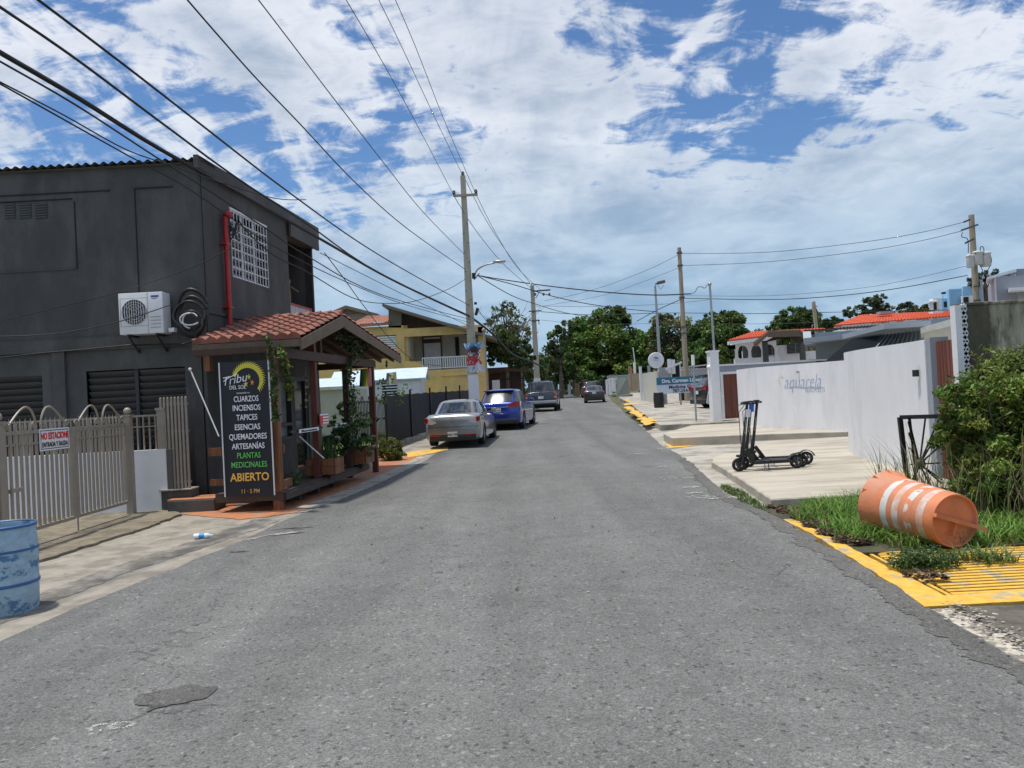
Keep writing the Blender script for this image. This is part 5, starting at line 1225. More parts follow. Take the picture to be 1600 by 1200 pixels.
# ================================================================== RIGHT SIDE
M_gw = mat('pale_wall_paint', (.77, .77, .79), .85, .05, 2.2, .15, 30, rgb2=(.68, .69, .71), mixs=(.48, .68), stretch=(1.3, 1.3, .5))
M_gblue = mat('blue_grey_paint', (.30, .34, .385), .8, .06, 2)
M_gblue2 = mat('slate_roof_band', (.20, .235, .26), .8, .08, 2)
M_mahog = mat('mahogany_slats', (.20, .055, .03), .5, .2, 3, .2, 30, stretch=(10, 10, .7), rgb2=(.13, .035, .02))
M_conc = mat('mossy_concrete_wall', (.40, .355, .26), .95, .38, 5, .6, 40, rgb2=(.11, .10, .065), mixs=(.42, .55), stretch=(1.2, 1.2, .35))
M_rtile = mat('red_orange_tiles', (.62, .12, .05), .75, .15, 5)
M_pole = mat('concrete_pole', (.40, .37, .30), .9, .12, 3, .15, 30, stretch=(3, 3, .5)); M_polew = mat('wood_pole', (.33, .28, .21), .9, .18, 4, .15, 30, stretch=(5, 5, .5))
M_galv = mat('galvanised_steel', (.36, .38, .40), .45, .1, 8, metal=.5)
M_ins = mat('insulator', (.10, .09, .09), .4, .1)
def wallrun(mb, pts, z0, z1, th):      # vertical wall through plan points
    n = len(pts); P2 = [Vector((p[0], p[1], 0)) for p in pts]; of = []
    for i in range(n):
        d = (P2[min(i+1, n-1)]-P2[max(i-1, 0)]).normalized(); of.append(Vector((-d.y, d.x, 0))*th)
    z0s = z0 if isinstance(z0, list) else [z0]*n; z1s = z1 if isinstance(z1, list) else [z1]*n
    vs = []
    for i in range(n): vs += [P2[i]+Vector((0, 0, z0s[i])), P2[i]+Vector((0, 0, z1s[i])), P2[i]+of[i]+Vector((0, 0, z1s[i])), P2[i]+of[i]+Vector((0, 0, z0s[i]))]
    mb.add(vs, [(4*i+k, 4*i+(k+1) % 4, 4*i+4+(k+1) % 4, 4*i+4+k) for i in range(n-1) for k in range(4)]+[(0, 1, 2, 3), (4*n-4, 4*n-3, 4*n-2, 4*n-1)])
def smoothpts(pts, k=8):
    out = []; n = len(pts)
    for i in range(n-1):
        p0, p1, p2, p3 = [Vector(pts[j]) for j in (max(i-1, 0), i, i+1, min(i+2, n-1))]
        for j in range(k):
            t = j/k; out.append(.5*((2*p1)+(-p0+p2)*t+(2*p0-5*p1+4*p2-p3)*t*t+(-p0+3*p1-3*p2+p3)*t**3))
    out.append(Vector(pts[-1])); return out
# far curved wall with the painted name
zb = .24
cw_ = [G(1155, 656, zb), G(1180, 664, zb), G(1215, 668.5, zb), G(1260, 671, zb), G(1327, 673.5, zb)]
cw_ = [(p.x, p.y, 0) for p in cw_] + [(9.6, cw_[-1].y-.35, 0)]
cps = smoothpts(cw_, 6)
aw = thing('boundary_wall', 'pale curved boundary wall painted with the name aquarela', 'wall', (cps[10].x, cps[10].y, zb))
v = MB(); wallrun(v, cps, zb-.1, 2.06, .2); part('wall', v, M_gw, aw, smooth=30)
# lettering on the wall: lay out on its tangent near px 1270
pa, pb = G(1228, 669.2, zb), G(1290, 671.8, zb); wd_ = (pb-pa); wd_.z = 0; ddv = wd_.normalized(); nn_ = Vector((ddv.y, -ddv.x, 0))
def onw(px, py, off=.03):
    t, z = onp(px, py, (pa.x, pa.y), ddv); return Vector((pa.x, pa.y, 0))+ddv*t+Vector((0, 0, z))+nn_*off
M_aq = mat('wall_script_blue', (.36, .45, .62), .8, .05); M_aqo = mat('wall_script_orange', (.72, .55, .35), .8)
def conform(o):       # lay the painted marks on the curved wall face
    off = INV[o]
    for vv in o.data.vertices:
        p = Vector(vv.co)-off
        for q0, q1 in zip(cps, cps[1:]):
            e = (q1-q0); e.z = 0; det = nn_.x*e.y-nn_.y*e.x
            if abs(det) < 1e-9: continue
            s_ = ((q0.x-p.x)*e.y-(q0.y-p.y)*e.x)/det; u = ((q0.x-p.x)*nn_.y-(q0.y-p.y)*nn_.x)/det
            if 0 <= u <= 1 and abs(s_) < 1.5: p = p+nn_*(s_+.006+.5*max(0, 0)); break
        vv.co = p+off
    o.data.update()
c_ = onw(1256, 606, .05)
conform(text('aquarela', .56, M_aq, aw, c_, ddv, nn_, sx=.80, shear=.35, bold=-.008, ext=0))
conform(text('BEACH ESTS', .19, M_aq, aw, onw(1276, 612.5, .05), ddv, nn_, sx=.78, ext=0, bold=-.001))
def dotline(v, pts, w):
    pts = smoothpts(pts, 6)
    for a_, b_ in zip(pts, pts[1:]):
        d_ = (b_-a_).normalized(); u_ = nn_.cross(d_)*w; v.add([a_-u_, b_-u_, b_+u_, a_+u_], [(0, 1, 2, 3)])
v = MB(); dotline(v, [onw(x, y, .03) for x, y in ((1236, 606), (1246, 604), (1256, 606), (1266, 604.5), (1276, 606), (1288, 605))], .012); conform(part('wave_line', v, M_aq, aw))
v = MB(); cc = onw(1224, 594, .03)
for k in range(7): a = R(40+35*k); dotline(v, [cc+ddv*(.08*math.cos(a))+Vector((0, 0, .08*math.sin(a))), cc+ddv*(.15*math.cos(a))+Vector((0, 0, .15*math.sin(a)))], .010)
conform(part('sun_mark', v, M_aqo, aw))
v = MB(); v.box(onw(1250, 581, .04), (.14, .04, .05)); part('small_lamp', v, M_galv, aw)
# tall pillar, back wall and door
qA, qB = P(1112, 652, 27), P(1125.5, 652, 27)
pw = thing('gate_pillar', 'tall white pillar carrying the service mast at the left of the brown door', 'pillar', (qA.x, 27, .2))
zt_ = P(1118, 549, 27).z
v = MB(); v.box(((qA.x+qB.x)/2, 27, (.2+zt_)/2), (qB.x-qA.x, .45, zt_-.2), None, .01); part('pillar', v, M_white, pw)
v = MB(); v.box(((qA.x+qB.x)/2, 27, zt_), (qB.x-qA.x+.06, .5, .06)); v.ball((qA.x-.02, 26.9, zt_-.55), .09); part('cap', v, M_white, pw)
bw_ = thing('back_wall', 'blue grey wall strip rising behind the curved wall, with the brown slatted door', 'wall', (qB.x+1, 27.9, .2))
xe = 15
v = MB(); x1, x2 = P(1131, 620, 28).x, P(1158, 620, 28).x; zd = P(1145, 584, 28).z; ztb = P(1145, 571, 28).z
v.box(((qB.x+x1)/2, 28.1, (.2+zd)/2), (x1-qB.x, .2, zd-.2)); v.box(((x2+xe)/2, 28.1, (.2+zd)/2), (xe-x2, .2, zd-.2)); v.box(((qB.x+xe)/2, 28.1, (zd+ztb)/2), (xe-qB.x, .2, ztb-zd)); part('wall', v, M_gblue, bw_)
v = MB(); v.box(((qB.x+xe)/2, 28.1, ztb+.03), (xe-qB.x, .3, .06)); part('coping', v, M_gw, bw_)
v = MB(); n = 8
for k in range(n): a, b = lerp(x1, x2, k/n)+.006, lerp(x1, x2, (k+1)/n)-.006; v.box(((a+b)/2, 28.05, (.26+zd)/2), (b-a, .06, zd-.28))
dr_ = part('slatted_door', v, M_mahog, bw_)
v = MB(); v.box((x1-.05, 28.0, (.2+zd)/2), (.09, .1, zd-.2)); v.box(((x1+x2)/2, 28.0, zd+.04), (x2-x1+.2, .1, .09)); v.box((x1-.06, 27.94, 1.1), (.05, .05, .12)); part('frame', v, M_white, dr_)
# near curved wall
zn = .13
n0_, n1_, n2_ = G(1327, 705, zn), G(1345, 714, zn), G(1375, 724, zn)
nps = smoothpts([(n0_.x+1.9, n0_.y+1.0, 0), (n0_.x+.5, n0_.y+.42, 0), (n0_.x, n0_.y, 0), (n1_.x-.03, n1_.y, 0), (n2_.x, n2_.y, 0), (6.13, 12.0, 0), (6.0, 11.15, 0)], 6)
nw = thing('boundary_wall', 'tall near pale curved wall beside the scooters, mould streaks low down', 'wall', (6.3, 13.5, .1))
v = MB(); wallrun(v, nps, 0, 2.12, .2); part('wall', v, M_gw, nw, smooth=30)
def onn(px, py, off=.02): 
    A = (nps[-1].x, nps[-1].y); d = Vector((n2_.x-A[0], n2_.y-A[1], 0)).normalized(); t, z = onp(px, py, A, d); return Vector((A[0]+d.x*t, A[1]+d.y*t, z))+Vector((-d.y, d.x, 0))*off
v = MB(); 
v = MB(); v.box(onn(1434, 583, .03), (.04, .12, .10)); part('wall_slot', v, M_black, nw)
# jamb, slatted gate
v = MB(); wallrun(v, [(6.02, 11.14, 0), (5.99, 10.98, 0)], 0, 2.14, .24); solo('gate_jamb', v, M_gblue, 'blue grey gate jamb between the near curved wall and the red brown gate', 'jamb')
ga, gb_ = Vector((5.99, 10.96, 0)), Vector((5.9, 10.22, 0)); gv = (gb_-ga).normalized(); gn = Vector((-gv.y, gv.x, 0))
gt_ = thing('slatted_gate', 'red brown vertical slat gate half hidden behind the bush', 'gate', ga)
v = MB(); n = 7
for k in range(n):
    c = ga.lerp(gb_, (k+.5)/n)+gn*.08; v.box(c+Vector((0, 0, 1.1)), (.03, (gb_-ga).length/n-.012, 1.95), Matrix.Rotation(math.atan2(gv.y, gv.x)-R(90), 3, 'Z'))
part('slats', v, M_mahog, gt_)
v = MB(); c = ga.lerp(gb_, .5)+gn*.12; v.beam(ga+gn*.12+Vector((0, 0, .12)), gb_+gn*.12+Vector((0, 0, .12)), .03, .06); part('rail', v, M_white, gt_)
# lattice pillar + mossy concrete wall
zl_ = P(1500, 477, 10.2).z
lp = thing('screen_pillar', 'pale pillar edged with a pierced block lattice beside the mossy wall', 'pillar', (6.0, 10.1, 0))
xA, xB, xC = P(1496, 560, 10.15).x, P(1506, 560, 10.15).x, P(1514, 560, 10.15).x
v = MB(); v.box(((xA+xB)/2, 10.2, zl_/2), (xB-xA, .12, zl_)); part('pillar', v, M_gw, lp)
v = MB(); n = 30
for k in range(n):
    z = .9+(zl_-.9)*(k+.5)/n; w_ = xC-xB
    for j in range(2):
        x = xB+w_*(j+.5)/2+(w_/4 if k % 2 else 0)*.0; s_ = 1 if (k+j) % 2 else -1
        v.beam((x-s_*w_*.25, 10.16, z-.035), (x+s_*w_*.25, 10.16, z+.035), .018, .04)
    
v.box(((xB+xC)/2, 10.16, zl_-.01), (xC-xB, .05, .03)); part('lattice', v, M_white, lp)
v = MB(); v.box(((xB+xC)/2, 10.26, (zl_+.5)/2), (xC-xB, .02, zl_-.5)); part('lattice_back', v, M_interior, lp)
zc_ = P(1560, 473, 10.3).z; v = MB(); v.box((xC+2.6, 10.35, zc_/2), (5.2, .18, zc_), None, .012); v.cur = 0; v.box((xC+2.6, 10.35, zc_+.0), (5.25, .22, .04), None, .01)
solo('concrete_wall', v, M_conc, 'tall mossy bare concrete wall behind the overgrown bush', 'wall')
# broken iron grille by the bush
zgT, zgB = P(1440, 650, 9.6).z, .1
ig = thing('iron_grille', 'old black iron sunburst grille leaning at the left of the bush', 'iron grille', (4.8, 9.6, .1))
c0 = P(1406, 652, 9.7); c1 = P(1480, 650, 9.4); b0_ = P(1418, 757, 9.7); b1_ = P(1480, 765, 9.4)
v = MB(); v.beam(c0, c1, .04, .05); v.beam(c0, b0_, .05, .05); v.beam(b0_, b1_, .03, .03); v.beam(c0+Vector((.12, 0, 0)), b0_+Vector((.12, 0, 0)), .025, .025); part('frame', v, M_blackm, ig)
v = MB(); hub = P(1437, 725, 9.6)
for a in range(0, 360, 20):
    e = hub+Vector((math.cos(R(a))*.62, 0, math.sin(R(a))*.62)); 
    e.x = min(max(e.x, c0.x+.05), c1.x); e.z = min(max(e.z, b0_.z), c0.z); v.beam(hub, e, .016)
v.ball(hub, .07); part('spokes', v, M_blackm, ig)

# ---- houses behind
def dpt(px, Y, d): return Vector(((px-800)/FPX*1.0*d, d, 0))
def sbox(v, xs, x0, x1, ytop, ybot, Y, dep):
    # front face x0..x1 at Y; back left corner seen at column xs
    ym = (ytop+ybot)/2; a, b = P(x0, ym, Y), P(x1, ym, Y); c = P(xs, ym, Y+dep); zt = P((x0+x1)/2, ytop, Y).z; zb_ = P((x0+x1)/2, ybot, Y).z; o_ = Vector((c.x-a.x, dep, 0))
    v.prism([Vector((a.x, Y, zb_)), Vector((b.x, Y, zb_)), Vector((b.x, Y, zt)), Vector((a.x, Y, zt))], o_)
def box_px(v, x0, x1, ytop, ybot, Y, dep, pyx=None):
    a, b = P(x0, pyx or ybot, Y), P(x1, pyx or ybot, Y); zt = P((x0+x1)/2, ytop, Y).z; zb_ = P((x0+x1)/2, ybot, Y).z
    v.box(((a.x+b.x)/2, Y+dep/2, (zt+zb_)/2), (b.x-a.x, dep, zt-zb_)); return a.x, b.x, zt, zb_
def tileroof(v, A, B, Cc, Dd, cols, rows, amp=.05):
    # A-B eave, D-C ridge (world points)
    for j in range(rows):
        vs = []
        for i in range(cols*4+1):
            u = i/(cols*4); w = abs(math.sin(math.pi*u*cols))*amp
            p0 = A.lerp(B, u).lerp(Dd.lerp(Cc, u), j/rows); p1 = A.lerp(B, u).lerp(Dd.lerp(Cc, u), min(1, (j+1.1)/rows))
            vs += [p0+Vector((0, 0, -.01)), p0+Vector((0, 0, .05+w)), p1+Vector((0, 0, .01+w))]
        n = cols*4; v.add(vs, [(3*i, 3*i+1, 3*i+4, 3*i+3) for i in range(n)]+[(3*i+1, 3*i+2, 3*i+5, 3*i+4) for i in range(n)])
Yh = 42
wh = thing('white_house', 'white arcaded villa with an orange red tile roof behind the timber gazebo', 'house', P(1210, 600, Yh))
v = MB(); xa, xb, zt, zb_ = box_px(v, 1212, 1281, 538, 600, Yh+1.2, 6); part('wall', v, M_white, wh)
# arcade: columns + arches + parapet
za, zbp = P(1175, 534, Yh).z, P(1175, 559, Yh).z; zarch = P(1175, 545, Yh).z
xL, xR_ = P(1151, 555, Yh).x, P(1213, 555, Yh).x
nA_ = 3
for k in range(nA_+1): x = lerp(xL, xR_, k/nA_); v = MB(); v.lathe([(.12, zbp), (.09, zbp+.1), (.08, zarch-.1), (.12, zarch)], 12, (x, Yh, 0)); v.box((x, Yh, (zbp+P(1175, 575, Yh).z)/2), (.26, .3, zbp-P(1175, 575, Yh).z)); part('column', v, M_white, wh, smooth=40)
v = MB()
for k in range(nA_):
    a, b = lerp(xL, xR_, k/nA_), lerp(xL, xR_, (k+1)/nA_); m_ = (a+b)/2; r_ = (b-a)/2-.09; top = za
    pts = [Vector((a, Yh-.12, zarch)), Vector((a, Yh-.12, top)), Vector((b, Yh-.12, top)), Vector((b, Yh-.12, zarch))]
    arc = [Vector((m_+r_*math.cos(t), Yh-.12, zarch+r_*.75*math.sin(t))) for t in np.linspace(0, math.pi, 9)]
    v.prism(pts[:1]+pts[1:3]+pts[3:]+arc, (0, .24, 0))
part('arcade', v, M_white, wh)
v = MB(); v.box(((xL+xR_)/2, Yh, (zbp+P(1175, 575, Yh).z)/2), (xR_-xL, .14, zbp-P(1175, 575, Yh).z-.02)); part('parapet', v, M_white, wh)
v = MB(); v.box(((xL+xR_)/2+.8, Yh+2.2, (za+.0+zbp)/2-.5), (xR_-xL-.4, .1, za-zbp+1)); part('shaded_room', v, mat('veranda_shade', (.10, .11, .12), .9), wh)  # shade inside the arcade painted in as a dark grey wall
v = MB(); A_, B_, C_, D_ = P(1138, 533, Yh-1), P(1215, 524, Yh-1), P(1290, 514, Yh+3), P(1178, 519, Yh+3); tileroof(v, A_, B_, C_, D_, 22, 8); part('tiled_roof', v, M_rtile, wh, fixn=False)
v = MB(); v.prism([A_+Vector((0, 0, -.02)), B_+Vector((0, 0, -.02)), B_+Vector((0, 0, -.2)), A_+Vector((0, 0, -.2))], (0, .2, 0)); v.prism([A_+Vector((.2, .3, -.2)), B_+Vector((.2, .3, -.2)), Vector((B_.x, Yh, za-.05)), Vector((A_.x+.4, Yh, za-.05))], (0, .1, 0)); part('eave', v, M_white, wh)
for (x0, x1, y0, y1) in ((1231, 1255, 536, 552), (1201, 1212, 536, 555)):
    v = MB(); a, b, z1_, z0_ = box_px(v, x0, x1, y0, y1, Yh+1.12, .05); w_ = part('window', v, M_interior, wh)
    v = MB(); v.box(((a+b)/2, Yh+1.08, (z0_+z1_)/2), (.06, .03, z1_-z0_)); [v.box(((a+b)/2, Yh+1.09, lerp(z0_, z1_, (k+.5)/8)), (b-a, .02, .03)) for k in range(8)]; part('louvre_slat', v, mat('grey_slats', (.15, .16, .17), .6), w_)
# gazebo
Yg = 34
gz_ = thing('gazebo', 'brown timber gazebo roof on dark posts in front of the white villa', 'gazebo', P(1200, 600, Yg))
l_, p_, r_, e_ = P(1178, 537, Yg), P(1201, 518.5, Yg), P(1252, 517, Yg), P(1256, 536, Yg)
v = MB(); back = Vector((1.12, 3.2, 0)); th = Vector((0, 0, -.12))
v.prism([l_, p_, p_+th, l_+th], (0, .08, 0)); v.prism([p_, r_, r_+th*2, p_+th*2], (0, .08, 0)); part('fascia', v, M_fascia, gz_)
v = MB(); v.prism([l_+Vector((0, .1, .0)), p_+Vector((0, .1, .0)), p_+back+Vector((0, 0, .1)), l_+back], (0, 0, .06)); v.prism([p_+Vector((0, .1, 0)), r_+Vector((0, .1, .0)), r_+back+Vector((0, 0, .1)), p_+back+Vector((0, 0, .1))], (0, 0, .07)); part('roof', v, mat('gazebo_roof', (.30, .16, .09), .8, .2, 4), gz_)
v = MB(); m0 = P(1234, 522, Yg+.2); v.prism([l_+Vector((.5, .3, .05)), P(1214, 524, Yg+.3), P(1252, 522, Yg+.3), P(1252, 536, Yg+.3), P(1247, 536, Yg+.3), P(1234, 527, Yg+.3), P(1200, 534, Yg+.3)], (0, .05, 0)); part('rafters', v, M_woodd, gz_)
v = MB()
for (x, y0) in ((1195, 533), (1253, 534)): q = P(x, y0, Yg+.4); v.box((q.x, q.y, (q.z+.3)/2), (.2, .2, q.z-.3))
part('post', v, M_dgrey, gz_)
# striped roof edge in front of villa
v = MB(); n = 44
for k in range(n): t = (k+.5)/n; q = P(lerp(1165, 1283, t), lerp(570.5, 563, t), 30.5); v.box((q.x, 30.9, q.z+.03), (.05, .9, .06))
q0, q1 = P(1165, 572, 30.5), P(1283, 565, 30.5); v.prism([q0, q1, q1+Vector((0, 1, .0)), q0+Vector((0, 1, 0))], (0, 0, .04)); solo('slatted_canopy', v, M_gblue2, 'thin ribbed canopy edge showing along the top of the back wall', 'canopy')
# grey low house with ribbed awning
Yl = 27
lh = thing('grey_house', 'low slate grey house with a flat roof band and ribbed metal awning', 'house', P(1350, 600, Yl))
v = MB(); a = P(1275, 560, Yl+1); b = P(1500, 560, Yl+1); v.prism([Vector((a.x, a.y, .3)), Vector((b.x, a.y, .3)), Vector((b.x, a.y, 3.3)), Vector((a.x, a.y, 3.3))], dpt(1282, Yl, 4)); part('wall', v, M_gblue2, lh)
v = MB(); r0, r1, r2, r3 = P(1256, 536, Yl), P(1316, 530, Yl), P(1382, 514, Yl-2.5), P(1455, 509, Yl-2.8)
for (s_, e__) in ((r0, r1), (r1, r2), (r2, r3)): v.prism([s_, e__, e__+Vector((0, 0, .17)), s_+Vector((0, 0, .17))], dpt(1300, Yl, 3.0))
v.prism([r0, r0+Vector((.9, 2.4, .55)), r0+Vector((.9, 2.4, .40)), r0+Vector((0, 0, -.05))], (.3, .0, 0)); part('roof_band', v, M_gblue, lh)
v = MB(); w0_, w1_, w2_, w3_ = P(1287, 568, Yl-1.2), P(1350, 560, Yl-2.0), P(1380, 527, Yl-1.5), P(1330, 530, Yl-.2)
nn3 = 26; vs = []
w0_, w1_, w2_, w3_ = P(1287, 568, Yl-1.6), P(1352, 560, Yl-2.4), P(1382, 524, Yl-1.7), P(1330, 532, Yl-.6)
for i in range(nn3+1):
    for (p, q) in ((w0_, w1_), (w3_, w2_)): t = i/nn3; vs.append(p.lerp(q, t)+Vector((0, -.10*(i // 1 % 2), .10*(i % 2))))
v.cur = 0; v.add(vs, [(2*i, 2*i+1, 2*i+3, 2*i+2) for i in range(nn3)]); v.mi = [i % 2 for i in range(nn3)]
vs = []; x0_, x1_ = P(1440, 560, Yl-1.4), P(1440, 517, Yl-1.5)
for i in range(21):
    for (p, q) in ((w1_, x0_), (w2_, x1_)): t = i/20; vs.append(p.lerp(q, t)+Vector((0, -.09*(i % 2), .06*(i % 2))))
v.add(vs, [(2*i, 2*i+1, 2*i+3, 2*i+2) for i in range(20)]); v.mi[nn3:] = [i % 2 for i in range(20)]; part('ribbed_awning', v, [mat('awning_metal', (.22, .25, .28), .45, .1, 6), mat('awning_rib_shade', (.07, .08, .09), .6)], lh, fixn=False)  # every other rib face coloured dark, painting in the shade between ribs
# cream parapet roof
Yc = 21
cr = thing('cream_building', 'cream fronted low building with a pale coping just above the near wall', 'building', P(1470, 560, Yc))
v = MB(); k0, k1, k2, k3 = P(1444, 518, Yc), P(1497, 504, Yc), P(1497, 545, Yc), P(1444, 560, Yc); v.prism([k3, k2, k1, k0], dpt(1450, Yc, 3)); part('wall', v, mat('cream_paint', (.60, .57, .48), .8, .06, 3), cr)
v = MB(); v.prism([k0+Vector((-.15, -.1, -.05)), k1+Vector((0, -.1, -.05)), k1+Vector((0, -.1, .16)), k0+Vector((-.15, -.1, .10))], dpt(1445, Yc, 3.2)); part('coping', v, mat('cream_coping', (.7, .68, .62), .8), cr)
v = MB(); k0, k1 = P(1440, 500, 30), P(1500, 496, 30); v.prism([k0+Vector((0, 0, -2)), k1+Vector((0, 0, -2)), k1, k0], dpt(1440, 30, 3)); solo('grey_annex', v, M_gblue, 'blue grey annex wall between the red tile roof and cream coping', 'annex')
# long red roof
Yr = 44
rh = thing('red_roof_house', 'white eaved house with a long orange red tile roof below the sparse tree', 'house', P(1400, 600, Yr))
A_, B_, C_, D_ = P(1303, 510, Yr-1), P(1500, 494, Yr-1), P(1500, 486, Yr+3), P(1346, 493.5, Yr+3)
v = MB(); tileroof(v, A_, B_, C_, D_, 40, 6, .06); part('tiled_roof', v, M_rtile, rh, fixn=False)
v = MB(); v.prism([A_+Vector((.1, .1, -.02)), B_+Vector((0, .1, -.02)), B_+Vector((0, .1, -.5)), A_+Vector((1.5, .1, -.45))], (0, .3, 0)); part('eave', v, M_white, rh)
v = MB(); a, b = A_.x+2, B_.x; v.box(((a+b)/2, Yr+2, 2.4), (b-a, 4, 4.2)); part('wall', v, M_white, rh)
for x in (1383, 1462): v = MB(); c = P(x, 489, Yr+1.5); v.box((c.x, c.y, c.z), (.6 if x > 1400 else .8, .5, .16)); part('roof_vent', v, M_white if x > 1400 else M_gblue, rh)
# rusty corrugated strip + block wall
bwk = thing('block_wall', 'unpainted concrete block wall under a rusty corrugated strip', 'wall', P(1300, 560, 38))
v = MB(); box_px(v, 1262, 1388, 520, 545, 38, .3); part('wall', v, M_conc, bwk)
v = MB(); n = 50; vs = []
for i in range(n+1):
    t = i/n; p = P(lerp(1256, 1392, t), lerp(516.5, 507, t), 37.8)+Vector((0, 0, .05*(i % 2))); vs += [p, p+Vector((1.0, 2.5, .04))]
v.add(vs, [(2*i, 2*i+1, 2*i+3, 2*i+2) for i in range(n)]); v.beam(P(1256, 517, 37.9), P(1392, 507.5, 37.9), .1, .06); part('rusty_roof', v, mat('old_brown_sheet', (.13, .095, .075), .8, .25, 4), bwk, fixn=False)
# pale blue and grey modern buildings
M_sky = mat('sky_blue_paint', (.33, .58, .78), .8, .05, 2); M_skyd = mat('front_blue', (.25, .46, .66), .8, .05, 2)
sb = thing('blue_building', 'pale sky blue flat roofed building left of the transformer pole', 'building', P(1500, 600, 60))
v = MB(); sbox(v, 1474, 1486, 1506, 451, 560, 60, 5); sbox(v, 1459, 1474, 1487, 466, 560, 61.5, 3); part('wall', v, M_sky, sb)
v = MB(); box_px(v, 1487, 1506, 452, 520, 59.95, .05); part('front_face', v, M_skyd, sb)  # front face coloured darker than the left side
v = MB(); sbox(v, 1505, 1506, 1535, 447, 520, 62, 5); part('wing', v, M_sky, sb)
v = MB(); box_px(v, 1505, 1522, 462, 485, 59.5, .2); part('white_frame', v, M_white, sb); v = MB(); box_px(v, 1459, 1471, 466, 484, 59.5, .6); box_px(v, 1452, 1466, 470.5, 473, 59.4, .7); part('white_frame', v, M_white, sb)
v = MB(); box_px(v, 1507, 1514, 464, 474, 59.4, .1); box_px(v, 1460, 1464, 472, 484, 59.4, .1); box_px(v, 1476, 1480, 471, 480, 59.85, .1); box_px(v, 1474, 1478, 456, 459, 59.7, .3); part('window', v, M_interior, sb)
gb2 = thing('grey_building', 'grey modern flat roofed building with white slab canopies at the right edge', 'building', P(1580, 600, 40))
M_g3 = mat('mid_grey_paint', (.24, .26, .30), .8, .06, 2)
v = MB(); sbox(v, 1546, 1559.5, 1561, 433, 560, 40.02, 5); part('left_side', v, mat('side_grey', (.36, .39, .44), .8, .05, 2), gb2)  # left side coloured a paler version of the front grey
v = MB(); sbox(v, 1559, 1560, 1640, 430, 560, 40, 5.2); sbox(v, 1586, 1588, 1640, 419, 432, 42, 3); part('wall', v, M_g3, gb2)
v = MB(); s0_, s1_ = P(1542, 433, 40.8), P(1588, 420, 41.5); v.prism([s0_, s1_, s1_+Vector((0, 0, -.14)), s0_+Vector((0, 0, -.14))], (1.2, 2, 0)); sbox(v, 1575, 1577, 1640, 448, 453, 39, .95); part('slab_canopy', v, M_white, gb2)
v = MB(); box_px(v, 1592, 1640, 455, 475, 39.9, .1); box_px(v, 1578, 1586, 423, 430, 41.9, .1); part('window', v, M_glassl, gb2)

# ---- forecourt things
rp_ = P(1025, 563, 42.0)
rs = thing('round_sign', 'round white sign with a small blue emblem mounted on the street lamp pole', 'sign', rp_)
MR = Matrix.Rotation(R(90), 3, 'X'); v = MB(); v.lathe([(.001, .05), (.41, .05), (.435, .03), (.435, -.03), (.41, -.05), (.001, -.05)], 36, rp_, MR); part('disc', v, M_white, rs, smooth=35)
v = MB(); 
for (dx, dz, w_, h_) in ((0, .13, .16, .03), (-.03, .17, .1, .025), (.05, .10, .1, .025)): v.ball(rp_+Vector((dx, -.052, dz)), 1, (w_, .006, h_), 12, 6)
part('emblem', v, mat('emblem_blue', (.10, .22, .42), .6), rs)
v = MB()
for (dz, w_) in ((.035, .36), (0, .26), (-.04, .30)): v.box(rp_+Vector((0, -.053, dz)), (w_, .006, .014))
part('text_lines', v, mat('text_blue', (.28, .42, .62), .6), rs)
def onb(px, py, Y=40.5): return P(px, py, Y)
b0_, b1_, b2_ = onb(1027, 616), onb(1118, 613), onb(1027, 590.5); z0s, z1s = b0_.z, b2_.z
sbd = thing('clinic_signboard', 'long teal and white doctor signboard standing behind the black drum', 'sign', b0_)
v = MB(); v.box(((b0_.x+b1_.x)/2, 40.5, (z0s+z1s)/2), (b1_.x-b0_.x, .06, z1s-z0s)); part('panel', v, mat('sign_pale_blue', (.60, .68, .78), .6, .03), sbd)
v = MB(); zs_ = lerp(z1s, z0s, .44); v.box(((b0_.x+b1_.x)/2, 40.48, (zs_+z1s)/2), (b1_.x-b0_.x+.01, .07, z1s-zs_)); part('teal_band', v, mat('sign_teal', (.025, .17, .27), .5, .03), sbd)
v = MB(); v.box((onb(1064, 620).x, 40.6, z0s-.3), (.08, .08, .7)); v.box((onb(1036, 620).x, 40.6, z0s-.3), (.08, .08, .7)); part('leg', v, M_galv, sbd)
text('Dra. Carmen Lizzette', .26, M_tw, sbd, (onb(1034, 601).x, 40.43, zs_+.10), (1, 0, 0), (0, -1, 0), bold=.008, align='LEFT', ext=.004)
text('Medicina General', .25, mat('sign_navy', (.03, .05, .12), .6), sbd, (onb(1044, 601).x, 40.46, lerp(z1s, z0s, .70)), (1, 0, 0), (0, -1, 0), bold=.006, align='LEFT', shear=.2, ext=.004)
text('787-254-2000', .24, mat('sign_navy', (.03, .05, .12), .6), sbd, (onb(1050, 601).x, 40.46, lerp(z1s, z0s, .95)), (1, 0, 0), (0, -1, 0), bold=.006, align='LEFT', ext=.004)
kd = G(1030, 637, .19); v = MB(); v.lathe([(.001, 0), (.24, 0), (.25, .03), (.255, .2), (.265, .4), (.255, .6), (.245, .72), (.25, .74), (.235, .76), (.225, .7), (.001, .68)], 24, kd); solo('plastic_drum', v, M_black, 'black plastic drum standing on the pavement under the round sign', 'drum', 35)
pp = G(1088, 658, .2); v = MB(); v.tube([pp, pp+Vector((0, 0, 2.0))], .035, 10); v.cur = 1; v.tube([pp+Vector((0, 0, 1.98)), pp+Vector((.0, 0, 2.36))], .06, 10); solo('bollard_post', v, [M_galv, M_white], 'thin upright pipe with a white tip on the slab edge before the signboard', 'post', 40)
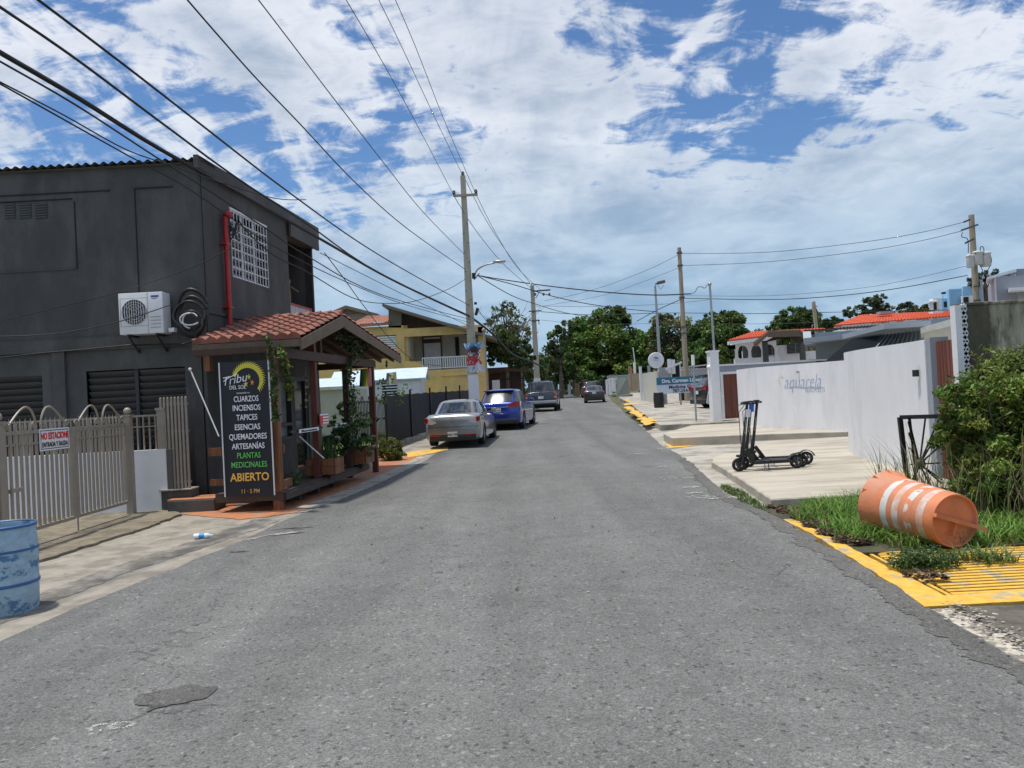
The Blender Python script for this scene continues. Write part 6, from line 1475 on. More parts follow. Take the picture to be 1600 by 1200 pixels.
# board added in place of a half-hidden white vehicle lettered TA
tb0, tb1 = P(1104, 632, 28.6), P(1115, 612, 28.6); ts_ = thing('vehicle_stand_in', 'white TA board standing in for the half hidden vehicle behind the tall white pillar', 'sign', tb0)
v = MB(); v.prism([P(1104, 630, 28.6), P(1116, 634, 28.6), P(1117, 612, 28.6), P(1107, 611, 28.6)], (0, .04, 0)); part('panel', v, M_white, ts_); text('TA', .2, M_ink, ts_, P(1108.5, 622, 28.55), (1, 0, .1), (0, -1, 0), bold=.01, align='LEFT')
# street side white gate fence
wf = thing('white_gate_fence', 'white boarded gate fence running along the pavement left of the black drum', 'fence', P(1015, 620, 45))
pA, pB = P(1027, 600, 41.5), P(1004, 600, 52); v = MB(); n = 16
for k in range(n):
    a, b = pA.lerp(pB, k/n), pA.lerp(pB, (k+.92)/n); zt0 = lerp(P(1027, 580, 41.5).z, P(1003, 584, 52).z, k/n); v.prism([Vector((a.x, a.y, .5)), Vector((b.x, b.y, .5)), Vector((b.x, b.y, zt0)), Vector((a.x, a.y, zt0+.01))], (.06, 0, 0))
part('boards', v, mat('offwhite_boards', (.55, .55, .50), .8, .1, 3), wf)
for px in (1003, 1009): v = MB(); q = P(px, 625, 51); v.box((q.x, 51-(px-1003)*.3, 1.75), (.16, .16, 2.5)); part('post', v, M_white if px == 1003 else M_galv, wf)
# lattice fence and striped panel behind the signboard
v = MB(); n = 14; Yk = 44
for k in range(n):
    q = P(lerp(1029, 1064, k/n), 590, Yk); zt = P(1045, 578, Yk).z; v.box((q.x, Yk, (q.z+zt)/2), (.05, .04, zt-q.z+.3))
    for s_ in (-1, 1): v.beam((q.x-.25*s_, Yk-.03, q.z), (q.x+.25*s_, Yk-.03, zt), .035, .02)
for k in range(9): q = P(lerp(1050, 1064, k/9), 590, Yk-.5); v.box((q.x, Yk-.5, q.z+.3), (.11, .05, 1.0))
solo('lattice_fence', v, M_whitem, 'white lattice and picket fence panel behind the left of the signboard', 'fence')
v = MB(); v.beam(P(1027, 583, 43), P(1065, 566, 43), .12, .1); v.box(P(1046, 572, 43.3), (.2, .1, .8)); v.box(P(1052, 573, 43.3), (.2, .1, .8)); solo('raised_rail', v, M_whitem, 'white sloping rail rising over the lattice fence', 'rail')
v = MB(); n = 22
for k in range(n): x = lerp(1058, 1112, k/n); v.beam(P(x, 575, 46), P(x+7, 591, 46), .09, .04)
v.beam(P(1060, 575, 46), P(1114, 569, 46), .1, .06); dsp = solo('louvred_fence', v, M_whitem, 'white diagonal slat fence beside the lattice, above the black vehicle', 'fence')
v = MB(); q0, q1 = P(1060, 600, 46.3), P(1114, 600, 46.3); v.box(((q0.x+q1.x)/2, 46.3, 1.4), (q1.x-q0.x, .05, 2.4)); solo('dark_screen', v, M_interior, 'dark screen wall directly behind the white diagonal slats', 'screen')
# far: beige wall, green sheet gate, white pillars, posts
v = MB(); box_px(v, 984, 1004, 583, 611, 62, .3); solo('beige_wall', v, mat('beige_block', (.33, .29, .21), .9, .15, 2), 'short beige block wall left of the white gate fence', 'wall')
v = MB(); box_px(v, 950, 984, 586, 600, 66, .3); solo('grey_wall', v, M_gblue, 'low grey wall strip behind the far white pillars', 'wall')
v = MB(); q0, q1, q2, q3 = P(963, 621, 58), P(985, 617, 56), P(981, 588, 56), P(964, 588, 58); v.prism([q0, q1, q2, q3], (0, .06, 0)); solo('sheet_gate', v, mat('green_grey_sheet', (.20, .23, .21), .6, .15, 3, stretch=(6, 6, .5)), 'weathered grey green sheet gate standing between white pillars and beige wall', 'gate')
for i, (x0, x1, y0, y1, lab) in enumerate(((948, 951.5, 594, 616, 'leftmost far white pillar by the end of the pavement'), (953, 957, 592, 617, 'middle far white pillar, slightly taller'), (958, 963, 592, 612, 'right far white pillar next to the sheet gate'))):
    v = MB(); box_px(v, x0, x1, y0, y1, 61-i, .35); v.box(P((x0+x1)/2, y0, 61-i), ((x1-x0)*.06, .45, .1)); solo('pillar', v, M_white, lab, 'pillar', group='far white pillars')
v = MB(); box_px(v, 991, 994, 566, 583, 60, .3); v.beam(P(989, 543, 60), P(992, 566, 60), .06); solo('chimney_post', v, M_white, 'white stub with a thin mast above the beige wall', 'post')
v = MB(); box_px(v, 983, 987, 572, 583, 61, .3); v.beam(P(986.5, 575, 60.8), P(986.5, 610, 60.8), .12); solo('timber_post', v, mat('orange_timber', (.35, .2, .12), .8), 'orange timber post standing against the beige wall', 'post')
# far left posts and fence
for (x, y0, y1, w, m_, lab) in ((890, 585, 617, .28, M_white, 'white concrete post at the far bend, right of the second pole'), (901, 599, 617, .2, mat('tan_timber', (.3, .19, .1), .8), 'left one of two short tan timber posts at the far bend'), (904.5, 599, 617, .2, mat('tan_timber', (.3, .19, .1)), 'right one of two short tan timber posts at the far bend'), (870, 593, 608, .3, mat('tan_pillar', (.3, .26, .2)), 'small grey post with a crossbar behind the slate vehicle')):
    v = MB(); q = P(x, y1, 84); zt = P(x, y0, 84).z; v.box((q.x, 84, (zt+.9)/2), (w, w, zt-.9)); 
    if x == 870: v.tube([(q.x, 84, zt), (q.x-.1, 84, zt+1.3)], .05, 6); v.beam((q.x-.5, 84, zt+1.2), (q.x+.4, 84, zt+1.2), .05)
    solo('post', v, m_, lab, 'post')
v = MB(); q0, q1 = P(875, 600, 92), P(948, 600, 92)
for k in range(24): x = lerp(q0.x, q1.x, k/23); v.box((x, 92, 1.9), (.06, .06, 1.8))
for z_ in (1.3, 2.0, 2.7): v.box(((q0.x+q1.x)/2, 92, z_), (q1.x-q0.x, .05, .05))
solo('rail_fence', v, mat('grey_fence_far', (.12, .12, .12), .8), 'grey rail fence across the far end of the street', 'fence')

# ---- utility poles, lamps
def upole(name, label, cat, px, pyt, pxb, Y, w0, w1, m_, square=True, white=None):
    zt = P(px, pyt, Y).z; x = P(px, pyt, Y).x; x2 = P(pxb, 600, Y).x; x = (x+x2)/2; zb_ = gz(Y)-.1
    q = thing(name, label, cat, (x, Y, zb_)); v = MB()
    r_ = math.sqrt(2)/2 if square else .5
    v.tube([(x, Y, zb_), (x, Y, zt)], [w0*r_, w1*r_], 4 if square else 14)
    if square: 
        v = MB(); v.prism([(x-w0/2, Y-w0/2, zb_), (x+w0/2, Y-w0/2, zb_), (x+w0/2, Y+w0/2, zb_), (x-w0/2, Y+w0/2, zb_)], (0, 0, zt-zb_))
        v.v[4:] = [(x+(a[0]-x)*w1/w0, Y+(a[1]-Y)*w1/w0, zt) for a in v.v[4:]]
    part('shaft', v, m_, q, smooth=40 if not square else None)
    if white:
        v = MB(); wz = P(px, white, Y).z; k = lerp(w0, w1, (wz-zb_)/(zt-zb_)); v.box((x, Y, (wz+zb_)/2), (w0+.02, w0+.02, wz-zb_)); part('white_base', v, M_white, q)
    return q, x, zt
Y1 = 34.0
p1, X1, Z1 = upole('utility_pole', 'nearest tall square concrete utility pole with white base and lamp arm', 'utility pole', 722, 275, 741, Y1, .42, .22, M_pole, True, 587)
def ins(v, c, s=1.0): v.lathe([(.03*s, 0), (.08*s, .02), (.05*s, .06), (.09*s, .09), (.05*s, .13), (.07*s, .17), (.03*s, .2)], 10, c)
v = MB(); zc1 = P(725, 307, Y1).z; v.beam((X1-.45, Y1-.2, zc1), (X1+.62, Y1-.2, zc1), .09, .1); part('crossarm', v, mat('crossarm_tan', (.36, .31, .24), .8), p1)
v = MB(); ins(v, (X1-.42, Y1-.2, zc1+.04)); ins(v, (X1+.55, Y1-.2, zc1+.04)); ins(v, (X1, Y1, Z1)); part('insulator', v, M_ins, p1, smooth=40)
v = MB(); la = [P(741, 436, Y1-.2), P(744, 424, Y1-.3), P(752, 417, Y1-.4), P(762, 413, Y1-.5), P(772, 411, Y1-.6)]; v.tube(smoothpts(la, 4), .035, 8); v.tube([P(741, 437, Y1-.2), P(749, 427, Y1-.3)], .03, 6); arm = part('lamp_arm', v, M_galv, p1, smooth=40)
v = MB(); c = P(781, 408.5, Y1-.65); v.ball(c, 1, (.27, .12, .075), 14, 8); v.box(c+Vector((-.22, 0, -.01)), (.16, .12, .1), None, .02); v.lathe([(.03, .06), (.03, .11)], 8, c, None, True); lh_ = part('lamp_head', v, M_galv, arm, smooth=50)
v = MB(); v.ball(c+Vector((.06, 0, -.05)), 1, (.15, .09, .045), 12, 6); part('lamp_glass', v, M_whitem, lh_, smooth=50)
v = MB(); c = P(745, 487, Y1-.15); v.box(c, (.12, .2, .32), Matrix.Rotation(R(20), 3, 'Y')); v.box(P(740, 431, Y1-.25), (.14, .1, .25)); v.box(P(743, 474, Y1-.2), (.12, .1, .1)); part('splice_box', v, M_black, p1)
v = MB()
for k in range(14): z = gz(Y1)+3.5+k*.42; v.box((X1+(.12 if k % 2 else -.12)*(1-k*.02), Y1-.2+.005*k, z), (.05, .03, .02))
part('step_bolt', v, M_ins, p1)
# poster banner strapped to the first pole
ba = thing('event_poster', 'wind twisted blue and red event poster strapped to the nearest pole', 'poster', P(740, 583, Y1-.35))
def pq(u, w): 
    xl2 = lerp(724, 729, w) + (4.5*math.sin(math.pi*w) if w < .75 else -1.5*(w-.75)*4+3.2*(1-w)*4*.9); xr2 = lerp(755, 756, w) - 5.5*math.sin(math.pi*min(w*1.15, 1)) + (0 if w < .8 else 5*(w-.8)*2)
    return P(lerp(xl2, xr2, u), lerp(537, 583, w)-lerp(0, 2.5, u), Y1-.33-.05*math.sin(u*5+w*4))
v = MB(); nu, nv = 12, 16; mi = []
for j in range(nv):
    for i in range(nu):
        u0, u1, w0, w1 = i/nu, (i+1)/nu, j/nv, (j+1)/nv; w = (w0+w1)/2; u = (u0+u1)/2; h = noise.noise((u*7, w*9, 3))
        v.cur = (0 if h < .2 else 1) if w < .2 else ((3 if h > -.05 else (1 if h > -.3 else 2)) if .2 < w < .48 else ((2 if h > -.15 else 1) if w < .78 else (1 if h > -.2 else 4)))
        v.add([pq(u0, w0), pq(u1, w0), pq(u1, w1), pq(u0, w1)], [(0, 1, 2, 3)])
part('cloth', v, [mat('poster_blue', (.10, .33, .60), .5), mat('poster_white', (.58, .60, .64), .5), mat('poster_red', (.55, .04, .05), .5), mat('poster_photo', (.16, .10, .10), .5), mat('poster_grey', (.3, .32, .34), .5)], ba, fixn=False)
v = MB()
for (x, y) in ((732, 562), (738, 560.5), (744, 559)):
    c = P(x, y, Y1-.45); v.box(c, (.13, .01, .16)); v.box(c+Vector((0, -.012, 0)), (.05, .008, .06))
part('bold_letters', v, mat('poster_red', (.55, .04, .05)), ba)
v = MB(); c = P(740, 545.5, Y1-.45); v.ball(c, 1, (.17, .02, .16), 12, 8); part('dark_figure', v, mat('poster_dark', (.03, .02, .03), .6), ba)
# second pole
Y2 = 56
p2, X2, Z2 = upole('utility_pole', 'second concrete utility pole rising behind the slate blue vehicle', 'utility pole', 831, 446, 840, Y2, .46, .28, M_pole, True, 592)
v = MB(); a, b = P(833, 455, Y2-.2), P(860, 453, Y2-.2); v.beam(a, b, .1, .1); v.beam(P(837, 466, Y2-.2), P(843, 456, Y2-.2), .05); part('crossarm', v, M_ins, p2)
v = MB()
for x in (836, 849, 858): ins(v, P(x, 455.5, Y2-.2)+Vector((0, 0, -.3)), 1.2)
v.box(P(836, 486, Y2-.2), (.9, .1, .08)); v.box(P(836, 501, Y2-.2), (.7, .1, .08)); v.box(P(842, 503, Y2-.2), (.06, .1, .35)); part('insulator', v, M_ins, p2, smooth=40)
# third pole
Y3 = 45
p3, X3, Z3 = upole('utility_pole', 'tall slim timber utility pole standing behind the signboard', 'utility pole', 1061, 387, 1073, Y3, .34, .22, M_polew, False)
v = MB(); 
for y in (395, 415, 465, 511, 521): v.lathe([(.17, -.05), (.17, .05)], 12, (X3, Y3, P(1065, y, Y3).z), None, True)
part('band', v, M_ins, p3)
# fourth pole with transformers
Y4 = 36
p4, X4, Z4 = upole('utility_pole', 'timber utility pole with three transformers above the mossy wall', 'utility pole', 1517, 336, 1534, Y4, .34, .24, M_polew, False)
v = MB()
for (x, y, r_, h) in ((1516, 409, .16, .55), (1527, 404, .22, .58), (1540, 406, .22, .62)):
    c = P(x, y, Y4-.3); v.lathe([(.001, -h/2), (r_*.95, -h/2), (r_, -h/2+.03), (r_, h/2-.04), (r_*1.08, h/2-.03), (r_*1.08, h/2), (r_*.6, h/2+.06), (.001, h/2+.07)], 20, c)
part('transformer', v, mat('transformer_grey', (.50, .50, .48), .5, .08, 6), p4, smooth=40)
v = MB()
for (x0, y0, x1, y1) in ((1506, 347, 1516, 343), (1502, 360, 1528, 351), (1508, 380, 1522, 373)): v.beam(P(x0, y0, Y4-.25), P(x1, y1, Y4-.25), .07, .08)
v.box(P(1530, 447, Y4-.1), (.5, .1, .06)); v.box(P(1530, 469, Y4-.1), (.5, .1, .06)); part('crossarm', v, M_ins, p4)
v = MB()
for pts in (((1504, 363), (1503, 370), (1512, 374), (1513, 395)), ((1524, 395), (1530, 412), (1536, 425), (1532, 437)), ((1547, 398), (1549, 410), (1540, 428), (1532, 437)), ((1531, 392), (1533, 385), (1537, 388), (1537, 398))):
    v.tube(smoothpts([P(x, y, Y4-.45) for x, y in pts], 5), .018, 5)
part('jumper_wire', v, M_black, p4)
v = MB(); c = P(1533, 437, Y4-.25); v.tube([c, Vector((c.x, c.y, .3))], .06, 8); part('conduit', v, M_galv, p4)
# lamp pole at the round sign
Y5 = 42.5
lp_ = thing('street_lamp', 'slim steel street lamp pole with a flood head behind the round sign', 'street lamp', (P(1030, 600, Y5).x, Y5, .5))
xb_ = P(1026.5, 500, Y5).x; v = MB(); zt = P(1025, 446, Y5).z; v.tube([(xb_+.06, Y5, .5), (xb_+.03, Y5, 3.5), (xb_, Y5, zt)], [.10, .09, .06], 10); v.tube([(xb_+.26, Y5+.3, .5), (xb_+.24, Y5+.3, 2.6)], .14, 10); part('pole', v, M_galv, lp_, smooth=40)
v = MB(); c = P(1033, 441, Y5); v.box(c, (.42, .3, .16), Matrix.Rotation(R(-10), 3, 'Y'), .03); v.beam(P(1024, 444, Y5), P(1028, 443, Y5), .08); v.tube([P(1028, 446, Y5), P(1032, 452, Y5), P(1037, 446, Y5)], .015, 5); part('flood_head', v, mat('old_lamp', (.14, .11, .07), .7), lp_)
# service mast on the pillar
v = MB(); xm_ = P(1112, 500, 27).x; zt = P(1107, 444, 27).z; v.tube([(xm_+.03, 27, zt_ if False else 2.6), (xm_, 27, zt)], .04, 10); v.ball((xm_, 27, zt), .07); v.tube(smoothpts([P(x, y, 26.9) for x, y in ((1106, 444), (1101, 450), (1096, 448), (1090, 449), (1086, 456), (1080, 459))], 4), .02, 5); solo('service_mast', v, M_galv, 'thin steel service mast with a weatherhead on the tall white pillar', 'mast', 40)
v = MB(); q = P(1275, 500, 50); v.beam(P(1271, 472, 50), P(1276, 520, 50), .18); v.box(P(1273, 479, 49.8), (.36, .06, .06)); v.box(P(1272, 474, 49.85), (.1, .1, .25)); solo('utility_pole', v, M_polew, 'small distant utility pole in front of the round topped tree', 'utility pole')

# ================================================================== OVERHEAD WIRES
M_wire = mat('wire_black', (.012, .012, .013), .6)
M_wireg = mat('wire_grey', (.07, .075, .085), .6)
WN = 0
def wire(label, pts, A, B, r, m_=M_wire, ext0=14, ext1=0, name='overhead_cable', cat='cable', loops=None):
    d = Vector((B[0]-A[0], B[1]-A[1], 0)).normalized(); out = []
    for (x, y) in pts:
        t, z = onp(x, y, A, d); out.append(Vector((A[0]+d.x*t, A[1]+d.y*t, z)))
    s = smoothpts(out, 5)
    if ext0: dv = (out[0]-out[1]).normalized(); s = [out[0]+dv*ext0, out[0]+dv*ext0*.5]+s
    if ext1: dv = (out[-1]-out[-2]).normalized(); s = s+[out[-1]+dv*ext1]
    v = MB(); v.tube(s, r, 6); 
    return solo(name, v, m_, label, cat, 60, origin=out[-1])
PA = (X1, Y1)
wire('thickest bundled black cable crossing the building corner', [(-40, 58), (0, 82), (125, 155), (250, 233), (380, 305), (505, 376), (620, 441), (738, 497)], (-5.3, 8), PA, .030)
wire('second black cable strung just above the thick bundle', [(-60, -28), (0, 11), (120, 93), (250, 190), (370, 278), (480, 350), (600, 430), (738, 495)], (-4.9, 8), PA, .016)
wire('upper left black cable running down to the nearest pole at lamp height', [(20, -30), (60, 0), (200, 106), (330, 207), (440, 292), (560, 378), (650, 432), (735, 478)], (-4.6, 8), PA, .015)
wire('thin twin cable below the thick bundle, leaving the frame at left', [(-60, 62), (0, 96), (120, 165), (240, 243), (330, 300), (420, 360), (480, 400), (600, 462), (738, 500)], (-5.2, 8), PA, .012)
wire('lowest thin cable at the left, passing over the charcoal wall', [(-60, 100), (0, 131), (100, 187), (200, 243), (300, 298), (420, 380), (540, 440), (640, 478), (738, 505)], (-5.15, 8), PA, .010)
wire('thin cable leaving the left edge just above the lowest one', [(-60, 97), (0, 128), (100, 180), (200, 235), (280, 262), (345, 285), (430, 310), (478, 312)], (-5.1, 8), PA, .009)
wire('middle cable from top left down to the pole at the lamp arm', [(270, -28), (293, 0), (345, 60), (400, 122), (470, 195), (560, 290), (640, 360), (727, 421)], (-4.2, 12), PA, .013)
wire('cable from the top centre left reaching the pole above the lamp', [(385, -25), (404, 0), (450, 60), (520, 152), (600, 255), (660, 330), (725, 397)], (-3.9, 13), PA, .011, M_wireg)
wire('bare line from the top edge to the left crossarm insulator', [(528, -26), (541, 0), (580, 66), (630, 155), (670, 230), (708, 303)], (-3.5, 17), (X1-.42, Y1), .011, M_wireg)
wire('bare line from the top edge to the pole top', [(580, -25), (592, 0), (630, 78), (680, 185), (722, 272)], (-3.2, 17), PA, .011, M_wireg)
wire('bare line from the top edge to the right crossarm insulator', [(608, -25), (618, 0), (650, 75), (695, 190), (742, 300)], (-2.9, 17), (X1+.55, Y1), .011, M_wireg)
P2_ = (X2, Y2)
wire('bare line between the left crossarm and the second pole', [(708, 304), (740, 355), (775, 400), (800, 425), (833, 453)], PA, P2_, .014, M_wireg, 0)
wire('bare line from pole top to second pole top', [(724, 274), (760, 345), (800, 405), (831, 446)], PA, P2_, .014, M_wireg, 0)
wire('bare line from the right insulator to the second crossarm', [(743, 302), (775, 365), (810, 420), (847, 455)], PA, P2_, .014, M_wireg, 0)
P5_ = (P(1107, 450, 27).x, 27)
wire('black service cable from the lamp arm across to the steel mast', [(745, 430), (780, 436), (850, 446), (920, 454), (980, 459), (1030, 461), (1080, 459)], PA, P5_, .022, M_wire, 0)
wire('lower black cable from the pole crossing to the lamp pole', [(745, 430), (800, 444), (860, 462), (920, 475), (980, 483), (1026, 487)], PA, (P(1027, 487, Y5).x, Y5), .02, M_wire, 0)
wire('black cable sagging behind the street towards the tall trees', [(748, 432), (800, 462), (840, 476), (880, 488), (925, 496)], PA, (X2+6, 60), .02, M_wire, 0)
wire('cable from the nearest pole down past the yellow house corner', [(738, 497), (770, 522), (800, 553), (830, 565), (845, 572)], PA, (X2+1, 50), .05, M_wire, 0)
wire('thin cable from the service conduit to the nearest pole', [(372, 343), (390, 366), (430, 400), (480, 425), (550, 465), (600, 474), (650, 470), (700, 452), (727, 436)], (-5.0, 14.6), PA, .012, M_wire, 0)
wire('diagonal thin cable dropping behind the porch roof', [(507, 395), (535, 432), (570, 480), (610, 530), (650, 565), (690, 572)], (-4.6, 19), (-3, 43), .012, M_wire, 0)
wire('long thin cable from the pole to the yellow house gable', [(500, 395), (560, 425), (640, 465), (738, 512)], (-4.7, 19), PA, .010, M_wireg, 0)
wire('thin cable slanting across the charcoal wall to the window bars', [(0, 502), (100, 478), (200, 452), (300, 418), (360, 388)], (-11, 13.1), (-5.0, 13.0), .007, M_wire, 3)
wire('thin cable crossing the air conditioner face', [(-20, 526), (80, 522), (180, 504), (268, 476)], (-9, 12.75), (-5.2, 12.75), .008, M_wire, 2)
P3_ = (X3, Y3); P4_ = (X4, Y4)
wire('upper bare line between the slim pole and the transformer pole', [(1063, 396), (1200, 394), (1350, 378), (1440, 363), (1506, 347)], P3_, P4_, .014, M_wireg, 0)
wire('second bare line below it to the transformer pole', [(1066, 415), (1200, 409), (1350, 392), (1440, 376), (1502, 361)], P3_, P4_, .014, M_wireg, 0)
wire('lower line from the slim pole across to the transformer pole', [(1070, 466), (1200, 468), (1300, 463), (1400, 451), (1512, 430)], P3_, P4_, .02, M_wire, 0)
wire('faint upper line running above the lower span on the right', [(1070, 462), (1200, 462), (1330, 452), (1420, 437), (1512, 415)], P3_, P4_, .010, M_wireg, 0)
wire('bare line falling left from the slim pole top', [(1060, 398), (1020, 418), (960, 442), (900, 460), (850, 470)], P3_, (X2, Y2), .012, M_wireg, 0)
wire('second bare line falling left from the slim pole', [(1062, 418), (1000, 442), (940, 462), (850, 478)], P3_, (X2, Y2), .010, M_wireg, 0)
wire('far low line running behind the slim poles', [(845, 478), (930, 479), (1040, 475), (1110, 468)], (3.1, 60), (18, 50), .014, M_wireg, 0)
wire('dark line strung low in front of the far trees', [(845, 487), (930, 492), (1040, 489), (1180, 490), (1290, 488), (1400, 486)], (3.1, 58), (28, 56), .022, M_wire, 0, 8)
wire('lowest faint line in front of the far trees', [(845, 500), (930, 507), (1040, 505), (1180, 506), (1300, 503)], (3.1, 58), (28, 56), .012, M_wireg, 0, 8)
wire('diagonal service line from slim pole down to the left', [(1070, 465), (1030, 483), (995, 502)], P3_, (9, 50), .022, M_wire, 0)
# ================================================================== VEGETATION
def leafmat(name, rough=.55, trans=.25):
    m = bpy.data.materials.new(name); m.use_nodes = True; t = m.node_tree; b = t.nodes['Principled BSDF']
    a = t.nodes.new('ShaderNodeAttribute'); a.attribute_name = 'Col'; 
    n = t.nodes.new('ShaderNodeTexNoise'); n.inputs['Scale'].default_value = 6; tcn = t.nodes.new('ShaderNodeTexCoord'); t.links.new(tcn.outputs['Object'], n.inputs['Vector'])
    mr = t.nodes.new('ShaderNodeMapRange'); mr.inputs[3].default_value = .8; mr.inputs[4].default_value = 1.2; t.links.new(n.outputs['Fac'], mr.inputs[0])
    s = t.nodes.new('ShaderNodeVectorMath'); s.operation = 'SCALE'; t.links.new(a.outputs['Color'], s.inputs[0]); t.links.new(mr.outputs[0], s.inputs['Scale'])
    t.links.new(s.outputs[0], b.inputs['Base Color']); b.inputs['Roughness'].default_value = rough; b.inputs['Specular IOR Level'].default_value = .35
    tr = t.nodes.new('ShaderNodeBsdfTranslucent'); t.links.new(s.outputs[0], tr.inputs['Color']); mx = t.nodes.new('ShaderNodeMixShader'); mx.inputs[0].default_value = trans
    out = [x for x in t.nodes if x.type == 'OUTPUT_MATERIAL'][0]; t.links.new(b.outputs[0], mx.inputs[1]); t.links.new(tr.outputs[0], mx.inputs[2]); t.links.new(mx.outputs[0], out.inputs[0]); return m
M_leaf = leafmat('leaves')
def leaf_obj(name, pos, size, cols, m=M_leaf, parent=None, up=.3, aspect=.55, dirs=None, origin=None):
    n = len(pos); nrm = rng.normal(size=(n, 3)); nrm[:, 2] += up*2
    nrm /= np.linalg.norm(nrm, axis=1)[:, None]
    u = np.cross(nrm, rng.normal(size=(n, 3))) if dirs is None else dirs
    u /= np.linalg.norm(u, axis=1)[:, None]+1e-9
    w = np.cross(nrm, u); w /= np.linalg.norm(w, axis=1)[:, None]+1e-9
    s = (size*rng.uniform(.6, 1.35, n))[:, None] if np.isscalar(size) else size[:, None]
    org = np.array(origin if origin is not None else (0, 0, 0)); pos = pos-org
    a = pos-u*s*.5; b = pos+w*s*.5*aspect+nrm*s*.06; c = pos+u*s*.5; d = pos-w*s*.5*aspect+nrm*s*.06
    V = np.stack([a, b, c, d], 1).reshape(-1, 3); me = bpy.data.meshes.new(name)
    me.vertices.add(4*n); me.vertices.foreach_set('co', V.ravel().astype(np.float32)); me.loops.add(4*n); me.polygons.add(n)
    me.loops.foreach_set('vertex_index', np.arange(4*n, dtype=np.int32)); me.polygons.foreach_set('loop_start', np.arange(0, 4*n, 4, dtype=np.int32)); me.polygons.foreach_set('loop_total', np.full(n, 4, dtype=np.int32))
    me.update(); ca = me.color_attributes.new('Col', 'FLOAT_COLOR', 'POINT'); C4 = np.ones((n, 4), np.float32); C4[:, :3] = cols; ca.data.foreach_set('color', np.repeat(C4, 4, 0).ravel())
    me.materials.append(m); o = bpy.data.objects.new(name, me); COL.objects.link(o)
    if parent: o.parent = parent
    o.location = org if parent is None else (0, 0, 0)
    return o
def blobs(cs, n_sub, per, sub_r=.33, seed=0):
    # crown = ellipsoids -> sub clumps -> leaves; returns positions and clump ids
    r_ = np.random.default_rng(seed); P_ = []; I_ = []; cid = 0
    vol = [a[3]*a[4]*a[5] for a in cs]; tot = sum(v**.67 for v in vol)
    for (x, y, z, rx, ry, rz_), v in zip(cs, vol):
        k = max(3, int(n_sub*v**.67/tot))
        for j in range(k):
            d = r_.normal(size=3); d /= np.linalg.norm(d); rr = r_.uniform(.55, 1.0)**.6
            c = np.array((x, y, z))+d*rr*np.array((rx, ry, rz_))
            sr = sub_r*min(rx, rz_)*r_.uniform(.6, 1.3)
            q = r_.normal(size=(per, 3)); q /= np.linalg.norm(q, axis=1)[:, None]; q *= (r_.uniform(.2, 1, per)**.45)[:, None]*sr; q[:, 2] *= .75
            P_.append(c+q); I_ += [cid]*per; cid += 1
    return np.concatenate(P_), np.array(I_)
def leafcols(ids, base, var=.3, seed=0, hues=None):
    r_ = np.random.default_rng(seed); k = ids.max()+1; b = np.array(base)
    cl_ = b*(1+r_.normal(0, var, k))[:, None]; cl_[:, 0] *= 1+r_.normal(0, .15, k); 
    c = cl_[ids]*(1+r_.normal(0, .18, len(ids)))[:, None]
    if hues is not None:
        mk_ = r_.random(len(ids)) < hues[1]; c[mk_] = np.array(hues[0])
    return np.clip(c, .004, 1)
M_bark = mat('bark', (.12, .095, .07), .95, .25, 5, .4, 30)
def tree(name, label, cs, base, nsub, per, lsize, group=None, trunk=True, sub_r=.33, seed=0, cat='tree', bare=0, hues=None, ground=None, tw=.22, var=.3):
    a = np.array(cs); cx, cy = a[:, 0].mean(), a[:, 1].mean(); zg = gz(cy) if ground is None else ground
    q = thing(name, label, cat, (cx, cy, zg), group)
    pos, ids = blobs(cs, nsub, per, sub_r, seed); o = leaf_obj('crown', pos, lsize, leafcols(ids, base, var, seed, hues), parent=q, origin=(cx, cy, zg)); INV[o] = INV[q]
    if trunk:
        r_ = random.Random(seed); v = MB(); zc = a[:, 2].min(); v.tube([(cx, cy, zg-.2), (cx+.1, cy, lerp(zg, zc, .5)), (cx, cy, zc)], [tw*1.3, tw, tw*.8], 8)
        for k in range(min(len(cs)*2+3, 16)):
            c = cs[k % len(cs)]; e = Vector((c[0]+r_.uniform(-.5, .5)*c[3], c[1]+r_.uniform(-.5, .5)*c[4], c[2]+r_.uniform(-.1, .7)*c[5])); s_ = Vector((cx, cy, lerp(zg, zc, .75))); m_ = s_.lerp(e, .5)+Vector((r_.uniform(-.3, .3), 0, .2)); v.tube([s_, m_, e], [tw*.55, tw*.35, tw*.1], 6)
        part('trunk', v, M_bark, q, smooth=50)
    return q
def E(px, py, Y, rpx, rpy, dep=None):      # crown blob from its outline measured at distance Y
    p = P(px, py, Y); k = Y/FPX; return (p.x, p.y, p.z, rpx*k, (dep or rpx)*k, rpy*k)
GR = 'dark green street end trees'
tree('broadleaf_tree', 'largest dark green tree at the far end of the street, round crowned', [E(940, 545, 100, 50, 42), E(955, 505, 100, 28, 26), E(905, 560, 99, 32, 40), E(985, 550, 101, 36, 34), E(915, 520, 100, 26, 26), E(950, 585, 98, 55, 25)], (.10, .165, .03), 620, 80, .46, GR, seed=1, sub_r=.30, tw=.5, var=.35)
tree('broadleaf_tree', 'dark tree filling the gap between the big tree and the slim poles', [E(1015, 555, 96, 26, 40), E(1000, 585, 95, 30, 22)], (.09, .15, .03), 190, 70, .46, GR, seed=2, tw=.35)
tree('broadleaf_tree', 'grey green tree with bare twigs behind the slim utility pole', [E(1050, 530, 88, 34, 38), E(1060, 565, 88, 38, 26), E(1035, 505, 88, 16, 16)], (.10, .12, .045), 200, 60, .40, GR, seed=3, tw=.35)
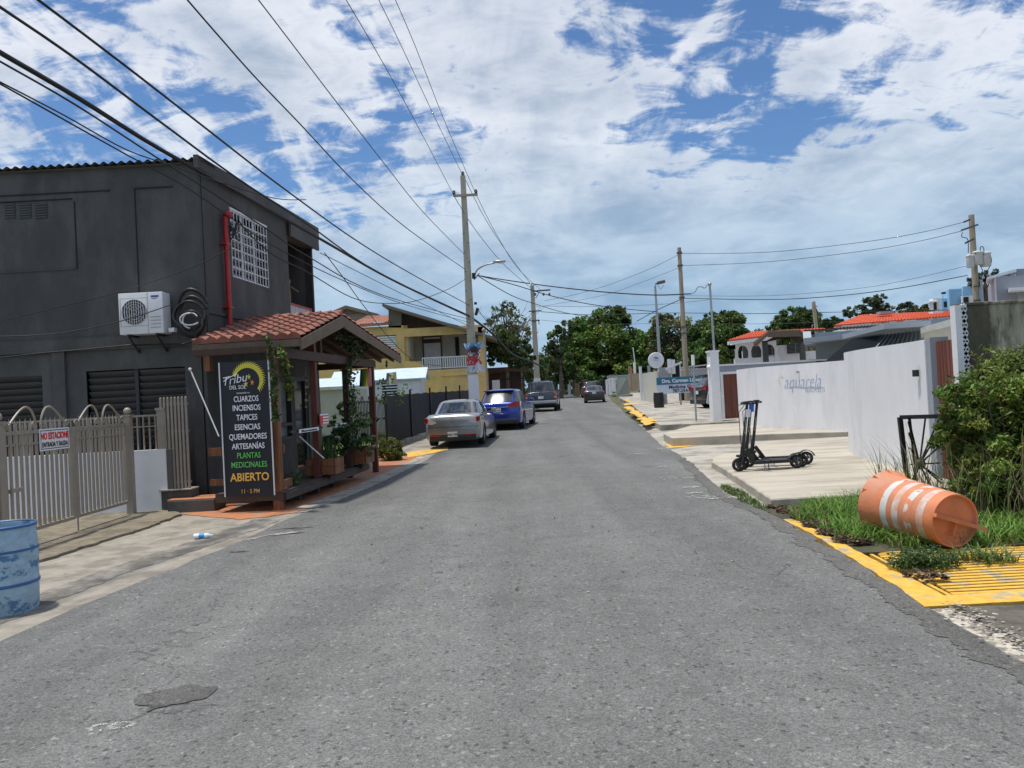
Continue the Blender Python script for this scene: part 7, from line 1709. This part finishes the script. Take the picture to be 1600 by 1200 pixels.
tree('broadleaf_tree', 'tall dark tree behind the steel mast and white pillar', [E(1120, 530, 80, 44, 36), E(1135, 505, 80, 30, 18), E(1100, 560, 79, 40, 28), E(1160, 545, 80, 26, 30), E(1110, 498, 80, 14, 10)], (.085, .14, .035), 430, 75, .38, GR, seed=4, sub_r=.28, tw=.4)
tree('broadleaf_tree', 'low dark tree linking the mast tree and the villa', [E(1185, 545, 82, 26, 26), E(1165, 560, 82, 30, 24)], (.065, .105, .03), 110, 70, .4, GR, seed=15, tw=.3)
tree('broadleaf_tree', 'round dark tree standing behind the villa roof', [E(1245, 502, 75, 36, 22), E(1225, 515, 75, 26, 14), E(1265, 510, 75, 24, 16), E(1240, 530, 75, 50, 16)], (.075, .125, .032), 260, 65, .36, GR, seed=5, sub_r=.3, tw=.35)
tree('broadleaf_tree', 'small low tree peeking left of the long red roof', [E(1298, 508, 70, 18, 10), E(1306, 501, 70, 10, 6)], (.045, .075, .022), 40, 40, .4, GR, seed=6, tw=.2)
tree('airy_tree', 'sparse airy tree with open branches above the long red roof', [E(1362, 478, 66, 20, 14), E(1335, 488, 66, 18, 9), E(1400, 484, 66, 26, 11), E(1430, 492, 66, 20, 8), E(1370, 466, 66, 12, 6)], (.075, .10, .05), 130, 22, .34, None, seed=7, sub_r=.4, tw=.2)
tree('broadleaf_tree', 'small tree showing beside the pale blue building', [E(1448, 488, 64, 16, 10)], (.09, .10, .03), 30, 35, .34, GR, seed=8, tw=.15)
tree('airy_tree', 'thin leafed branches showing behind the transformer pole', [E(1528, 438, 62, 16, 10), E(1550, 428, 62, 16, 6)], (.06, .075, .05), 28, 22, .3, None, seed=9, sub_r=.5, tw=.15)
tree('airy_tree', 'half bare tree with grey twigs left of the second pole', [E(790, 500, 62, 28, 30), E(775, 520, 62, 22, 26), E(810, 515, 62, 20, 34), E(800, 545, 62, 26, 24)], (.10, .13, .045), 105, 11, .34, None, seed=10, sub_r=.3, tw=.25)
tree('airy_tree', 'light loose branches right of the second pole against the sky', [E(872, 535, 80, 16, 26), E(885, 515, 80, 12, 16), E(860, 560, 80, 18, 22)], (.07, .10, .035), 90, 22, .42, None, seed=11, sub_r=.35, tw=.2)
tree('broadleaf_tree', 'dark undergrowth tree right behind the second pole base', [E(905, 596, 90, 30, 14), E(935, 598, 98, 40, 12), E(860, 585, 82, 26, 22), E(885, 575, 83, 18, 26)], (.06, .10, .028), 110, 60, .4, GR, seed=12, tw=.25)
# twigs of the half bare tree
v = MB(); r_ = random.Random(4)
for k in range(70):
    s_ = P(r_.uniform(775, 812), r_.uniform(530, 570), 61.5); a = r_.uniform(-.6, .6); L_ = r_.uniform(1.2, 3.6); m_ = s_+Vector((math.sin(a)*L_*.5, r_.uniform(-.3, .3), math.cos(a)*L_*.5)); e = m_+Vector((math.sin(a*1.6)*L_*.6, 0, math.cos(a*1.3)*L_*.5)); v.tube([s_, m_, e], [.045, .03, .012], 5)
    for j in range(3): f = m_.lerp(e, r_.random()); v.tube([f, f+Vector((r_.uniform(-.6, .6), 0, r_.uniform(.1, .8)))], [.018, .008], 4)
solo('bare_branches', v, mat('grey_bark', (.20, .18, .16), .95), 'bare grey dead branches rising inside the half bare tree', 'branches')
# hedge mass over the carport
tree('hedge', 'dense dark green creeper mass over the brick carport', [E(790, 540, 47, 22, 26), E(770, 552, 47, 12, 22), E(808, 560, 47, 16, 14), E(820, 555, 50, 14, 22), E(835, 580, 60, 20, 22)], (.075, .11, .035), 190, 70, .2, None, False, .34, 13, 'hedge')
# background wood closing the horizon
pos, ids = [], []
cs = []
r_ = random.Random(9)
for k in range(64): x = lerp(-150, 190, k/63)+r_.uniform(-2, 2); cs.append((x, 135+r_.uniform(-8, 8), 2.2+r_.uniform(0, 2.2), 4.5, 4, 2.4+r_.uniform(0, 2.0)))
p_, i_ = blobs(cs, 1100, 26, .42, 21); o = leaf_obj('distant_wood', p_, 1.1, leafcols(i_, (.05, .08, .022), .25, 3)); tag(o, 'distant belt of dark green wood closing the horizon', 'wood', None, 'stuff')
# right overgrown bush
def bush(name, label, cs, base, nsub, per, ls, seed, cat='bush', aspect=.45, up=.2, hues=None, sub_r=.3, stems=0, var=.3, group=None):
    a = np.array(cs); c = (a[:, 0].mean(), a[:, 1].mean(), 0.02); q = thing(name, label, cat, c, group); pos, ids = blobs(cs, nsub, per, sub_r, seed); pos[:, 2] = np.maximum(pos[:, 2], .02)
    o = leaf_obj('foliage', pos, ls, leafcols(ids, base, var, seed, hues), parent=q, aspect=aspect, up=up, origin=c)
    if stems:
        v = MB(); r_ = random.Random(seed)
        for k in range(stems): cc = r_.choice(cs); b_ = Vector((cc[0]+r_.uniform(-.6, .6)*cc[3], cc[1]+r_.uniform(-.6, .6)*cc[4], 0)); e = Vector((cc[0]+r_.uniform(-.9, .9)*cc[3], cc[1]+r_.uniform(-.8, .8)*cc[4], cc[2]+r_.uniform(.2, .95)*cc[5])); v.tube([b_, b_.lerp(e, .5)+Vector((r_.uniform(-.1, .1), 0, .1)), e], [.012, .009, .004], 5)
        part('stems', v, M_bark, q)
    return q
bush('overgrown_bush', 'tall overgrown wild bush climbing in front of the mossy wall', [(5.6, 7.6, .25, .5, .3, .3), (6.4, 7.5, .3, .6, .4, .35), (6.05, 9.1, 1.05, .9, .7, .8), (6.6, 9.3, 1.35, .7, .5, .55), (5.6, 8.8, 1.2, .5, .5, .5), (6.2, 8.0, .9, .6, .5, .5), (5.5, 9.0, .75, .42, .6, .6), (6.9, 9.0, 1.15, .8, .7, .7), (5.7, 8.3, .5, .7, .5, .45), (6.6, 8.2, .75, .9, .6, .6), (5.45, 8.6, .35, .5, .4, .35), (6.2, 7.6, .2, .7, .35, .2), (7.2, 7.9, .5, .6, .5, .45), (5.3, 7.7, .22, .35, .3, .25), (6.9, 7.3, .5, .6, .4, .5), (5.9, 8.4, 1.25, .4, .4, .4), (7.2, 8.6, 1.5, .7, .5, .5), (5.35, 8.7, .9, .35, .4, .4), (5.15, 9.0, 1.0, .28, .3, .5), (5.1, 8.6, .35, .25, .3, .3), (7.7, 8.8, 1.0, .8, .8, .8), (6.1, 7.8, .35, .8, .35, .3)],
     (.13, .185, .035), 1500, 100, .07, 31, 'bush', .35, .3, ((.17, .13, .06), .05), .26, 60, .35)
def blades(name, label, spots, n, h, w, base, seed, cat, kind=None, lean=.5, tipc=1.5, hueb=None, z0=None, parent=None, group=None):
    r_ = np.random.default_rng(seed); V = []; F = []; C_ = []; sp_ = np.array(spots); pr = (sp_[:, 2]*sp_[:, 3]); pr = pr/pr.sum()
    idx = r_.choice(len(sp_), n, p=pr)
    for i in range(n):
        s = sp_[idx[i]]; a = r_.uniform(0, 6.28); q = math.sqrt(r_.random()); x = s[0]+q*math.cos(a)*s[2]; y = s[1]+q*math.sin(a)*s[3]; zb_ = (s[4] if len(s) > 4 else gz(y)+.01)
        hh = h*r_.uniform(.4, 1.3)*(1-.45*q*q); az = r_.uniform(0, 6.28); le = hh*lean*r_.uniform(.2, 1.5); d = np.array((math.cos(az), math.sin(az))); s2 = np.array((-d[1], d[0]))*w*r_.uniform(.6, 1.4)/2
        b = len(V)
        for (f, wf) in ((0, 1), (.4, .9), (.75, .6)):
            cx_, cy_, cz = x+d[0]*le*f*f, y+d[1]*le*f*f, zb_+hh*f*(1-.15*f*f*lean); V += [(cx_-s2[0]*wf, cy_-s2[1]*wf, cz), (cx_+s2[0]*wf, cy_+s2[1]*wf, cz)]
        V.append((x+d[0]*le, y+d[1]*le, zb_+hh*(1-.35*lean*r_.random()))); F += [(b, b+1, b+3, b+2), (b+2, b+3, b+5, b+4), (b+4, b+5, b+6)]
        c = np.array(base)*r_.uniform(.6, 1.5); 
        if hueb is not None and r_.random() < hueb[1]: c = np.array(hueb[0])*r_.uniform(.7, 1.2)
        C_ += [(*c, 1)]*7
    o0 = np.array((sp_[:, 0].mean(), sp_[:, 1].mean(), 0.0)) if parent is None else -np.array(INV[parent])
    V = np.array(V)-o0; me = bpy.data.meshes.new(name); me.from_pydata(V.tolist(), [], F); ca = me.color_attributes.new('Col', 'FLOAT_COLOR', 'POINT'); ca.data.foreach_set('color', np.array(C_, np.float32).ravel()); me.materials.append(M_leaf)
    o = bpy.data.objects.new(name, me); COL.objects.link(o)
    if parent: o.parent = parent; return o
    o.location = o0; return tag(o, label, cat, group, kind)
def sp(px, py, rx, ry, dz=None):
    g_ = G(px, py); return (g_.x, g_.y, rx, ry, gz(g_.y)+(dz if dz is not None else .02))
blades('grass', 'bright green long grass growing around the fallen orange barrel', [sp(1365, 852, .2, .1), sp(1400, 846, .5, .18), sp(1470, 856, .5, .15), sp(1350, 842, .3, .2), sp(1550, 850, .6, .25), sp(1300, 812, .45, .55), sp(1340, 800, .5, .5), sp(1290, 800, .3, .4), sp(1400, 838, .35, .3), sp(1370, 790, .6, .5), sp(1440, 848, .3, .25), sp(1330, 835, .3, .3), (4.4, 8.9, .6, .5, .02), (4.9, 7.7, .5, .5, .02), (5.6, 7.9, .7, .4, .02)], 8500, .21, .009, (.11, .22, .03), 41, 'grass', 'stuff', 1.15, hueb=((.30, .26, .12), .06))
blades('tall_grass', 'tall dry seeding grass stalks rising at the left of the bush', [(4.7, 9.3, .35, .3, .02), (5.1, 8.7, .4, .4, .02), (5.3, 8.1, .5, .3, .02)], 420, 1.0, .012, (.10, .14, .04), 42, 'grass', 'stuff', .45, hueb=((.35, .30, .18), .35))
blades('creeping_weeds', 'low weeds sprawling across the yellow drain grate', [sp(1425, 893, .16, .10, .03), sp(1460, 890, .2, .12, .03), sp(1520, 878, .22, .10, .03), sp(1560, 884, .16, .08, .03)], 520, .14, .012, (.10, .17, .04), 43, 'weeds', 'stuff', 1.2, hueb=((.2, .16, .08), .08))
def ground_leaves(name, label, spots, n, size, cols, seed, up=1.0, kind='stuff', h=.05, cat='leaf litter'):
    r_ = np.random.default_rng(seed); sp_ = np.array(spots); pr = sp_[:, 2]*sp_[:, 3]; idx = r_.choice(len(sp_), n, p=pr/pr.sum()); a = r_.uniform(0, 6.28, n); q = np.sqrt(r_.random(n)); s = sp_[idx]
    pos = np.stack([s[:, 0]+q*np.cos(a)*s[:, 2], s[:, 1]+q*np.sin(a)*s[:, 3], s[:, 4]+r_.uniform(0.005, h, n)], 1); c = np.array(cols)[r_.integers(0, len(cols), n)]*r_.uniform(.6, 1.3, (n, 1)); org = (sp_[:, 0].mean(), sp_[:, 1].mean(), 0)
    o = leaf_obj(name, pos, size, c, up=up, aspect=.5, origin=org); return tag(o, label, cat, None, kind)
ground_leaves('weed_leaves', 'small green weed leaves matted on the yellow drain grate', [sp(1420, 893, .17, .12, .03), sp(1462, 892, .22, .12, .03), sp(1440, 884, .17, .1, .03)], 1300, .032, [(.07, .13, .035), (.09, .15, .05), (.05, .09, .03)], 44, .6, h=.13, cat='weeds')
ground_leaves('leaf_litter', 'dry brown leaves and twigs heaped along the yellow kerb', [sp(1235, 803, .16, .16, .02), sp(1255, 812, .16, .16, .025), sp(1275, 825, .15, .14, .025), sp(1300, 838, .16, .12, .025), sp(1325, 850, .15, .1, .025), sp(1215, 796, .14, .1, .01), sp(1345, 856, .12, .06, .03), sp(1460, 912, .12, .05, .03), sp(1435, 905, .12, .05, .03)], 2200, .05, [(.16, .10, .06), (.09, .05, .035), (.24, .17, .11), (.06, .04, .03)], 45, 1.3, h=.045)
ground_leaves('fallen_leaves', 'scattered pale fallen leaves on the asphalt edge and gutter', [sp(1320, 888, .1, .05, .02), sp(400, 845, .8, .5, .006), sp(200, 890, .8, .4, .006), sp(1150, 870, .6, .6, .016), (0, 8, 3, 4, .014)], 60, .045, [(.2, .13, .08), (.1, .06, .04), (.35, .28, .2)], 46, 2.0, h=.012)
v = MB(); r_ = random.Random(5)
for k in range(90):
    g_ = sp(r_.uniform(1225, 1350), 0, 0, 0) if False else None; t = r_.random(); c = G(lerp(1228, 1345, t)+r_.uniform(-12, 12), lerp(800, 856, t)+r_.uniform(-5, 5)); a = r_.uniform(0, 3.14); L_ = r_.uniform(.06, .2); d = Vector((math.cos(a)*L_, math.sin(a)*L_, r_.uniform(-.01, .03))); v.tube([c+Vector((0, 0, .05)), c+d+Vector((0, 0, .05))], [.004, .002], 4)
solo('twig_heap', v, M_bark, 'thin brown twigs strewn among the dry leaves by the kerb', 'twigs')['kind'] = 'stuff'
# weeds at the slab corner
blades('kerb_weeds', 'strip of low green weeds along the slab kerb beside the road', [sp(1150, 772, .12, .5, .0), sp(1170, 785, .12, .35, .0), sp(1190, 795, .1, .2, .0), sp(1136, 765, .08, .3, 0)], 900, .09, .012, (.075, .13, .03), 47, 'weeds', 'stuff', 1.0, hueb=((.2, .16, .08), .1))
blades('verge_grass', 'rough grass verge at the foot of the sheet gate', [sp(972, 622, .9, 3.2, .15), sp(880, 615, 2.2, 3, 0.02), sp(898, 614, 1.6, 2, 0.02)], 3000, .3, .05, (.10, .14, .03), 48, 'grass', 'stuff', .6)
blades('lawn_grass', 'green lawn behind the iron fence', [(-7, 24, 3.4, 5, .02), (-6, 30, 2, 4, .2)], 6000, .14, .03, (.10, .16, .035), 49, 'grass', 'stuff', .6)

# porch plants
def atp(px, py, n=0.1):
    t, z = onp(px, py, (PO[0]+D[1]*n, PO[1]-D[0]*n), D); return Fp(t, z, n)
def plant(name, label, cat, px, py, n_, rpx, rpy, base, nl, ls, seed, per=40, group=None, aspect=.3, hues=None):
    c = atp(px, py, n_); k = c.y/FPX; q = thing(name, label, cat, (c.x, c.y, c.z-rpy*k), group)
    pos, ids = blobs([(c.x, c.y, c.z, rpx*k, rpx*k*.7, rpy*k)], nl, per, .4, seed); o = leaf_obj('foliage', pos, ls*1.25, leafcols(ids, np.array(base)*1.25, .3, seed, hues), parent=q, aspect=aspect*1.5, origin=tuple(q.location)); return q
plant('bushy_plant', 'dense dark leaved plant spilling over the far planter box', 'plant', 527, 690, .0, 24, 24, (.035, .06, .022), 26, .07, 51)
plant('bushy_plant', 'mid green leafy plant right above the far planter box', 'plant', 562, 680, .1, 18, 22, (.06, .11, .03), 20, .065, 52)
gs = G(609, 721); bush('garden_shrub', 'rounded yellow green shrub at the far porch corner', [(gs.x, gs.y+.2, .32, .34, .3, .30), (gs.x+.05, gs.y+.2, .18, .38, .3, .18)], (.11, .15, .03), 90, 60, .06, 53, 'shrub', .5, .2, ((.25, .14, .05), .05), .35)
plant('leafy_sapling', 'thin sapling with bright leaves beside the red corner post', 'sapling', 612, 610, .3, 26, 22, (.10, .15, .03), 10, .07, 54, 14)
plant('leafy_sapling', 'sparse leafy stems left of the red corner post, before the iron fence', 'sapling', 575, 655, .1, 16, 26, (.06, .11, .03), 10, .055, 55, 16)
plant('fern', 'bright fern hanging in a dark basket beside the vine post', 'fern', 540, 640, -.35, 13, 11, (.12, .18, .03), 12, .08, 56, 30, aspect=.18)
v = MB(); c = atp(541, 655, -.35); v.lathe([(.04, -.1), (.11, 0), (.115, .02)], 14, c, None, True); solo('hanging_basket', v, M_black, 'dark round basket holding the bright fern', 'basket', 40)
plant('potted_plant', 'light green flowering plant in the white pot', 'plant', 577, 697, .25, 10, 18, (.12, .17, .06), 12, .05, 57, 26, hues=((.6, .6, .55), .12))
c = G(577, 730); v = MB(); v.lathe([(.001, 0), (.10, 0), (.13, .26), (.145, .26), (.145, .3), (.12, .3), (.115, .26), (.001, .25)], 22, (c.x, c.y, .01)); solo('plant_pot', v, mat('pale_pot', (.45, .44, .42), .6), 'pale round plant pot standing behind the far planter box', 'pot', 35)
plant('small_plant', 'bright fern-like plant on the deck behind the near post', 'plant', 463, 748, -.1, 9, 15, (.09, .18, .04), 12, .04, 58, 30)
plant('small_plant', 'dark green plant between the banner and the near post', 'plant', 433, 735, -.5, 8, 26, (.04, .08, .03), 14, .05, 59, 30)
v_ = thing('spiky_plant', 'spiky long leaved plant in the near planter box', 'plant', atp(512, 716, .0)); c = atp(512, 716, .0)
blades('spiky_leaves', None, [(c.x, c.y, .16, .2, c.z-.03)], 55, .55, .03, (.05, .10, .035), 60, None, None, .7, parent=v_)
c2 = atp(485, 716, -.1); blades('spiky_leaves', None, [(c2.x, c2.y, .06, .1, c2.z)], 7, .75, .012, (.07, .12, .06), 61, None, None, .2, parent=v_)
# vines
def vine(label, pts, nl, seed, base=(.07, .12, .025), spread=5, ls=.075, n_=.05):
    r_ = np.random.default_rng(seed); c = [atp(x, y, n_) for x, y in pts]; s = smoothpts(c, 8); q = thing('climbing_vine', label, 'vine', c[-1]); v = MB(); v.tube(s, .012, 5); part('stem', v, M_bark, q)
    pos = []; ids = []
    for i in range(nl):
        p = s[r_.integers(0, len(s))]; k = p.y/FPX*spread; pos.append((p.x+r_.normal(0, k*.6), p.y+r_.normal(0, k*.5), p.z+r_.normal(0, k))); ids.append(i//6)
    o = leaf_obj('foliage', np.array(pos), ls, leafcols(np.array(ids), base, .35, seed), parent=q, aspect=.7, up=0, origin=tuple(q.location)); return q
vine('climbing vine hanging from the near eave beside the near post', [(420, 532), (424, 560), (430, 590), (428, 625), (432, 655)], 260, 71, (.06, .10, .03), 5)
vine('bright vine curling round the near timber post', [(438, 545), (446, 570), (450, 600), (452, 615)], 240, 72, (.13, .17, .03), 5)
vine('thick dark vine covering the second far post of the porch', [(545, 520), (551, 550), (546, 590), (552, 625), (546, 660), (556, 690)], 620, 73, (.055, .09, .025), 8)
vine('dark vine leaves trailing under the gable roof beam', [(520, 510), (535, 525), (550, 535), (570, 545)], 420, 74, (.03, .05, .02), 8)

plant('hanging_plant', 'light green trailing plant hanging at the shop window, left of the red post', 'plant', 488, 612, -.9, 6, 12, (.12, .16, .06), 8, .05, 81, 22)
plant('small_plant', 'bright potted sprig standing on the rail between the two white word signs', 'plant', 517, 655, -.2, 7, 10, (.12, .19, .04), 8, .05, 82, 24)
